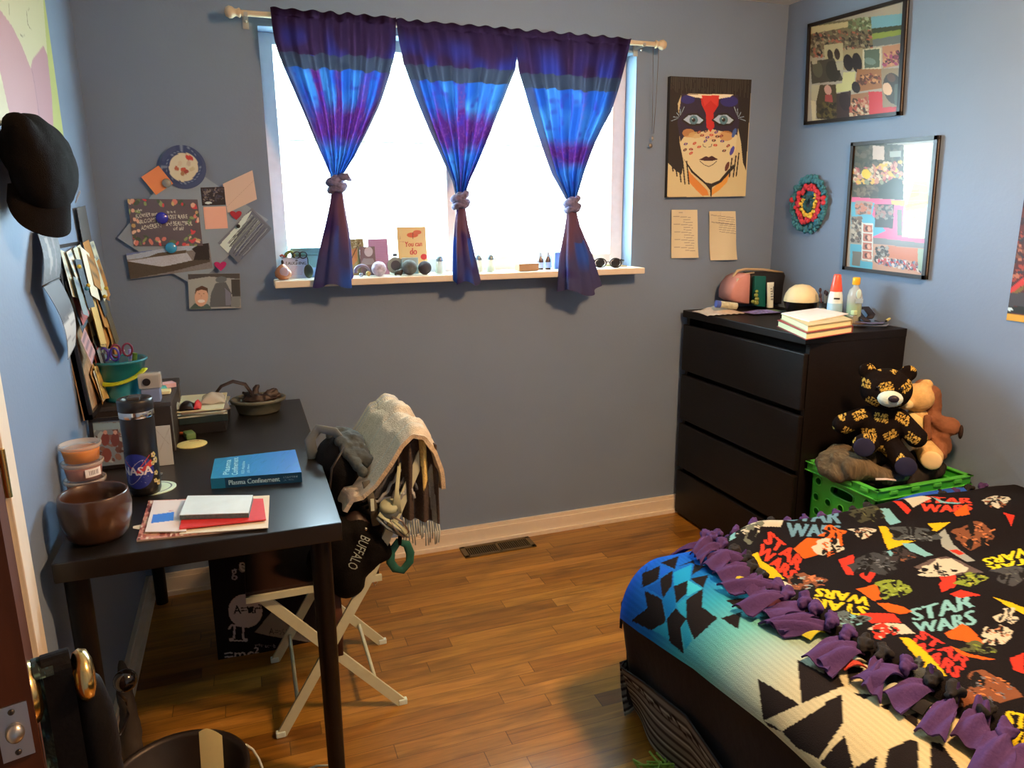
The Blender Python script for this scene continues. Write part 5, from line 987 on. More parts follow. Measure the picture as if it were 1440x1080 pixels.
m = MB(); m.tube([ony(x, y, -1.05) for x, y in ((552, 727), (566, 733), (575, 748), (568, 756), (556, 745), (549, 733))], .003, mat('steel_grey', (.35, .33, .3), .35, metal=.8), closed=True); single('carabiner', m, 'grey metal carabiner clipped below the beige webbing', 'carabiner')
m = MB(); G1 = mat('green_webbing', P(22, 70, 48), .7, var=.2, vscale=60); lp_ = [ony(x, y, -1.0) for x, y in ((560, 762), (572, 765), (577, 778), (576, 790), (566, 802), (556, 800), (549, 790), (550, 776))]
m.tube(lp_, .0125, G1, closed=True, flat=.35, n=10, upv=(0, 1, 0)); m.tube([ony(563, 748, -1.01), ony(562, 765, -1.0)], .006, BPK, n=8); single('webbing_loop', m, 'dark green webbing loop dangling from the chair', 'loop')
m = MB(); m.tube([ony(471, 828, -1.0), ony(475, 870, -1.0), ony(476, 922, -1.0)], .014, mat('brown_strap', P(75, 35, 18), .7), flat=.25, n=10, upv=(0, 1, 0)); single('hanging_strap', m, 'brown strap hanging in front of the chair legs beside the desk leg', 'strap')
m = MB(); m.tube([ony(530, 795, -.98), ony(531, 806, -.98)], .004, mat('maroon_cord', P(120, 35, 25), .7)); m.tube([ony(x, y, -.98) for x, y in ((527, 814), (530, 812), (531, 819), (527, 823), (524, 818))], .0016, STEEL, closed=True); single('zipper_pull', m, 'small maroon cord and ring under the lettered bag', 'zip pull')
# bag with formulas
a = Art(Vector((.245, -.50, .36)), Vector((.36, 0, 0)), Vector((0, -.05, -.36)), (.014, .012, .014), 420)
a.N = a.U.cross(a.V).normalized(); WB = (.60, .55, .52)
a.ell(345, 858, 24, 24, WB); a.text('A=\u03c0r\u00b2', (329, 863), (368, 860), (328, 851), (.02, .02, .02), .3); a.poly([(358, 888), (392, 845), (440, 905)], (.30, .27, .22)); a.text('A=\u00bdbh', (378, 890), (412, 893), (378, 881), (.05, .05, .05))
a.path([(322, 885), (325, 879), (348, 879), (350, 882)], 3, WB); a.path([(330, 879), (329, 898), (322, 899)], 3, WB); a.path([(342, 879), (342, 898), (348, 899)], 3, WB); a.path([(322, 901), (348, 901)], 2, WB)
a.text('=mc\u00b2', (316, 931), (364, 926), (316, 914), WB, .4); a.text('y=mx+b', (358, 910), (388, 912), (358, 903), (.3, .3, .32)); a.text('E=hv', (400, 920), (432, 920), (400, 910), (.3, .3, .32)); a.text('e', (336, 800), (346, 804), (337, 788), WB, .4); a.text('g', (326, 815), (334, 814), (325, 800), (.4, .38, .4), .4); a.ell(341, 799, 5, 5, WB, k=.5)
m = MB(); fb = lambda u, v: .015*math.sin(math.pi*u)*math.sin(math.pi*v)+.004*math.sin(u*9+v*4)
sheet(m, a, .001, m=VC, bend=fb, back=BPK)
m.box((.425, -.44, .178), (.34, .07, .35), BPK, bev=.02); single('tote_bag', m, 'black tote bag printed with maths formulas on the floor under the desk', 'bag')
# ================================================================ chest of drawers
CX0, CX1, CY0, CY1 = 2.322, 2.802, -.825, -.028
cd_ = thing('chest_of_drawers', ((CX0+CX1)/2, (CY0+CY1)/2, 0), 'tall black-brown chest of four drawers in the back right corner', 'chest of drawers')
CM = mat('chest_black_brown', (.0065, .0045, .004), .5, var=.35, vscale=10, stretch=(2, 3, 30), bump=.08, bscale=40, spec=.3)
m = MB(); m.box(((CX0+CX1)/2+.012, CY0+.011, .485), (CX1-CX0-.024, .022, .97), CM, bev=.002); m.box(((CX0+CX1)/2+.012, CY1-.011, .485), (CX1-CX0-.024, .022, .97), CM, bev=.002); m.box((CX1-.006, (CY0+CY1)/2, .485), (.012, CY1-CY0-.04, .97), CM); m.box(((CX0+CX1)/2+.02, (CY0+CY1)/2, .03), (CX1-CX0-.06, CY1-CY0-.04, .05), CM); m.box((CX0+.10, (CY0+CY1)/2, .5), (.01, CY1-CY0-.04, .9), mat('inside_dark', (.003, .003, .003), .9)); build('carcass', m, cd_)
m = MB(); m.box(((CX0+CX1)/2, (CY0+CY1)/2, .984), (CX1-CX0, CY1-CY0+.004, .032), CM, bev=.003); build('top', m, cd_)
for i in range(4):
    z0, z1 = .012+i*.236, .012+(i+1)*.236-.022
    m = MB(); m.box((CX0+.012, (CY0+CY1)/2, (z0+z1)/2), (.020, CY1-CY0-.006, z1-z0), CM, bev=.004); m.box((CX0+.10, (CY0+CY1)/2, (z0+z1)/2-.02), (.16, CY1-CY0-.06, z1-z0-.05), CM); build('drawer', m, cd_)
def cz(px, X): # a point on the chest top (z=1) under photo column px at world x = X
    d = ray(px, 440); d = Vector((d.x, d.y, 0)); t = (X-CP.x)/d.x; return Vector((X, CP.y+d.y*t, 1.0005))
CT = 1.0005
# plastic bag with roll
m = MB(); p = onz(1005, 441, CT); FT = glassy('frosted_bag', (.75, .7, .62), .3, .35)
r = random.Random(2)
m.grid(26, 20, lambda u, v: Vector((p.x-.085+.20*u+.02*v, p.y-.07+.15*v, CT+.002+.030*max(0, math.sin(math.pi*u)*math.sin(math.pi*v))*(.6+.4*math.sin(u*9+v*7))+.004*abs(math.sin(u*21+3*v)))), mat('milky_bag', P(190, 150, 115), .35, var=.1)); single('plastic_bag', m, 'flat milky plastic bag on the front left of the chest top', 'bag')
t = thing('mint_roll', p, 'short wrapped roll with a blue end on the plastic bag', 'roll'); q0, q1 = p+Vector((.0, -.035, .026)), p+Vector((.075, -.05, .020)); q0.z = CT+.045; q1.z = CT+.035
m = MB(); m.cyl(q0, q1, .015, mat('roll_wrap', P(185, 155, 110), .5, var=.2, vscale=80), n=16); build('wrapper', m, t); m = MB(); m.cyl(q0-(q1-q0)*.25, q0, .0155, mat('blue_foil', P(70, 75, 120), .4), r2=.0158, n=16); build('blue_end', m, t)
p = onz(1062, 441, CT)
m = MB(); m.grid(30, 16, lambda u, v: Vector((p.x-.05+.15*u, p.y-.055+.09*v-.1*u*0, CT+.003+.011*abs(math.sin(u*11+v*5))*math.sin(math.pi*u)*math.sin(math.pi*v)+.004)), mat('purple_wrapper', P(110, 85, 105), .35, var=.5, vscale=60)); single('wrapper', m, 'crumpled purple wrapper in front of the green booklet', 'wrapper')
m = MB(); m.grid(20, 12, lambda u, v: Vector((p.x+.03+.12*u, p.y-.02+.06*v, CT+.002+.009*abs(math.sin(u*8+v*6))*math.sin(math.pi*u)*math.sin(math.pi*v)+.003)), mat('green_wrapper', P(80, 80, 45), .4, var=.4, vscale=50)); single('wrapper', m, 'crumpled olive green wrapper beside the purple one', 'wrapper')
# pink pouch and black bag, seen from the side
Yb = -.10
def plate(pts, y, th, mt, mb): mb.poly([ony(x, yy, y) for x, yy in pts][::-1] if False else [ony(x, yy, y) for x, yy in pts], mt, th, Vector((0, -1, 0)))
zg = lambda x, y: (1010+x/11.077, 370+y/11.077)
def puff(c, r_, mt, nm, par, seed=0, vox=.006, d=.003):
    v, f = blob([('e', c, r_)], vox, 3, d, 25, seed); m = MB(); m.add(v, f, mt, True); return build(nm, m, par)
pu = thing('pouch', (2.49, -.10, CT), 'salmon pink zip pouch with gold edge on the chest', 'pouch')
PK = mat('salmon_fabric', P(195, 115, 90), .8, bump=.3, bscale=300); GD = mat('tan_piping', P(175, 130, 85), .5)
def prism(pts, y0, y1, mt, mb, bev=.012):     # side-on shape (photo outline at y0) with real depth back to y1
    A = [ony(x, yy, y0) for x, yy in pts]; n = len(A); c = sum(A, Vector())/n
    F0 = [c+(a-c)*.86 for a in A]; F0 = [Vector((p.x, y0-.0, p.z)) for p in F0]; F1 = [Vector((p.x, y0+bev, p.z)) for p in A]; F2 = [Vector((p.x, y1, p.z)) for p in A]
    v = F0+F1+F2; f = [tuple(range(n))[::-1]]+[(j*n+i, j*n+(i+1) % n, (j+1)*n+(i+1) % n, (j+1)*n+i) for j in range(2) for i in range(n)]+[tuple(range(2*n, 3*n))]
    mb.add(v, f, mt, True)
m = MB(); prism([zg(*q) for q in ((520, 165), (440, 170), (330, 225), (250, 330), (215, 440), (215, 560), (300, 615), (420, 640), (500, 650), (510, 400))][::-1], -.15, -.05, PK, m); build('pouch_body', m, pu)
m = MB(); m.tube([ony(*zg(*q), -.10) for q in ((215, 560), (215, 400), (235, 200), (300, 120), (420, 95), (700, 100), (1000, 150))], .006, GD, n=8); m.tube([ony(*zg(*q), -.13) for q in ((250, 330), (330, 220), (430, 165), (560, 150))], .004, GD, n=8); m.box(ony(*zg(305, 270), -.145), (.012, .004, .02), mat('cream_tag', P(205, 165, 125), .6)); build('gold_piping', m, pu)
m = MB(); prism([zg(*q) for q in ((510, 640), (505, 200), (540, 150), (800, 140), (1050, 150), (1070, 200), (1040, 350), (1010, 640))], -.13, -.06, mat('black_pouch_fabric', (.008, .008, .009), .6), m); single('black_pouch', m, 'black open pouch behind the green booklet', 'pouch')
m = MB(); m.poly([ony(*zg(*q), -.155) for q in ((570, 200), (745, 205), (735, 680), (555, 665))], mat('dark_green_card', P(15, 75, 58), .4), .014, Vector((0, -1, 0))); single('booklet', m, 'dark green booklet standing against the black pouch', 'booklet')
gp = thing('trinket', ony(*zg(585, 660), -.17), 'small olive green ornament in front of the green booklet', 'ornament'); 
m = MB(); OL = mat('olive_ornament', P(125, 115, 45), .5, var=.3, vscale=80)
for x, y, s in ((600, 440, .007), (590, 500, .009), (600, 560, .010), (590, 620, .011), (540, 600, .008)): m.ball(ony(*zg(x, y), -.172), (s*1.2, s, s), OL, n=10)
build('ornament_body', m, gp)
tu = thing('cream_tube', ony(*zg(800, 690), -.18), 'white squeeze tube standing on its cap by the green booklet', 'tube')
m = MB(); TBp = mat('tube_white', P(210, 190, 150), .4); A = ony(*zg(805, 690), -.18); Bt = ony(*zg(815, 300), -.18)
for k, (t_, wx_, wy_) in enumerate(()): pass
n = 24; vv = []; ff = []; 
for j in range(9):
    t_ = j/8; c = A.lerp(Bt, t_); a_ = .0145+.0045*t_; b_ = .0145*(1-t_)+.0025*t_
    for i in range(n): q = 2*math.pi*i/n; vv.append(c+Vector((a_*math.cos(q), b_*math.sin(q), 0)))
for j in range(8):
    for i in range(n): ff.append((j*n+i, j*n+(i+1) % n, (j+1)*n+(i+1) % n, (j+1)*n+i))
ff.append(tuple(range(8*n, 9*n))); m.add(vv, ff, TBp, True); build('tube_body', m, tu)
m = MB(); 
for i in range(5): c = A.lerp(Bt, .35+i*.1); m.box(c+Vector((.0, -.0148+.0022*i, 0)), (.016-.002*i, .0008, .004), mat('ink_grey', P(110, 100, 85), .6))
m.box(A.lerp(Bt, .72)+Vector((.009, -.008, 0)), (.003, .0008, .028), MATS['ink_grey']); build('tube_print', m, tu)
# dome speaker
sp_ = thing('dome_diffuser', cz(1125, 2.70), 'round device with cream dome on a black bowl base', 'lamp'); c = cz(1125, 2.70)
k = .072
m = MB(); m.lathe(c, [(0, 0), (.045, 0), (.058, .015), (k, .052), (k+.001, .058)], mat('gloss_black', (.008, .008, .008), .25, coat=.4), n=40); build('base', m, sp_)
m = MB(); m.lathe(c, [(k, .058), (k, .066), (.066, .090), (.052, .112), (.03, .127), (0, .132)], mat('cream_dome', P(225, 180, 120), .45), n=40); build('dome', m, sp_)
# brush cup, bottles
c = cz(1159, 2.715); cu = thing('brush_cup', c, 'dark cup full of brushes between the dome and the white bottle', 'cup')
m = MB(); m.lathe(c, [(0, 0), (.028, 0), (.030, .065), (.027, .065), (.025, .01), (0, .01)], mat('dark_cup', (.012, .013, .012), .4), n=24); build('cup_body', m, cu)
for i in range(6):
    q = i*1.05; b_ = c+Vector((.008*math.cos(q), .008*math.sin(q), .02)); e_ = c+Vector((.028*math.cos(q), .022*math.sin(q), .095+.01*(i % 3)))
    m = MB(); m.cyl(b_, e_, .0025, mat('brush_stick%d' % (i % 3), P(*((110, 45, 40), (150, 120, 90), (50, 35, 30))[i % 3]), .5), n=8); m.ball(e_, (.006, .006, .010), mat('brush_hair', P(60, 35, 30), .9), n=8); single('brush', m, ('maroon handled brush at the right rim of the dark cup', 'tan handled brush at the back of the dark cup', 'black handled brush at the far left of the cup', 'maroon handled brush at the left of the cup', 'tan handled brush at the front left of the cup', 'black handled brush at the front right of the cup')[i], 'brush', 'brushes in the dark cup')
c = cz(1173, 2.665); c = Vector((2.665, c.y, CT)); wb_ = thing('spray_bottle', c, 'white bottle with a tall red conical cap on the chest', 'bottle')
m = MB(); m.lathe(c, [(0, 0), (.026, 0), (.028, .005), (.0285, .08), (.026, .110), (.022, .125)], mat('white_bottle', P(205, 185, 160), .35, coat=.3), n=36); wbb__ = build('bottle_body', m, wb_)
m = MB(); m.lathe(c, [(.023, .124), (.0235, .128), (.014, .188), (.012, .192), (0, .193)], mat('red_cap', P(225, 70, 40), .35, coat=.3), n=32); build('cap', m, wb_)
m = MB(); m.lathe(c, [(.0290, .015), (.0293, .078)], mat('pale_blue_label', P(150, 160, 150), .5), n=36); m.box(c+Vector((-.016, -.024, .098)), (.022, .002, .006), BLACKFR, rot=-.6); build('label', m, wbb__)
c = cz(1200, 2.70); sb = thing('sanitizer_bottle', c, 'clear bottle half full of green gel with an orange cap', 'bottle')
CB = glassy('clear_bottle', (.75, .8, .75), .08, .6)
def eb(c, prof, mt, n=32):
    mm = MB(); mm.lathe((0, 0, 0), prof, mt, n=n); o = MB(); o.add([c+Vector((p[0]*.9, p[1]*1.25, p[2])) for p in mm.v], mm.f, mt, True); return o
build('bottle_wall', eb(c, [(0, 0), (.024, 0), (.026, .006), (.026, .110), (.020, .135), (.010, .146), (.010, .156)], CB), sb)
build('green_gel', eb(c, [(0, .003), (.0235, .003), (.0245, .078), (0, .079)], mat('green_gel', (.03, .30, .03), .2)), sb)
m = MB(); m.lathe(c, [(.013, .155), (.0145, .157), (.0145, .180), (.012, .184), (0, .185)], mat('orange_cap', P(240, 140, 20), .35), n=24); build('cap', m, sb)
m = MB(); m.ball(c+Vector((-.012, -.030, .122)), (.009, .003, .019), mat('label_cream', P(190, 185, 150), .5), rot=Matrix.Rotation(-.5, 3, 'Z')); m.box(c+Vector((-.010, -.034, .095)), (.028, .001, .018), mat('label_grey', P(150, 150, 140), .5), rot=-.5); build('sticker', m, sb)
c = cz(1187, 2.66); jr = thing('small_jar', c, 'little square glass jar with cream lid between the two bottles', 'jar'); c = c+Vector((.02, -.03, 0))
m = MB(); m.box(c+Vector((0, 0, .019)), (.022, .022, .037), glassy('jar_glass', (.5, .5, .4), .1, .4), bev=.003); build('glass', m, jr); m = MB(); m.box(c+Vector((0, 0, .048)), (.018, .018, .018), mat('jar_lid', P(185, 175, 115), .5), bev=.003); build('lid', m, jr)
# two books and pad
def obook(px4, z0, th, col, lb, pagecol=(225, 185, 120)):
    P4 = [onz(*p, z0+th) for p in px4]; t = thing('book', (P4[0]+P4[2])/2-Vector((0, 0, th)), lb, 'book', 'hardback books on the chest'); Z = Vector((0, 0, 1)); cv = mat('cover_'+str(col[0]), P(*col), .6)
    c = sum(P4, Vector())/4
    m = MB(); m.poly(P4[::-1], cv, .0025, Z); m.poly([p-Z*(th-.0025) for p in P4][::-1], cv, .0025, Z); m.poly([P4[1], P4[2], P4[2]-Z*th, P4[1]-Z*th], cv, .003, (P4[1]-P4[0]).normalized()); build('cover', m, t)
    m = MB(); m.poly([(c+(p-c)*.965)-Z*.0025 for p in P4][::-1], mat('old_pages', P(*pagecol), .9, var=.12, vscale=300, stretch=(1, 1, 40)), th-.005, Z); build('pages', m, t)
obook(((1107, 442), (1202, 443), (1203, 463.5), (1133, 470)) and ((1093, 450), (1160, 441), (1200, 458), (1134, 468)), CT, .026, (140, 50, 40), 'lower book with reddish cover on the chest corner')
obook(((1098, 441), (1158, 433), (1199, 449), (1136, 458)), CT+.0265, .022, (190, 150, 95), 'upper cream paged book on the chest corner', (215, 170, 110))
slab('note_pad', ((1099, 440), (1150, 433), (1193, 441), (1138, 452)), CT+.052, .003, mat('cream_pad', P(235, 215, 160), .6), 'cream paper pad on top of the two books', 'note pad')
# straps and belt on the right rear
rs = random.Random(9)
def curl(pts, r_, mt, nm, lb, cat, flat=.3, grp=None): m = MB(); m.tube(pts, r_, mt, flat=flat, n=8, upv=(0, 0, 1)); single(nm, m, lb, cat, grp)
NV = mat('navy_strap', (.015, .016, .028), .6); BRN = mat('brown_leather', P(75, 50, 38), .5); GRY = mat('grey_strap', P(110, 100, 95), .6)
b0 = Vector((2.68, -.66, CT))
curl([b0+Vector((.035*math.cos(q)*1.1, .07*math.sin(q), .010+.002*math.sin(3*q))) for q in [i*.45 for i in range(15)]], .012, BRN, 'belt', 'brown leather belt coiled beside the books on the chest', 'belt')
curl([b0+Vector((.0, -.09, .024)), b0+Vector((.03, -.03, .030)), b0+Vector((.07, .03, .038)), b0+Vector((.095, .06, .052)), b0+Vector((.11, .03, .055)), b0+Vector((.10, -.01, .034)), b0+Vector((.06, -.04, .026))], .014, NV, 'strap', 'navy strap looped up at the right end of the chest top', 'strap')
curl([b0+Vector((-.05, -.05, .006)), b0+Vector((-.01, -.11, .010)), b0+Vector((.05, -.125, .008)), b0+Vector((.10, -.09, .008)), b0+Vector((.115, -.02, .01))], .009, GRY, 'strap', 'grey cord strap along the front right edge of the chest top', 'strap')
curl([b0+Vector((-.055, -.085, .024)), b0+Vector((-.02, -.125, .022)), b0+Vector((.03, -.13, .02)), b0+Vector((.06, -.11, .02))], .007, mat('purple_grey', P(95, 80, 95), .6), 'strap', 'purple-grey strap lying over the grey cord', 'strap')
m = MB(); e0 = b0+Vector((.045, -.135, .028)); e1 = b0+Vector((.115, -.085, .026)); m.cyl(e0, e1, .005, mat('yellow_pencil', P(215, 170, 80), .5), n=6); m.cyl(e0, e0-(e1-e0)*.12, .005, BLACKFR, r2=.001, n=6); single('pencil', m, 'thick yellow pencil on the straps at the chest edge', 'pencil')
# ================================================================ crate, clothes, bears
NX0, NX1, NY0, NY1 = 2.35, 2.80, -1.185, -.84
st = thing('night_stand', ((NX0+NX1)/2, (NY0+NY1)/2, 0), 'low black stand holding the green crate, mostly behind the bed', 'stand')
m = MB(); m.box(((NX0+NX1)/2, (NY0+NY1)/2, .225), (NX1-NX0-.02, NY1-NY0-.01, .03), CM, bev=.003); build('stand_top', m, st)
for x in (NX0+.03, NX1-.04):
    for y in (NY0+.03, NY1-.03): m = MB(); m.box((x, y, .105), (.035, .035, .21), CM, bev=.002); build('leg', m, st)
GRN = mat('green_crate_plastic', (.04, .42, .035), .35, bump=.05, bscale=60, coat=.2)
cr = thing('crate', (2.57, -1.0, .2405), 'bright green plastic crate with round holes, holding clothes', 'crate')
kx0, kx1, ky0, ky1, kz0, kz1 = 2.372, 2.79, -1.165, -.842, .2405, .525
def panel(A, U, V, n, holes, th=.006):       # panel with round/oblong holes; polygons via bmesh fill
    import mathutils.geometry as mg
    loops = [[(0, 0), (1, 0), (1, 1), (0, 1)]]; Lu, Lv = U.length, V.length
    loops[0] = [(0, 0), (Lu, 0), (Lu, Lv), (0, Lv)]
    for (cx, cy, rx, ry) in holes: loops.append([(cx+math.copysign(abs(math.cos(t))**(.6 if rx != ry else 1), math.cos(t))*rx, cy+math.copysign(abs(math.sin(t))**(.6 if rx != ry else 1), math.sin(t))*ry) for t in [2*math.pi*i/20 for i in range(20)]][::-1])
    tri = mg.tessellate_polygon([[Vector((x, y, 0)) for x, y in l] for l in loops]); pts = [p for l in loops for p in l]; u, v = U.normalized(), V.normalized()
    F_ = [A+u*x+v*y for x, y in pts]; B_ = [p-n*th for p in F_]; N_ = len(pts); f = []
    for t in tri:
        nn_ = (F_[t[1]]-F_[t[0]]).cross(F_[t[2]]-F_[t[0]]); t = t if nn_.dot(n) > 0 else t[::-1]; f.append(tuple(t)); f.append(tuple(i+N_ for i in t[::-1]))
    o = 0
    for l in loops:
        for i in range(len(l)): a_, b_ = o+i, o+(i+1) % len(l); f.append((a_, b_, b_+N_, a_+N_))
        o += len(l)
    return F_+B_, f, [[A+u*x+v*y for x, y in l] for l in loops[1:]]
Z = Vector((0, 0, 1)); Hh = kz1-kz0-.03; in_ = .010
m = MB(); rims = MB(); LG = mat('green_rim', (.08, .52, .06), .35)
for A, U, n in ((Vector((kx0+in_, ky0+in_, kz0)), Vector((kx1-kx0-2*in_, 0, 0)), Vector((0, -1, 0))), (Vector((kx1-in_, ky1-in_, kz0)), Vector((-(kx1-kx0-2*in_), 0, 0)), Vector((0, 1, 0))), (Vector((kx0+in_, ky1-in_, kz0)), Vector((0, -(ky1-ky0-2*in_), 0)), Vector((-1, 0, 0))), (Vector((kx1-in_, ky0+in_, kz0)), Vector((0, ky1-ky0-2*in_, 0)), Vector((1, 0, 0)))):
    L = U.length; hl = []
    hl.append((L/2, Hh-.045, .055, .018))
    for r_i, y in enumerate((.045, .10, .155)):
        nn = 5 if r_i % 2 == 0 else 4
        for k in range(nn): hl.append((L*(k+.5+(.0 if nn == 5 else .0))/nn, y, .0145, .0145))
    for sx in (.12, .88): hl.append((L*sx, Hh-.035, .0145, .0145)); 
    v, f, hp = panel(A, U, Z*Hh, n, hl); m.add(v, f, GRN)
    for l in hp: rims.tube([p+n*.001 for p in l], .0022, LG, closed=True, n=6)
m.box(((kx0+kx1)/2, (ky0+ky1)/2, kz0+.004), (kx1-kx0-.03, ky1-ky0-.03, .006), GRN); build('crate_walls', m, cr); build('hole_rims', rims, cr)
m = MB()
for a_, b_ in (((kx0, ky0), (kx1, ky0)), ((kx1, ky0), (kx1, ky1)), ((kx1, ky1), (kx0, ky1)), ((kx0, ky1), (kx0, ky0))):
    A, B = Vector((*a_, 0)), Vector((*b_, 0)); n = Vector(((B-A).y, -(B-A).x, 0)).normalized(); c = (A+B)/2; L = (B-A).length; sz = (L+.008, .010, .030) if abs(n.y) > .5 else (.010, L+.008, .030)
    m.box((c.x, c.y, kz1-.017), sz, GRN, bev=.003); sz2 = (L+.02, .020, .005) if abs(n.y) > .5 else (.020, L+.02, .005); m.box((c.x, c.y, kz1-.0015), sz2, LG, bev=.002); m.box((c.x, c.y, kz1-.033), sz2, LG, bev=.002)
    for s_ in (.15, .38, .62, .85): p = A.lerp(B, s_)+n*.006; m.box((p.x, p.y, kz1-.012), (.034, .012, .014) if abs(n.y) > .5 else (.012, .034, .014), LG, bev=.003)
build('rim', m, cr)
def heap(nm, parts, mt, lb, cat, vox=.009, d=.006, ds=18, sm=4, seed=1, grp=None):
    v, f = blob(parts, vox, sm, d, ds, seed); m = MB(); m.add(v, f, mt, True); return single(nm, m, lb, cat, grp)
heap('dark_clothes', [('e', (2.58, -1.0, .50), (.19, .14, .055)), ('e', (2.50, -1.07, .52), (.09, .07, .04)), ('e', (2.66, -1.06, .53), (.11, .075, .04)), ('e', (2.68, -.95, .54), (.09, .08, .05))], mat('black_clothes', (.010, .008, .007), .9, var=.3, bump=.6, bscale=60), 'black clothes filling the green crate below the plush bears', 'clothes', d=.014, ds=14)
KN = mat('taupe_knit', (.115, .092, .052), .95, bump=1.0, bscale=45, stretch=(5, 1.2, .5), var=.35, vscale=30)
heap('knit_sweater', [('c', (2.40, -.93, .545), (2.395, -1.04, .56), .06, .055), ('c', (2.40, -1.04, .57), (2.45, -1.12, .545), .045, .03), ('c', (2.42, -.93, .56), (2.52, -.98, .56), .055, .035), ('c', (2.375, -.93, .535), (2.36, -1.0, .53), .04, .035)], KN, 'taupe knitted sweater bunched at the left of the green crate', 'sweater', d=.009, ds=16, seed=5)
heap('sparkly_top', [('c', (2.44, -1.10, .545), (2.50, -1.12, .55), .03, .035), ('c', (2.50, -1.10, .56), (2.55, -1.12, .55), .032, .02)], mat('sparkly_black', (.02, .018, .02), .35, var=1.0, vscale=500), 'black sparkly top beside the taupe sweater', 'top', d=.008, seed=8)
m = MB(); m.tube([(2.40, -1.125, .548), (2.425, -1.145, .552), (2.455, -1.155, .548)], .008, mat('cream_trim_cloth', P(190, 150, 120), .9), flat=.35); single('cuff', m, 'cream and pink cuff poking over the crate rim', 'cuff')
# black lettered bear ---------------------------------------------------
def bear(origin, rz, sc_, mats, label, draw, lean=0):
    M = Matrix.Translation(origin) @ Matrix.Rotation(rz, 4, 'Z') @ Matrix.Rotation(lean, 4, 'Y') @ Matrix.Scale(sc_, 4); t = thing('teddy_bear', origin, label, 'teddy bear')
    def add(nm, parts, mt, vox=.006, col=None, par=None, d=0):
        v, f = blob(parts, vox, 4, d, 30, 3); cols = col(v) if col else None; m = MB(); m.add([M @ p for p in v], f, mt, True, cols); return build(nm, m, par or t)
    return t, add, M
BBK = mat('printed_plush', 'V', .95, bump=.4, bscale=250, spec=.1)
YL = (.62, .45, .10)
tsv, tst = text_tris('STAR'), text_tris('WARS')
# a flat sample of the repeated lettering, looked up by the bear's front
lg = Art((0, 0, 0), (.42, 0, 0), (0, 0, -.42), (.008, .006, .006), 900); lg.qf = lambda x, y: (x, y); rb = random.Random(6); S_ = lg.w
for gy in range(8):
    for gx in range(7):
        x = (gx+.5+(gy % 2)*.5)*S_/7-8; y = (gy+.5)*S_/8; q = rb.uniform(-.7, .7); s = 17
        ca, sa = math.cos(q), math.sin(q)
        for ln, (dy, wd2) in (('STAR', (-6.0, 1)), ('WARS', (6.5, 1))):
            BL = (x+ca*-s-sa*(dy+5), y+sa*-s+ca*(dy+5)); BR = (x+ca*s-sa*(dy+5), y+sa*s+ca*(dy+5)); TL = (x+ca*-s-sa*(dy-5.5), y+sa*-s+ca*(dy-5.5)); lg.text(ln, BL, BR, TL, YL, .6)
def bearcol(v):
    out = []
    for p in v:
        i = int((.5+p.x/.42)*S_) % S_; j = int((.60-p.z/.42)*S_) % S_
        if p.y > .05: i = (i*7+31) % S_
        out.append(tuple(lg.a[j, i]))
    return out
t, add, M = bear(Vector((2.525, -1.01, .600)), math.radians(-40), 1.12, None, 'black teddy bear covered in yellow film-title lettering, sitting on the crate clothes', None)
BV = .0035
add('body', [('e', (0, 0, .075), (.066, .055, .078)), ('c', (-.045, 0, .115), (-.115, -.03, .085), .031, .033), ('c', (.045, 0, .115), (.095, -.04, .065), .031, .033), ('c', (-.035, -.03, .03), (-.055, -.095, .042), .036, .036), ('c', (.035, -.03, .02), (.055, -.115, .005), .036, .036), ('e', (0, .0, .13), (.04, .04, .03))], BBK, BV, bearcol)
hd = add('head', [('e', (0, -.01, .205), (.076, .066, .066)), ('e', (-.058, -.0, .258), (.026, .014, .026)), ('e', (.058, -.0, .258), (.026, .014, .026))], BBK, BV, bearcol)
CRM = mat('cream_plush', P(195, 180, 145), .95, bump=.4, bscale=200)
add('muzzle', [('e', (.006, -.075, .190), (.037, .026, .026))], CRM, .005, par=hd); add('nose', [('e', (.012, -.101, .196), (.016, .008, .012))], mat('navy_nose', (.012, .010, .03), .6), .003, par=hd)
NVY = mat('navy_sole', (.012, .016, .06), .9)
add('left_sole', [('e', (-.058, -.130, .045), (.032, .007, .032))], NVY, .0035); add('right_sole', [('e', (.058, -.149, .002), (.032, .007, .032))], NVY, .0035)
for x in (-.03, .034): add('eye', [('e', (x, -.072, .222), (.006, .004, .006))], mat('black_eye', (.005, .005, .005), .15), .002, par=hd)
m = MB()
for tx, cx__, cz__, sx__ in (('SPACE', -.058, .058, .034), ('BEAR', -.058, .042, .028)):
    pass
# tan bear with brown robe ----------------------------------------------
t, add, M = bear(Vector((2.688, -1.015, .597)), math.radians(-50), 1.0, None, 'tan teddy bear in a brown hooded robe behind the black bear', None)
TAN = mat('tan_plush', P(200, 140, 75), .95, bump=.7, bscale=160, var=.12, vscale=60)
add('body', [('e', (0, 0, .07), (.052, .045, .075)), ('c', (-.02, -.03, .03), (-.028, -.085, .040), .034, .040), ('c', (.03, -.03, .015), (.055, -.095, -.002), .034, .042), ('e', (0, 0, .12), (.035, .035, .03))], TAN, .006)
hd = add('head', [('e', (-.01, -.005, .185), (.058, .052, .053)), ('e', (-.035, -.04, .175), (.03, .03, .026)), ('e', (.015, .0, .238), (.022, .014, .018))], TAN, .006)
add('muzzle', [('e', (-.042, -.062, .170), (.026, .020, .020))], mat('light_tan_plush', P(215, 165, 100), .95), .004, par=hd); add('nose', [('e', (-.052, -.078, .185), (.009, .005, .006))], mat('brown_nose', (.05, .015, .01), .5), .0025, par=hd)
add('left_sole', [('e', (-.030, -.122, .042), (.034, .010, .034))], mat('cream_tan_sole', P(220, 165, 100), .95), .004); add('right_sole', [('e', (.058, -.135, -.003), (.035, .010, .035))], MATS['cream_tan_sole'], .004)
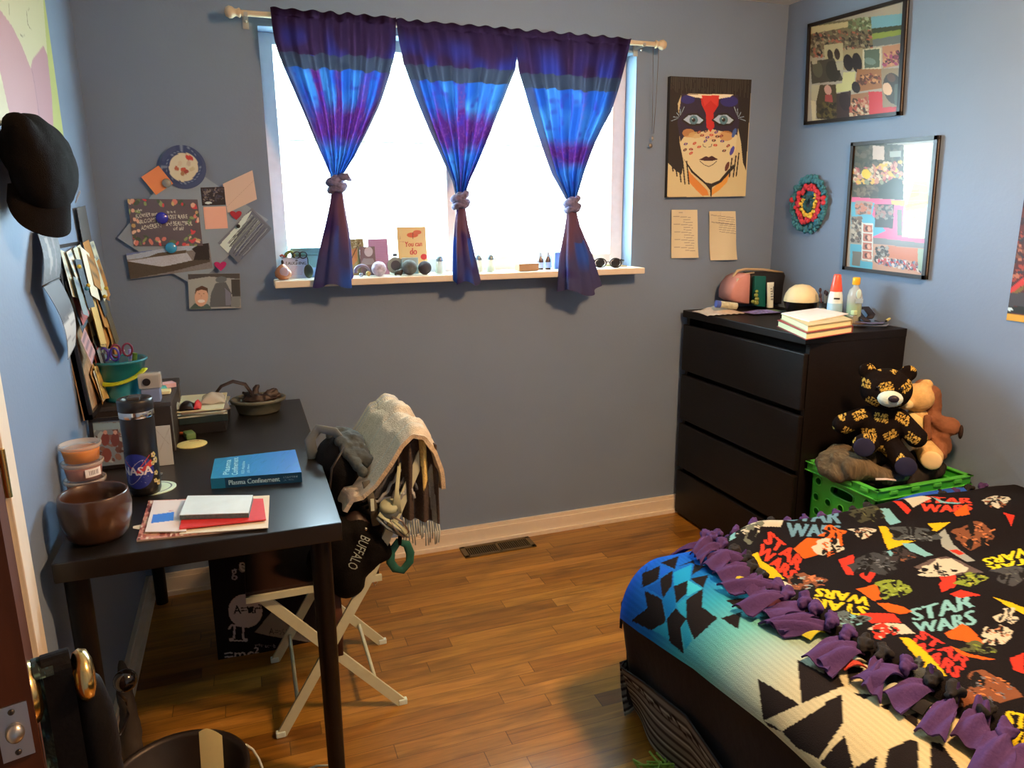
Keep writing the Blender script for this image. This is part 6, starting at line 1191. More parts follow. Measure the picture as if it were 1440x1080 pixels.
ROB = mat('brown_robe', P(118, 62, 32), .9, bump=.5, bscale=120, var=.15)
add('robe', [('e', (.028, .02, .085), (.050, .038, .075)), ('c', (.045, .0, .115), (.105, -.02, .095), .026, .033), ('c', (.055, .0, .07), (.085, -.05, .0), .026, .022), ('c', (.035, .02, .20), (.045, .02, .13), .032, .030), ('c', (.028, -.035, .125), (.040, -.05, .06), .012, .014), ('c', (.0, .035, .215), (.04, .02, .17), .03, .03), ('c', (.09, -.03, .06), (.10, -.02, .01), .018, .02)], ROB, .005, d=.004)
add('cream_shirt', [('e', (-.012, -.018, .09), (.042, .034, .045))], mat('cream_cloth', P(205, 160, 90), .9), .005)
add('sleeve_opening', [('e', (.137, -.028, .083), (.008, .024, .027))], mat('robe_inside', (.02, .008, .005), .9), .004)
# ================================================================ bed
LIGHT = (1.25, .85, .62)
XT, HX = 1.455, 1.335; ZT = .520; YE, HE = -1.335, -1.225
bd = thing('bed', (2.05, -2.3, 0), 'double bed with a black sheet along the right wall', 'bed')
BS = mat('black_sheet', (.006, .006, .009), .9, bump=.4, bscale=30)
m = MB(); m.box((2.09, -2.33, .36), (1.40, 2.10, .24), BS, bev=.05); build('mattress', m, bd)
m = MB(); m.box((2.11, -2.33, .16), (1.36, 2.06, .16), mat('bed_base_dark', (.01, .01, .01), .8), bev=.01); build('box_base', m, bd)
for x in (1.52, 2.72):
    for y in (-1.38, -3.30): m = MB(); m.cyl((x, y, 0), (x, y, .09), .025, BB, n=16); build('leg', m, bd)
def hemz(y): return float(np.interp(y, [-2.3, -1.9, -1.65, -1.4, -1.2], [.452, .44, .415, .36, .33]))
def spread(a, b):
    """a: 0 = left hem, then up to the edge and across; b: 0 = far hem, towards the camera (metres along the cloth)"""
    La = .20; Lb = .16
    fa = min(a/La, 1)*math.pi/2; fb = min(b/Lb, 1)*math.pi/2
    y = YE-(b-Lb) if b > Lb else YE+(HE-YE)*math.cos(fb)
    x = XT+(a-La) if a > La else XT-(XT-HX)*math.cos(fa)
    zh = hemz(y); da = (ZT-zh)*(1-math.sin(fa)); db = (ZT-.33)*(1-math.sin(fb))
    if a < La and b < Lb:       # round the plan of the corner
        ca, cb = math.cos(fa), math.cos(fb); l = math.hypot(ca, cb)
        if l > 1e-6: k_ = max(ca, cb)/l; x = XT-(XT-HX)*ca*(.25+.75*k_); y = YE+(HE-YE)*cb*(.25+.75*k_)
    z = ZT-max(da, db)-.25*min(da, db)+.006*math.sin(9*x+4*y)*math.sin(7*y)
    return Vector((x, y, z))
A_MAX, B_MAX = 1.50, 1.98
ua = np.r_[np.linspace(0, .55, 200), np.linspace(.57, A_MAX, 20)]; vb = np.r_[np.linspace(0, 1.15, 400), np.linspace(1.18, B_MAX, 16)]
spc = Art((0, 0, 0), (A_MAX, 0, 0), (0, 0, -B_MAX), (.5, .45, .36), 340)
yy = np.linspace(0, B_MAX, spc.h)
stops = [0, .14, .28, .40, .52, .62, .74, .90, 2]; rgb = [P(25, 75, 165), P(25, 85, 165), P(20, 100, 150), P(55, 145, 145), P(110, 165, 140), P(170, 172, 140), P(205, 175, 125), P(220, 180, 120), P(222, 180, 118)]
for k in range(3): spc.a[:, :, k] = np.interp(yy, stops, [c[k] for c in rgb])[:, None]
rib = (.93+.07*np.sin(np.arange(spc.w)*1.35))[None, :, None]; spc.a = spc.a*rib
# outlines measured in the photo are traced on a sheet and carried onto the cloth's own vertices
MK = Art((0, 0, 0), (1, 0, 0), (0, 0, -1), (0, 0, 0), 10); MX0, MY0, MS = 850, 730, 2.0; MK.w, MK.h = int(620*MS), int(420*MS); MK.a = np.zeros((MK.h, MK.w, 3)); MK.a[:] = -1; MK.qf = lambda px, py: ((px-MX0)*MS, (py-MY0)*MS)
def e5(*pts): return [(870+x/5.142, 690+y/5.142) for x, y in pts]
def e6(*pts): return [(860+x/2.7, 680+y/2.7) for x, y in pts]
def e7(*pts): return [(1160+x/2.7, 680+y/2.7) for x, y in pts]
SB = (.012, .010, .010)
for q in (e5((245, 375), (375, 360), (325, 408)), e5((430, 350), (520, 335), (470, 375)), e5((300, 520), (435, 470), (405, 565)), e5((165, 600), (300, 540), (285, 640), (175, 700)), e5((300, 635), (390, 575), (385, 680), (320, 775), (300, 720)), e5((420, 550), (540, 500), (555, 535), (520, 520)), e5((395, 690), (500, 640), (490, 740), (415, 810)), e5((515, 635), (650, 605), (610, 700)), e5((545, 530), (630, 545), (525, 610)),
          e5((185, 720), (310, 780), (340, 940), (250, 985), (90, 935), (205, 850)), e5((345, 930), (410, 850), (490, 925), (445, 990), (470, 1180), (365, 1090)), e5((485, 790), (610, 705), (600, 840), (715, 920), (545, 1075), (490, 950)), e5((770, 790), (920, 775), (890, 865)), e5((740, 920), (890, 875), (862, 1000)), e5((90, 940), (345, 945), (235, 1010)), e6((120, 350), (140, 300), (110, 400)),
          e6((555, 740), (715, 838), (575, 900)), e6((705, 668), (885, 765), (720, 835)), e6((645, 940), (875, 800), (880, 905), (785, 1045), (700, 1000)), e6((575, 900), (610, 915), (645, 940), (600, 925)),
          e6((790, 1060), (885, 955), (915, 1075), (850, 1110)), e6((890, 690), (960, 700), (900, 765)), e6((885, 560), (918, 590), (890, 620)),
          e7((-5, 690), (30, 680), (70, 765), (0, 770)), e7((0, 830), (60, 800), (65, 905), (0, 985)), e7((20, 1080), (75, 960), (110, 1080)), e7((110, 795), (185, 800), (150, 820)), e7((210, 845), (255, 830), (240, 862)), e7((290, 880), (355, 870), (355, 930)), e7((225, 1090), (240, 1010), (320, 970), (355, 980), (355, 1090)), e7((110, 1080), (200, 1030), (190, 1090)), e7((400, 980), (440, 985), (520, 1090), (400, 1090))):
    MK.poly(q, SB)
for q, s_ in ((e5((300, 540), (385, 570), (300, 620)), (25, 85, 165)), (e5((200, 700), (300, 650), (310, 770)), (15, 75, 135)), (e5((395, 590), (530, 530), (515, 640), (400, 690)), (30, 135, 160)), (e5((500, 645), (605, 705), (490, 765)), (60, 165, 165)), (e5((320, 780), (395, 710), (410, 845), (345, 920)), (15, 100, 140)), (e5((420, 820), (485, 770), (490, 910), (430, 860)), (40, 140, 150)), (e5((240, 1005), (345, 945), (365, 1075)), (40, 140, 150)), (e5((450, 990), (490, 930), (530, 1080), (480, 1150)), (35, 130, 140))):
    MK.poly(q, P(*s_))
def spsample(us, vs):
    base = np.array(spc.__class__.sample(spc, us, vs)); k = 0
    for v in vs:
        for u in us:
            x, y = proj(spread(u*A_MAX, v*B_MAX)); i, j = int((x-MX0)*MS), int((y-MY0)*MS)
            if 0 <= i < MK.w and 0 <= j < MK.h and MK.a[j, i, 0] >= 0: base[k] = MK.a[j, i]
            k += 1
    return [tuple(c) for c in base.tolist()]
class SP(Art):
    def __init__(s): pass
sp2 = SP(); sp2.w, sp2.h = spc.w, spc.h; sp2.sample = spsample
mlist = MB(); mlist.grid(0, 0, lambda u, v: spread(u*A_MAX, v*B_MAX), VC, sp2, us=list(ua/A_MAX), vs=list(vb/B_MAX), thick=.008, back=BS)
bsp = single('bedspread', mlist, 'ribbed blue to cream bedspread with black triangles under the fleece blanket', 'bedspread')
# dark sheet and grey blanket hanging below
m = MB(); 
def drop(z0f, z1f, x0f, x1f, y0, y1, mt, mb, nu=90, nv=16, wv=.012, ph=0, art=None, th=.004):
    # along the left side, turning round the far corner
    def fn(u, v):
        s = u*(y0-y1+.30)      # metres along: first .30 on the far end
        if s < .30: q = s/.30; x = HX+.03+(.30-s)*1.0; y = YE+.125; 
        else: x = None; y = YE+.125-(s-.30)
        if s < .30: xx = x; yy_ = y-.03*(q**3)
        else: xx = HX+.02+.03*max(0, 1-(s-.30)/.05)**2; yy_ = y-.03*max(0, 1-(s-.30)/.2)
        zz = z0f(yy_)*(1-v)+z1f(yy_)*v; off = x0f*(1-v)+x1f*v+wv*math.sin(s*17+ph+v)*v
        if s < .30: return Vector((xx, yy_+off*0-.02+off, zz)) if False else Vector((xx-off*.0, yy_-off, zz))
        return Vector((xx+off, yy_, zz))
    mb.grid(nu, nv, fn, mt, art, thick=th, back=mt)
drop(lambda y: hemz(y)+.03, lambda y: .03, -.006, .045, HE-.02, -3.2, BS, m); single('hanging_sheet', m, 'black sheet hanging down the side of the bed', 'sheet')
ga = Art((0, 0, 0), (2.0, 0, 0), (0, 0, -.25), P(130, 112, 95), 160)
for j in range(ga.h):
    if j % 5 in (0, 1): ga.a[j, :] = P(62, 54, 48)
    if j % 10 == 7: ga.a[j, :] = P(185, 165, 140)
for i in range(0, ga.w, 1): 
    for jj in (6, 7): ga.a[min(ga.h-1, 5+jj-6+abs((i % 12)-6)//1), i] = (.01, .01, .01)
m = MB(); drop(lambda y: float(np.interp(y, [-1.9, -1.75, -1.6, -1.4, -1.2], [.16, .215, .245, .205, .15])), lambda y: float(np.interp(y, [-3, -1.6, -1.2], [.02, .02, .012])), .0, .035, HE-.02, -3.2, VC, m, art=ga, nu=200, nv=38, wv=.016, ph=1.0); single('patterned_blanket', m, 'dark grey zigzag patterned blanket hanging lowest beside the bed', 'blanket')
# fleece blanket ---------------------------------------------------------
FX0, FX1, FY0, FY1 = 1.60, W-.022, -1.235, -3.30
def fz(x, y):
    e = 0
    for (bx, by, sx, sy, h) in ((1.78, -1.27, .10, .05, .040), (2.25, -1.33, .26, .08, .030), (2.6, -1.5, .2, .12, .030), (2.0, -1.45, .22, .05, .014), (2.2, -1.8, .3, .10, .020), (2.55, -1.9, .15, .3, .018), (1.72, -1.9, .08, .25, .012), (2.7, -1.3, .1, .09, .012)):
        e += h*math.exp(-((x-bx)/sx)**2-((y-by)/sy)**2)
    e += .006*math.sin(11*x+5*y)+.004*math.sin(19*y-6*x)
    z = ZT+.022+e
    d = FY0-y
    if d < .10: z -= .12*(1-d/.10)**2
    return z
def fx0(y): return float(np.interp(y, [-2.2, -2.08, -1.88, -1.63, -1.45, -1.30, -1.235], [1.615, 1.615, 1.585, 1.575, 1.60, 1.60, 1.62]))
fl = Art((0, 0, 0), (FX1-1.55, 0, 0), (0, 0, -(1.15)), (.008, .007, .008), 400)
def fq(px, py):
    p = onz(px, py, ZT+.035); return ((p.x-1.55)/(FX1-1.55)*(fl.w-1), (FY0-p.y)/1.15*(fl.h-1))
fl.qf = fq
def e8(*pts): return [(1200+x/6, 690+y/6) for x, y in pts]
O, RD, YE_, TE, CRc, GR, OLV, BRc, PKc = P(225, 85, 20), P(215, 50, 30), P(230, 165, 20), P(125, 160, 145), P(205, 175, 135), P(75, 70, 62), P(130, 130, 40), P(130, 70, 40), P(190, 120, 80)
def logo(c, wpx, hpx, ang, col, skew=0):
    ca, sa = math.cos(ang), math.sin(ang); x, y = c
    def T(u, v): return (x+ca*u*wpx-sa*v*hpx, y+sa*u*wpx+ca*v*hpx)
    fl.text('STAR', T(-.5, -.04), T(.5, -.04), T(-.5, -.5), col, 1.5); fl.text('WARS', T(-.5, .5), T(.5, .5), T(-.5, .04), col, 1.5)
logo((1144, 736), 74, 34, .02, P(105, 130, 130)); logo((1097, 775), 60, 32, .62, P(220, 55, 30)); logo((1182, 842), 76, 30, math.pi+.2, P(225, 175, 25)); logo((1326, 858), 86, 38, -.18, P(130, 165, 148)); logo((1320, 918), 84, 34, .62, P(215, 50, 35)); logo((1422, 782), 74, 30, math.pi-.3, P(230, 190, 30)); logo((1330, 712), 70, 16, .05, P(215, 60, 35)); logo((1445, 1022), 70, 40, .2, P(225, 175, 25)); logo((1245, 775), 5, 5, 0, GR)
def patch(pts, col): fl.poly(pts, col)
def sketch(cx, cy, rx, ry, base, inks, n=26, seed=0):
    r = random.Random(seed); ph = [r.uniform(0, 6.28) for _ in range(3)]
    fl.poly([(cx+rx*math.cos(t)*(1+.22*math.sin(3*t+ph[0])+.18*math.sin(5*t+ph[1])+.12*math.sin(9*t+ph[2])), cy+ry*math.sin(t)*(1+.22*math.sin(3*t+ph[1])+.2*math.sin(4*t+ph[2]))) for t in [i*6.283/34 for i in range(34)]], base, 1)
    for i in range(5): q = r.random()*6.28; fl.ell(cx+rx*.7*math.cos(q), cy+ry*.7*math.sin(q), rx*r.uniform(.15, .4), ry*r.uniform(.15, .4), DKi, q, n=9)
    for i in range(n):
        q = r.random()*6.28; d = r.random()**.5; x, y = cx+rx*d*.9*math.cos(q), cy+ry*d*.9*math.sin(q); l = r.uniform(3, 9); a_ = r.uniform(-.8, .8)+.3
        fl.line((x, y), (x+l*math.cos(a_), y+l*math.sin(a_)*.5), r.uniform(.7, 2.2), inks[r.randrange(len(inks))])
for q, c in ((e8((205, 290), (270, 285), (360, 400), (520, 395), (400, 445), (290, 485)), YE_), (e8((625, 250), (815, 245), (700, 310), (620, 350), (670, 290)), YE_), (e8((25, 795), (205, 745), (190, 905)), O), (e8((200, 915), (300, 905), (420, 925), (500, 965), (400, 1000), (290, 985)), O), (e8((720, 770), (780, 710), (860, 700), (860, 790), (740, 830)), RD), (e8((810, 850), (900, 825), (1060, 880), (900, 885)), RD),
             (e8((1170, 900), (1440, 985), (1440, 1020), (1330, 990)), YE_), (e8((400, 425), (500, 420), (600, 490), (670, 525), (600, 545), (480, 500)), TE), (e8((215, 165), (290, 160), (400, 240), (310, 270)), TE), (e8((310, 105), (400, 120), (480, 165), (450, 190)), RD), (e8((410, 90), (560, 65), (650, 90), (500, 150)), CRc), (e8((840, 190), (940, 140), (975, 210), (870, 215)), O), (e8((1255, 225), (1345, 245), (1330, 300)), RD), (e8((0, 570), (50, 640), (190, 665), (130, 740), (60, 690)), RD),
             (e8((505, 630), (640, 570), (780, 530), (900, 560), (1100, 700), (900, 705), (700, 700)), P(100, 75, 62)), (e8((590, 650), (700, 560), (820, 545), (970, 640), (940, 680), (720, 695)), CRc), (e8((770, 290), (850, 420), (1030, 560), (960, 575), (750, 440), (720, 330)), P(160, 145, 120)), (e8((800, 470), (870, 455), (940, 490), (900, 510)), RD), (e8((650, 80), (760, 115), (900, 130), (860, 135), (720, 120)), TE), (e8((280, 500), (310, 490), (355, 550), (320, 555)), TE),
             (e5((955, 425), (1005, 405), (1030, 460), (1130, 510), (1200, 585), (1090, 575), (1020, 500)), YE_), (e5((805, 290), (850, 240), (915, 285), (800, 330)), TE), (e5((905, 205), (960, 185), (1005, 215), (1000, 270), (960, 260)), RD), (e5((1010, 205), (1170, 165), (1195, 200), (1170, 265), (1010, 270)), CRc), (e5((1170, 590), (1230, 620), (1280, 650), (1200, 640)), CRc),
             (e7((280, 575), (320, 580), (400, 660), (460, 735), (390, 715)), YE_), (e7((640, 435), (756, 470), (756, 492)), YE_), (e7((455, 545), (520, 505), (560, 530), (610, 590), (470, 570)), O), (e7((465, 605), (540, 640), (650, 650), (600, 660), (520, 655)), O), (e7((700, 640), (756, 615), (756, 700), (720, 690)), RD), (e7((125, 485), (260, 478), (290, 515), (170, 520)), RD), (e7((160, 540), (200, 520), (300, 520), (340, 560), (250, 565)), CRc), (e7((430, 345), (495, 345), (490, 390), (455, 385)), RD), (e7((120, 385), (200, 372), (215, 420), (180, 430)), O), (e6((690, 235), (740, 200), (800, 210), (800, 250), (730, 262)), O), (e6((860, 270), (918, 255), (918, 330), (890, 325)), RD), (e7((400, 780), (520, 800), (480, 830)), BRc), (e7((0, 205), (60, 190), (65, 240), (10, 260)), O)):
    patch(q, c)
DKi = P(28, 22, 18)
for (c, rx, ry, b_, inks, n) in (((1283, 747), 34, 10, GR, [DKi, P(120, 110, 95), DKi], 30), ((1255, 822), 22, 12, OLV, [DKi, P(160, 160, 60), DKi], 28), ((1218, 723), 24, 9, P(70, 62, 40), [DKi, P(100, 90, 50)], 24), ((1213, 748), 16, 7, CRc, [DKi, BRc], 14), ((1230, 790), 34, 13, P(62, 56, 50), [DKi, P(110, 100, 90)], 30), ((1370, 748), 26, 14, BRc, [DKi, P(200, 110, 60), DKi], 34), ((1365, 815), 20, 9, OLV, [DKi, P(180, 160, 50)], 18), ((1425, 810), 30, 14, P(70, 62, 55), [DKi, P(100, 88, 70)], 24), ((1398, 713), 18, 8, CRc, [DKi, BRc, P(190, 165, 130)], 20), ((1268, 778), 16, 9, P(60, 45, 38), [DKi, BRc], 12), ((1320, 800), 30, 8, CRc, [DKi, P(120, 100, 80), DKi], 16), ((1135, 810), 26, 12, BRc, [DKi, P(215, 110, 60), P(150, 150, 130)], 34), ((1165, 765), 20, 8, CRc, [DKi, O], 14), ((1400, 885), 20, 13, CRc, [DKi, BRc, PKc], 22), ((1415, 862), 14, 9, CRc, [DKi, GR], 14), ((1375, 905), 22, 10, P(90, 85, 45), [DKi, OLV], 18), ((1390, 968), 36, 20, BRc, [DKi, P(220, 120, 60), P(110, 100, 95)], 46), ((1050, 742), 18, 13, P(110, 100, 75), [DKi, CRc], 22), ((1195, 868), 22, 10, P(90, 90, 80), [DKi, TE], 20), ((1245, 885), 18, 10, RD, [DKi, CRc], 16), ((1290, 940), 12, 14, GR, [DKi, P(120, 110, 90)], 14), ((1170, 748), 16, 8, O, [DKi], 6), ((1100, 830), 16, 7, GR, [DKi, P(120, 120, 110)], 12), ((1330, 1000), 18, 12, CRc, [DKi], 12)):
    sketch(c[0], c[1], rx, ry, b_, inks, n, int(c[0]))
uu = np.linspace(0, 1, 470); vv_ = np.r_[np.linspace(0, .5, 430), np.linspace(.52, 1, 30)]
fl2 = Art((0, 0, 0), (1, 0, 0), (0, 0, -1), (0, 0, 0), 10); fl2.w = 470; fl2.h = len(vv_)
def flsample(us, vs):
    out = []
    for v in vs:
        y = FY0+(FY1-FY0)*v; x0 = fx0(y); d = (FY0-y)/1.15; j = int(d*(fl.h-1)) if d <= 1 else int((d*1.0 % 1)*(fl.h-1)); xs = x0+(FX1-x0)*np.array(us); i = np.clip(((xs-1.55)/(FX1-1.55)*(fl.w-1)).astype(int), 0, fl.w-1); out.extend([tuple(c) for c in fl.a[j, i].tolist()])
    return out
fl2.sample = flsample
def ffn(u, v): y = FY0+(FY1-FY0)*v; x0 = fx0(y); x = x0+(FX1-x0)*u; return Vector((x, y, fz(x, y)-.02*max(0, 1-(x-x0)/.03)**2))
fb_ = thing('fleece_blanket', (2.2, -2.2, ZT), 'black film-print fleece with purple knotted fringe covering the bed', 'blanket')
m = MB(); m.grid(0, 0, ffn, VC, fl2, us=list(uu), vs=list(vv_), thick=.006, back=BS); build('fleece_panel', m, fb_)
PUR = mat('purple_fleece', (.072, .040, .140), .95, bump=.4, bscale=120, spec=.1); PRB = mat('printed_tab', 'V', .95, bump=.4, bscale=120, spec=.1)
rk = random.Random(12)
def knot(c, outd, s=1.0):
    """one tied tab: a small knot with a broad flap of purple and a scrap of print"""
    side = Vector((-outd.y, outd.x, 0)); m = MB(); up_ = Vector((0, 0, 1))
    L_ = rk.uniform(.070, .125)*s; wd_ = rk.uniform(.040, .066)*s; tw_ = rk.uniform(-.5, .5); sk = rk.uniform(-.75, .75); hp_ = rk.uniform(.6, 1.5); ws_ = rk.uniform(4, 11)
    def flap(u, v): # u across, v outwards
        k = v; w = wd_*(.45+.75*k-.15*k*k); p = c+(outd+side*sk).normalized()*(L_*k)+side*((u-.5)*w); b_ = hp_*.020*math.sin(math.pi*(k*.9+.08))+.012*math.cos((u-.5)*3.0)*(1-k*.4)+.006*math.sin(u*ws_+k*6)
        s_ = spread(max(.02, (p.x-XT)+.20), max(.02, YE-p.y+.16)).z if p.x < 1.62 or p.y > -1.36 else fz(p.x, p.y)
        return Vector((p.x, p.y, s_+.012+b_+tw_*(u-.5)*.03))
    m.grid(10, 14, flap, PUR, thick=.004); 
    o = build('purple_tab', m, fb_)
    m = MB(); cz_ = max(fz(c.x, c.y), ZT)+.012; vk, fk = blob([('c', (c.x-.012, c.y-.008, cz_-.004), (c.x+.012, c.y+.010, cz_), .010*s, .012*s), ('c', (c.x+.004, c.y-.014, cz_+.004), (c.x+.010, c.y+.012, cz_-.002), .008*s, .009*s)], .004, 1, .006, 60, rk.random()*9); m.add(vk, fk, mat('black_fleece', (.008, .008, .008), .95) if rk.random() < .4 else PUR, True); build('tie_knot', m, o)
    if rk.random() < .75:
        m = MB(); q = c+outd*.02+side*rk.choice((-.03, .03)); colr = P(*rk.choice(((20, 17, 16), (200, 60, 40), (205, 175, 40), (120, 150, 130), (190, 170, 130), (22, 20, 20), (20, 18, 18)))); mt = mat('print_tab_%d' % int(sum(colr)*100), colr, .95)
        def fl3(u, v): p = q+outd*(.055*v)+side*((u-.5)*.026); return Vector((p.x, p.y, (spread(max(.02, (p.x-XT)+.20), max(.02, YE-p.y+.16)).z if p.x < 1.62 else fz(p.x, p.y))+.010+.012*math.sin(v*3)))
        m.grid(6, 8, fl3, mt, thick=.003); build('printed_tab', m, fb_)
y = -1.27
while y > -2.35:
    c = Vector((fx0(y)+rk.uniform(.0, .022), y, 0)); knot(c, Vector((-1, rk.uniform(-.3, .3), 0)).normalized(), 1.1); y -= rk.uniform(.038, .056)
for x in np.arange(1.66, 2.72, .062): knot(Vector((x, FY0-.035, 0)), Vector((rk.uniform(-.2, .2), 1, 0)).normalized(), .8) if not 2.2 < x < 2.58 or rk.random() < .25 else None
m = MB(); m.grid(20, 8, lambda u, v: Vector((2.36+.34*u, -1.200-.085*v, .492+.048*math.sin(v*2.1)*math.sin(.3+2.6*u)**.5+.004*math.sin(u*9)*v)), mat('blue_cloth', P(20, 75, 150), .9, bump=.3), thick=.006); single('blue_pillowcase', m, 'blue cloth tucked between the fleece and the green crate', 'cloth')
# ================================================================ window sill things
SZ = 1.2065
def sy(px, y=-.045): return ony(px, 380, y).x
def card_on_sill(nm, px0, px1, pyt, y, col, lb, cat, draw=None, th=.003, pyb=None, tilt=.02):
    A, B = ony(px0, pyt, y), ony(px1, pyt, y); zt = (A.z+B.z)/2; zb = SZ+.0003 if pyb is None else ony((px0+px1)/2, pyb, y).z
    a = Art(Vector((A.x, y+tilt, zt)), Vector((B.x-A.x, 0, 0)), Vector((0, -tilt, zb-zt)), P(*col), 900); draw and draw(a); m = MB(); sheet(m, a, th, back=mat('cardback', P(150, 125, 100), .8)); return single(nm, m, lb, cat)
zs6 = lambda x, y: (370+x/5.333, 220+y/5.333)
zs8 = lambda x, y: (480+x/9, 310+y/9)
zs7 = lambda x, y: (380+x/10.29, 310+y/10.29)
card_on_sill('greeting_card', 559, 600, 319, .035, (245, 185, 110), 'orange card reading you can do with a red flower', 'card', lambda a: (a.ell(*zs8(900, 185), 8, 3.6, P(225, 90, 50)), a.ell(*zs8(960, 150), 6, 3, P(225, 100, 60)), a.line(zs8(905, 150), zs8(905, 235), .8, P(120, 60, 40)), a.text('You can', zs8(805, 335), zs8(1020, 325), zs8(805, 270), P(215, 70, 50), .3), a.text('do', zs8(870, 435), zs8(955, 432), zs8(870, 350), P(215, 60, 50), .4), a.line(zs8(745, 200), zs8(745, 240), .5, P(200, 130, 90)), a.line(zs8(735, 270), zs8(795, 270), .5, P(210, 110, 80)), a.ell(*zs8(1045, 460), 4.6, 4.2, P(220, 50, 45))))
card_on_sill('pink_card', 518, 546, 336, .03, (190, 125, 140), 'plain pink card standing behind the speckled ball', 'card', lambda a: [a.line(zs8(440, y), zs8(580, y), .4, P(170, 105, 120)) for y in range(280, 560, 22)])
card_on_sill('tag_card', 489, 512, 336, .03, (150, 120, 70), 'olive and orange picture card right of the first curtain', 'card', lambda a: (a.poly([zs8(*p) for p in ((105, 380), (200, 340), (205, 500), (150, 570), (120, 520))], P(190, 110, 55)), a.line(zs8(130, 480), zs8(230, 270), 1.4, P(90, 60, 30)), a.crowd([zs8(*q) for q in ((90, 250), (280, 250), (290, 330), (90, 340))], [P(120, 95, 45), P(190, 165, 110)], 40, 1.2, 2)))
card_on_sill('photo_card', 506, 528, 347, .015, (120, 85, 75), 'small photo card of a pale face, beside the pink card', 'card', lambda a: (a.ell(*zs8(345, 395), 6, 7, P(200, 165, 145)), a.poly([zs8(*p) for p in ((240, 560), (280, 480), (400, 480), (440, 560))], P(150, 125, 110)), a.line(zs8(232, 370), zs8(232, 560), 1, P(220, 200, 180))))
card_on_sill('name_card', 396, 432, 362, -.005, (205, 185, 180), 'white card headed LAUGHING at the left end of the sill', 'card', lambda a: (a.text('LAUGHING', zs7(232, 642), zs7(520, 640), zs7(232, 598), P(70, 60, 65), .2), [a.line(zs7(300, y), zs7(470, y), .5, P(205, 130, 140)) for y in range(670, 800, 22)], a.ell(*zs7(380, 578), 2, 1, P(90, 80, 80))))
card_on_sill('blue_card', 434, 448, 356, .012, (190, 195, 205), 'blue and white emblem card behind the first curtain tail', 'card', lambda a: a.poly([zs7(*p) for p in ((580, 480), (700, 470), (690, 640), (580, 630))], P(25, 25, 120)))
tn = thing('mint_tin', (sy(431, .045), .045, SZ), 'pale mint green box with a looped cord behind the first curtain', 'box'); x0, x1 = sy(411, .045), sy(452, .045)
MT = mat('mint_green', P(160, 180, 150), .5); m = MB(); m.box(((x0+x1)/2, .045, SZ+.042), (x1-x0, .05, .084), MT, bev=.004); build('box_body', m, tn)
m = MB(); m.box(((x0+x1)/2, .045, SZ+.098), (x1-x0+.004, .054, .028), mat('mint_lid', P(135, 160, 135), .5), bev=.006); build('lid', m, tn)
m = MB(); m.tube([ony(*zs7(*p), .02) for p in ((250, 430), (262, 320), (300, 215), (340, 188), (390, 205), (440, 245))], .0018, mat('brown_cord', P(120, 90, 50), .7), n=6); build('cord', m, tn)
# bauble
c = Vector((sy(398, -.05), -.05, SZ)); bb_ = thing('bauble', c, 'copper coloured teardrop bauble at the far left of the sill', 'ornament')
m = MB(); m.lathe(c, [(0, .001), (.018, .002), (.030, .014), (.031, .028), (.022, .044), (.008, .056), (.004, .058)], mat('copper_glaze', P(200, 115, 70), .25, coat=.5), n=28); build('bauble_body', m, bb_)
m = MB(); m.ball(c+Vector((.002, -.026, .030)), (.016, .006, .018), mat('lilac_panel', P(190, 150, 150), .5)); build('painted_panel', m, bb_); m = MB(); m.ball(c+Vector((0, 0, .064)), (.005, .005, .010), BLACKFR, n=10); build('cap', m, bb_)
m = MB()
for s in (-1, 1): m.tube([ony(*zs7(430+s*45+55*math.cos(q), 500+48*math.sin(q)), -.0) for q in [i*.45 for i in range(14)]], .0022, BLACKFR, closed=True, n=6)
m.tube([ony(*zs7(*p), .0) for p in ((520, 500), (545, 560), (548, 640))], .002, BLACKFR, n=6); single('black_mask', m, 'black eye mask behind the lettered card', 'mask')
m = MB(); m.tube([ony(*zs7(*p), .01) for p in ((210, 530), (230, 490), (280, 450), (320, 460), (350, 500), (330, 540))], .006, mat('olive_cord', P(115, 110, 50), .8), n=8); m.tube([ony(*zs7(*p), .005) for p in ((140, 520), (170, 500), (210, 530))], .004, mat('red_beads', P(180, 70, 50), .6), n=8); single('cord_bundle', m, 'coiled olive cord with red beads on top of the lettered card', 'cord')
c = Vector((sy(434, -.045), -.045, SZ)); m = MB(); m.ball(c+Vector((0, 0, .028)), (.017, .004, .026), mat('olive_metal', P(95, 90, 65), .4, metal=.5)); single('leaf_charm', m, 'dark olive oval charm left of the first curtain tail', 'charm')
c = Vector((sy(511, -.05), -.05, SZ)); m = MB(); HN = mat('horn_silver', P(130, 105, 110), .3, metal=.4)
m.tube([c+Vector((.026*math.cos(q)-.004, .002*math.sin(q), .022+.021*math.sin(q))) for q in [-.5+i*.33 for i in range(13)]], .006, HN, rad=[.003+.0004*i for i in range(13)], n=10); m.ball(c+Vector((.018, -.004, .012)), .010, mat('gold_bead', P(205, 150, 80), .25, metal=.5)); m.ball(c+Vector((-.010, -.004, .008)), .008, mat('silver_bead', P(190, 175, 165), .2, metal=.7)); single('silver_trinket', m, 'silver curl trinket with gold bead in front of the photo card', 'ornament')
m = MB(); m.tube([Vector((sy(487, -.05)+dx, -.06, SZ+.005+dz)) for dx, dz in ((0, 0), (.01, .004), (.025, .002))], .004, mat('red_glass', P(150, 70, 90), .3)); single('bracelet', m, 'small reddish bracelet right of the first curtain tail', 'bracelet')
def sball(px, r, mt, lb, y=-.045, nm='ball'): c = Vector((sy(px, y), y, SZ+r)); m = MB(); m.ball(c, r, mt, n=26); return single(nm, m, lb, 'ball')
sball(533, .0285, mat('pale_speckled', P(205, 165, 160), .5, var=.35, vscale=70), 'pale pink speckled ball before the pink card')
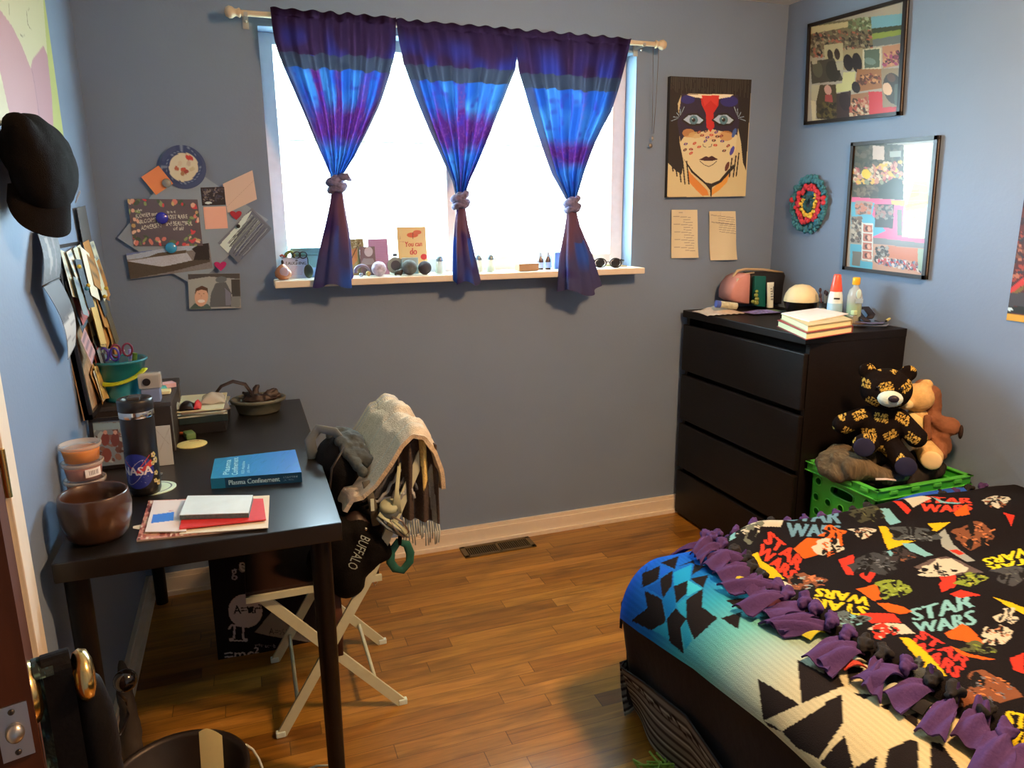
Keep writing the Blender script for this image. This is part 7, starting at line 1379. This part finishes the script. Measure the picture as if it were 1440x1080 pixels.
sball(576, .0300, mat('grey_stone_ball', P(100, 90, 78), .8, var=.3, vscale=60), 'larger grey-brown ball below the orange card'); sball(597.5, .0265, mat('dark_stone_ball', P(62, 50, 48), .75, var=.2, vscale=60), 'smaller dark brown ball right of the grey one')
m = MB(); v, f = blob([('c', (sy(557), -.05, SZ+.010), (sy(563), -.05, SZ+.014), .009, .012), ('c', (sy(557), -.05, SZ+.012), (sy(555), -.05, SZ+.004), .006, .004)], .003, 1, .004, 80, 2); m.add(v, f, mat('dark_pebble', (.02, .016, .012), .5), True); single('pebble', m, 'small dark pebble left of the grey ball', 'stone')
m = MB(); c = Vector((sy(556, .04), .04, SZ)); m.cyl(c+Vector((0, .012, .034)), c+Vector((0, -.012, .034)), .033, mat('clock_grey', P(150, 135, 110), .4), n=32); m.cyl(c+Vector((0, -.012, .034)), c+Vector((0, -.0135, .034)), .020, mat('clock_dark', P(80, 65, 60), .4), n=28); m.box(c+Vector((0, 0, .075)), (.018, .014, .012), mat('clock_top', P(90, 90, 90), .4), bev=.002); single('small_clock', m, 'small round grey clock between the pink and orange cards', 'clock')
m = MB(); m.box((sy(577, .018), .018, SZ+.032), (.066, .012, .064), mat('grey_green_box', P(170, 165, 145), .6), bev=.002); single('tin_box', m, 'flat grey-green tin standing under the orange card', 'tin')
SG = glassy('shaker_glass', (.8, .85, .75), .08, .5)
for px, lb in ((619, 'glass shaker left of the middle curtain tail'), (673, 'glass shaker just right of the middle curtain tail'), (690, 'glass shaker second to the right of the middle curtain')):
    c = Vector((sy(px, -.035), -.035, SZ)); t = thing('glass_shaker', c, lb, 'shaker', 'glass shakers on the sill')
    m = MB(); m.lathe(c, [(0, .001), (.019, .001), (.020, .006), (.016, .040), (.014, .050), (.013, .052)], SG, n=20); build('glass_body', m, t)
    m = MB(); m.lathe(c, [(.0145, .050), (.015, .056), (.012, .066), (.006, .071), (0, .072)], mat('shaker_top', P(150, 145, 130), .3, metal=.6), n=20); build('metal_top', m, t)
    m = MB(); m.lathe(c, [(0, .003), (.015, .003), (.014, .022), (0, .023)], mat('shaker_salt', P(190, 180, 150), .9), n=20); build('contents', m, t)
m = MB(); c = Vector((sy(741, -.045), -.045, SZ)); m.box(c+Vector((0, 0, .016)), (.092, .04, .030), mat('tan_box', P(185, 125, 80), .6, var=.08), bev=.002, rot=.12); single('small_box', m, 'small tan cardboard box lying on the sill', 'box')
for px, lb in ((760, 'left one of two tiny brown bottles on the sill'), (770.5, 'right one of two tiny brown bottles on the sill')):
    c = Vector((sy(px, .0), .0, SZ)); t = thing('small_bottle', c, lb, 'bottle', 'tiny bottles on the sill')
    m = MB(); m.lathe(c, [(0, 0), (.012, 0), (.0125, .040), (.006, .052), (.006, .056)], mat('amber_glass', P(95, 60, 45), .2, coat=.4), n=18); build('bottle_body', m, t)
    m = MB(); m.lathe(c, [(.0128, .006), (.0129, .030)], mat('bottle_label', P(190, 185, 195), .6), n=18); build('label', m, t); m = MB(); m.lathe(c, [(.0075, .054), (.008, .056), (.007, .072), (0, .073)], mat('bottle_cap', P(190, 175, 165), .4), n=18); build('cap', m, t)
m = MB(); m.box((sy(783, .01), .01, SZ+.035), (.032, .03, .07), mat('pale_blue_box', P(165, 170, 205), .5), bev=.002); single('pale_box', m, 'pale blue box beside the third curtain tail', 'box')
# sunglasses on a folded cloth
c = Vector((sy(857, -.05), -.05, SZ)); sg = thing('sunglasses', c, 'black round sunglasses at the right end of the sill', 'sunglasses'); zs = lambda x, y: (620+x/5.333, 220+y/5.333)
m = MB()
for cx2, rx2 in ((1195, 45), (1310, 42)): m.tube([ony(*zs(cx2+rx2*math.cos(q), 798+34*math.sin(q)), -.055) for q in [i*2*math.pi/18 for i in range(18)]], .0028, BLACKFR, closed=True, n=6)
m.tube([ony(*zs(*p), -.055) for p in ((1238, 795), (1253, 788), (1268, 795))], .0022, BLACKFR, n=6); m.tube([ony(*zs(*p), -.055) for p in ((1140, 770), (1155, 785))], .003, BLACKFR, n=6); m.tube([ony(1349/5.333+620, 365, -.055), ony(877, 366, -.045), ony(874, 372, .0)], .003, BLACKFR, n=6); build('frame', m, sg)
m = MB()
for cx2 in (1195, 1310): m = MB(); m.ball(ony(*zs(cx2, 798), -.054), (.0225, .003, .017), mat('dark_lens', (.02, .02, .02), .1), n=16); build('lens', m, sg)
m = MB(); m.tube([Vector((sy(840), -.03, SZ+.006)), Vector((sy(855), -.02, SZ+.009)), Vector((sy(870), -.03, SZ+.007)), Vector((sy(882), -.04, SZ+.004))], .010, mat('cream_cloth_roll', P(225, 180, 120), .9), flat=.6, rad=[.004, .008, .008, .004]); single('folded_cloth', m, 'folded cream cloth beneath the sunglasses', 'cloth')
# ================================================================ near left floor
wbk = thing('waste_basket', (.215, -1.455, 0), 'dark round waste basket at the bottom of the picture', 'waste basket'); c = Vector((.215, -1.455, 0))
m = MB(); DBK = mat('dark_bin_plastic', (.014, .010, .008), .45)
m.lathe(c, [(0, .006), (.10, .006), (.102, .0), (.106, .01), (.134, .29), (.142, .292), (.143, .304), (.136, .306), (.128, .298), (.10, .02), (0, .018)], DBK, n=48); build('bin_body', m, wbk)
a = Art((0, 0, 0), (.08, 0, 0), (0, 0, .3), P(215, 175, 110), 200); m = MB()
B0, B1 = ony(283, 1090, -1.5), ony(314, 1090, -1.5); T0, T1, TT_ = ony(279, 1050, -1.5), ony(312, 1046, -1.5), ony(288, 1025, -1.5)
m.grid(14, 20, lambda u, v: (Vector(T0).lerp(T1, u)+(TT_-(T0+(T1-T0)*.25))*(1-abs(u-.3)**1.5*.9)*(1-v)).lerp(B0.lerp(B1, u)+Vector((0, 0, -.10)), v)+Vector((0, -.012*math.sin(v*2.5), 0)), mat('cream_paper', P(225, 185, 115), .7), thick=.0012); single('curled_paper', m, 'curled cream paper sticking out of the waste basket', 'paper')
cb = MB(); WC = mat('white_cable', P(210, 190, 160), .4)
cb.tube([Vector((.33+.055*math.cos(q)+.0, -1.30+.10*math.sin(q), .02+.13*max(0, math.sin(q))**1.0)) for q in [i*.28 for i in range(12)]], .003, WC, n=8)
cb.tube([onz(x, y, .012) for x, y in ((395, 1115), (425, 1085), (445, 1077), (475, 1076), (500, 1090), (520, 1120))], .003, WC, n=8); cb.tube([Vector((.33+.055*math.cos(.0), -1.30, .02)), onz(395, 1115, .012)], .003, WC, n=8)
single('charging_cable', cb, 'white charging cable looping on the floor by the desk leg', 'cable')
# white bag with cord and dark ball by the left legs
m = MB(); wbg = thing('paper_bag', (.06, -.95, 0), 'pale bag with a black cord handle leaning under the desk', 'bag')
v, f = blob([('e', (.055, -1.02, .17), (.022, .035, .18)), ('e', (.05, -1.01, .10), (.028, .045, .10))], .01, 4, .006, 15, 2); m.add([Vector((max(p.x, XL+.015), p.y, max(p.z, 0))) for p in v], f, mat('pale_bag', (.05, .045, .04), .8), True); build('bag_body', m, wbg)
m = MB(); m.tube([onx(x, y, .10) for x, y in ((167, 975), (177, 985), (180, 1005), (174, 1022), (168, 1035))], .0035, BLACKFR, n=8); build('cord_handle', m, wbg)
m = MB(); m.ball(onx(176, 957, .12), .024, mat('glossy_black_ball', (.006, .005, .005), .12, coat=.5)); single('glossy_ball', m, 'glossy black knob hanging under the desk near the left leg', 'knob')
# bag and scarf hanging from the door knob
kn = D(wd-.062, 0, KZ); outv = dn
hb = thing('shoulder_bag', kn+Vector((0, 0, -.75)), 'black leather bag hanging by its strap from the door knob', 'bag')
LB = mat('black_leather', (.004, .0035, .0035), .6, bump=.2, bscale=120, spec=.15)
along = dd
m = MB()
def strap(off, w, topz, endz, sp, mt, mb, dx=0):
    c = kn+outv*off; pts = []
    for q in range(13): t_ = q/12*math.pi; pts.append(c+along*(-.018*math.cos(t_)*1.0)+Vector((0, 0, .016+.004*math.sin(t_)))+Vector((0, 0, .012*math.sin(t_))))
    L0 = c+along*(-.018-sp)+Vector((0, 0, endz)); R0_ = c+along*(.018+sp)+Vector((0, 0, endz))
    full = [L0]+pts+[R0_]; sm_ = []
    for i, p in enumerate(full): sm_.append(p)
    # ribbon
    n_ = len(sm_); v = []; f = []
    for p in sm_:
        for s_, t_ in ((-w/2, 0), (w/2, 0), (w/2, .003), (-w/2, .003)): v.append(p+outv*s_+Vector((0, 0, t_)))
    for i in range(n_-1):
        for k in range(4): a_, b_ = i*4+k, i*4+(k+1) % 4; f.append((a_, b_, b_+4, a_+4))
    mb.add(v, f, mt)
strap(.024, .026, 0, -.75, .05, LB, m); build('strap', m, hb)
v, f = blob([('e', kn+outv*.06+Vector((0, 0, -.62)), (.05, .13, .18)), ('e', kn+outv*.055+along*-.02+Vector((0, 0, -.35)), (.034, .05, .22)), ('e', kn+outv*.050+along*-.012+Vector((0, 0, -.15)), (.026, .03, .15)), ('c', kn+outv*.028+along*-.02+Vector((0, 0, .0)), kn+outv*.045+along*-.03+Vector((0, 0, -.12)), .014, .022)], .009, 4, .004, 10, 2)
m = MB(); m.add(v, f, LB, True); build('bag_body', m, hb)
m = MB(); GRS = mat('green_leaf_print', 'V', .8, bump=.3); a = Art((0, 0, 0), (.06, 0, 0), (0, 0, .8), P(20, 32, 26), 500); a.qf = lambda x, y: (x, y); rq = random.Random(3)
for i in range(150): a.ell(rq.uniform(0, a.w), rq.uniform(0, a.h), rq.uniform(2, 5), rq.uniform(1.5, 3), P(*rq.choice(((85, 105, 80), (30, 70, 60), (130, 140, 110), (15, 25, 20), (25, 60, 65)))), rq.random()*3, n=8)
kk = kn+outv*.012
m.grid(a.w, 120, lambda u, v: kk+outv*((u-.5)*.018*(1+v*1.2))+along*(-.020-.02*v+.01*math.sin(v*9))+Vector((0, 0, .022-.70*v)), GRS, a, thick=.004); m.grid(a.w, 16, lambda u, v: kk+outv*((u-.5)*.018)+along*(-.020*math.cos(v*math.pi))+Vector((0, 0, .022+.010*math.sin(math.pi*v))), GRS, a, thick=.004)
m.grid(a.w, 100, lambda u, v: kk+outv*((u-.5)*.018*(1+v))+along*(.013-.01*v)+Vector((0, 0, .022-.6*v)), GRS, a, thick=.004)
single('leaf_scarf', m, 'green leaf print scarf looped over the door knob', 'scarf')
m = MB(); g0 = onz(925, 1079, .01)
for i in range(30): q = random.random()*6.28; m.tube([g0+Vector((random.uniform(-.05, .05), random.uniform(-.05, .02), 0)), g0+Vector((random.uniform(-.06, .06), random.uniform(-.05, .03), random.uniform(.01, .03)))], .003, mat('green_tinsel', P(150, 170, 60), .6), n=5)
single('green_garland', m, 'bit of bright green garland on the floor by the bed', 'garland')
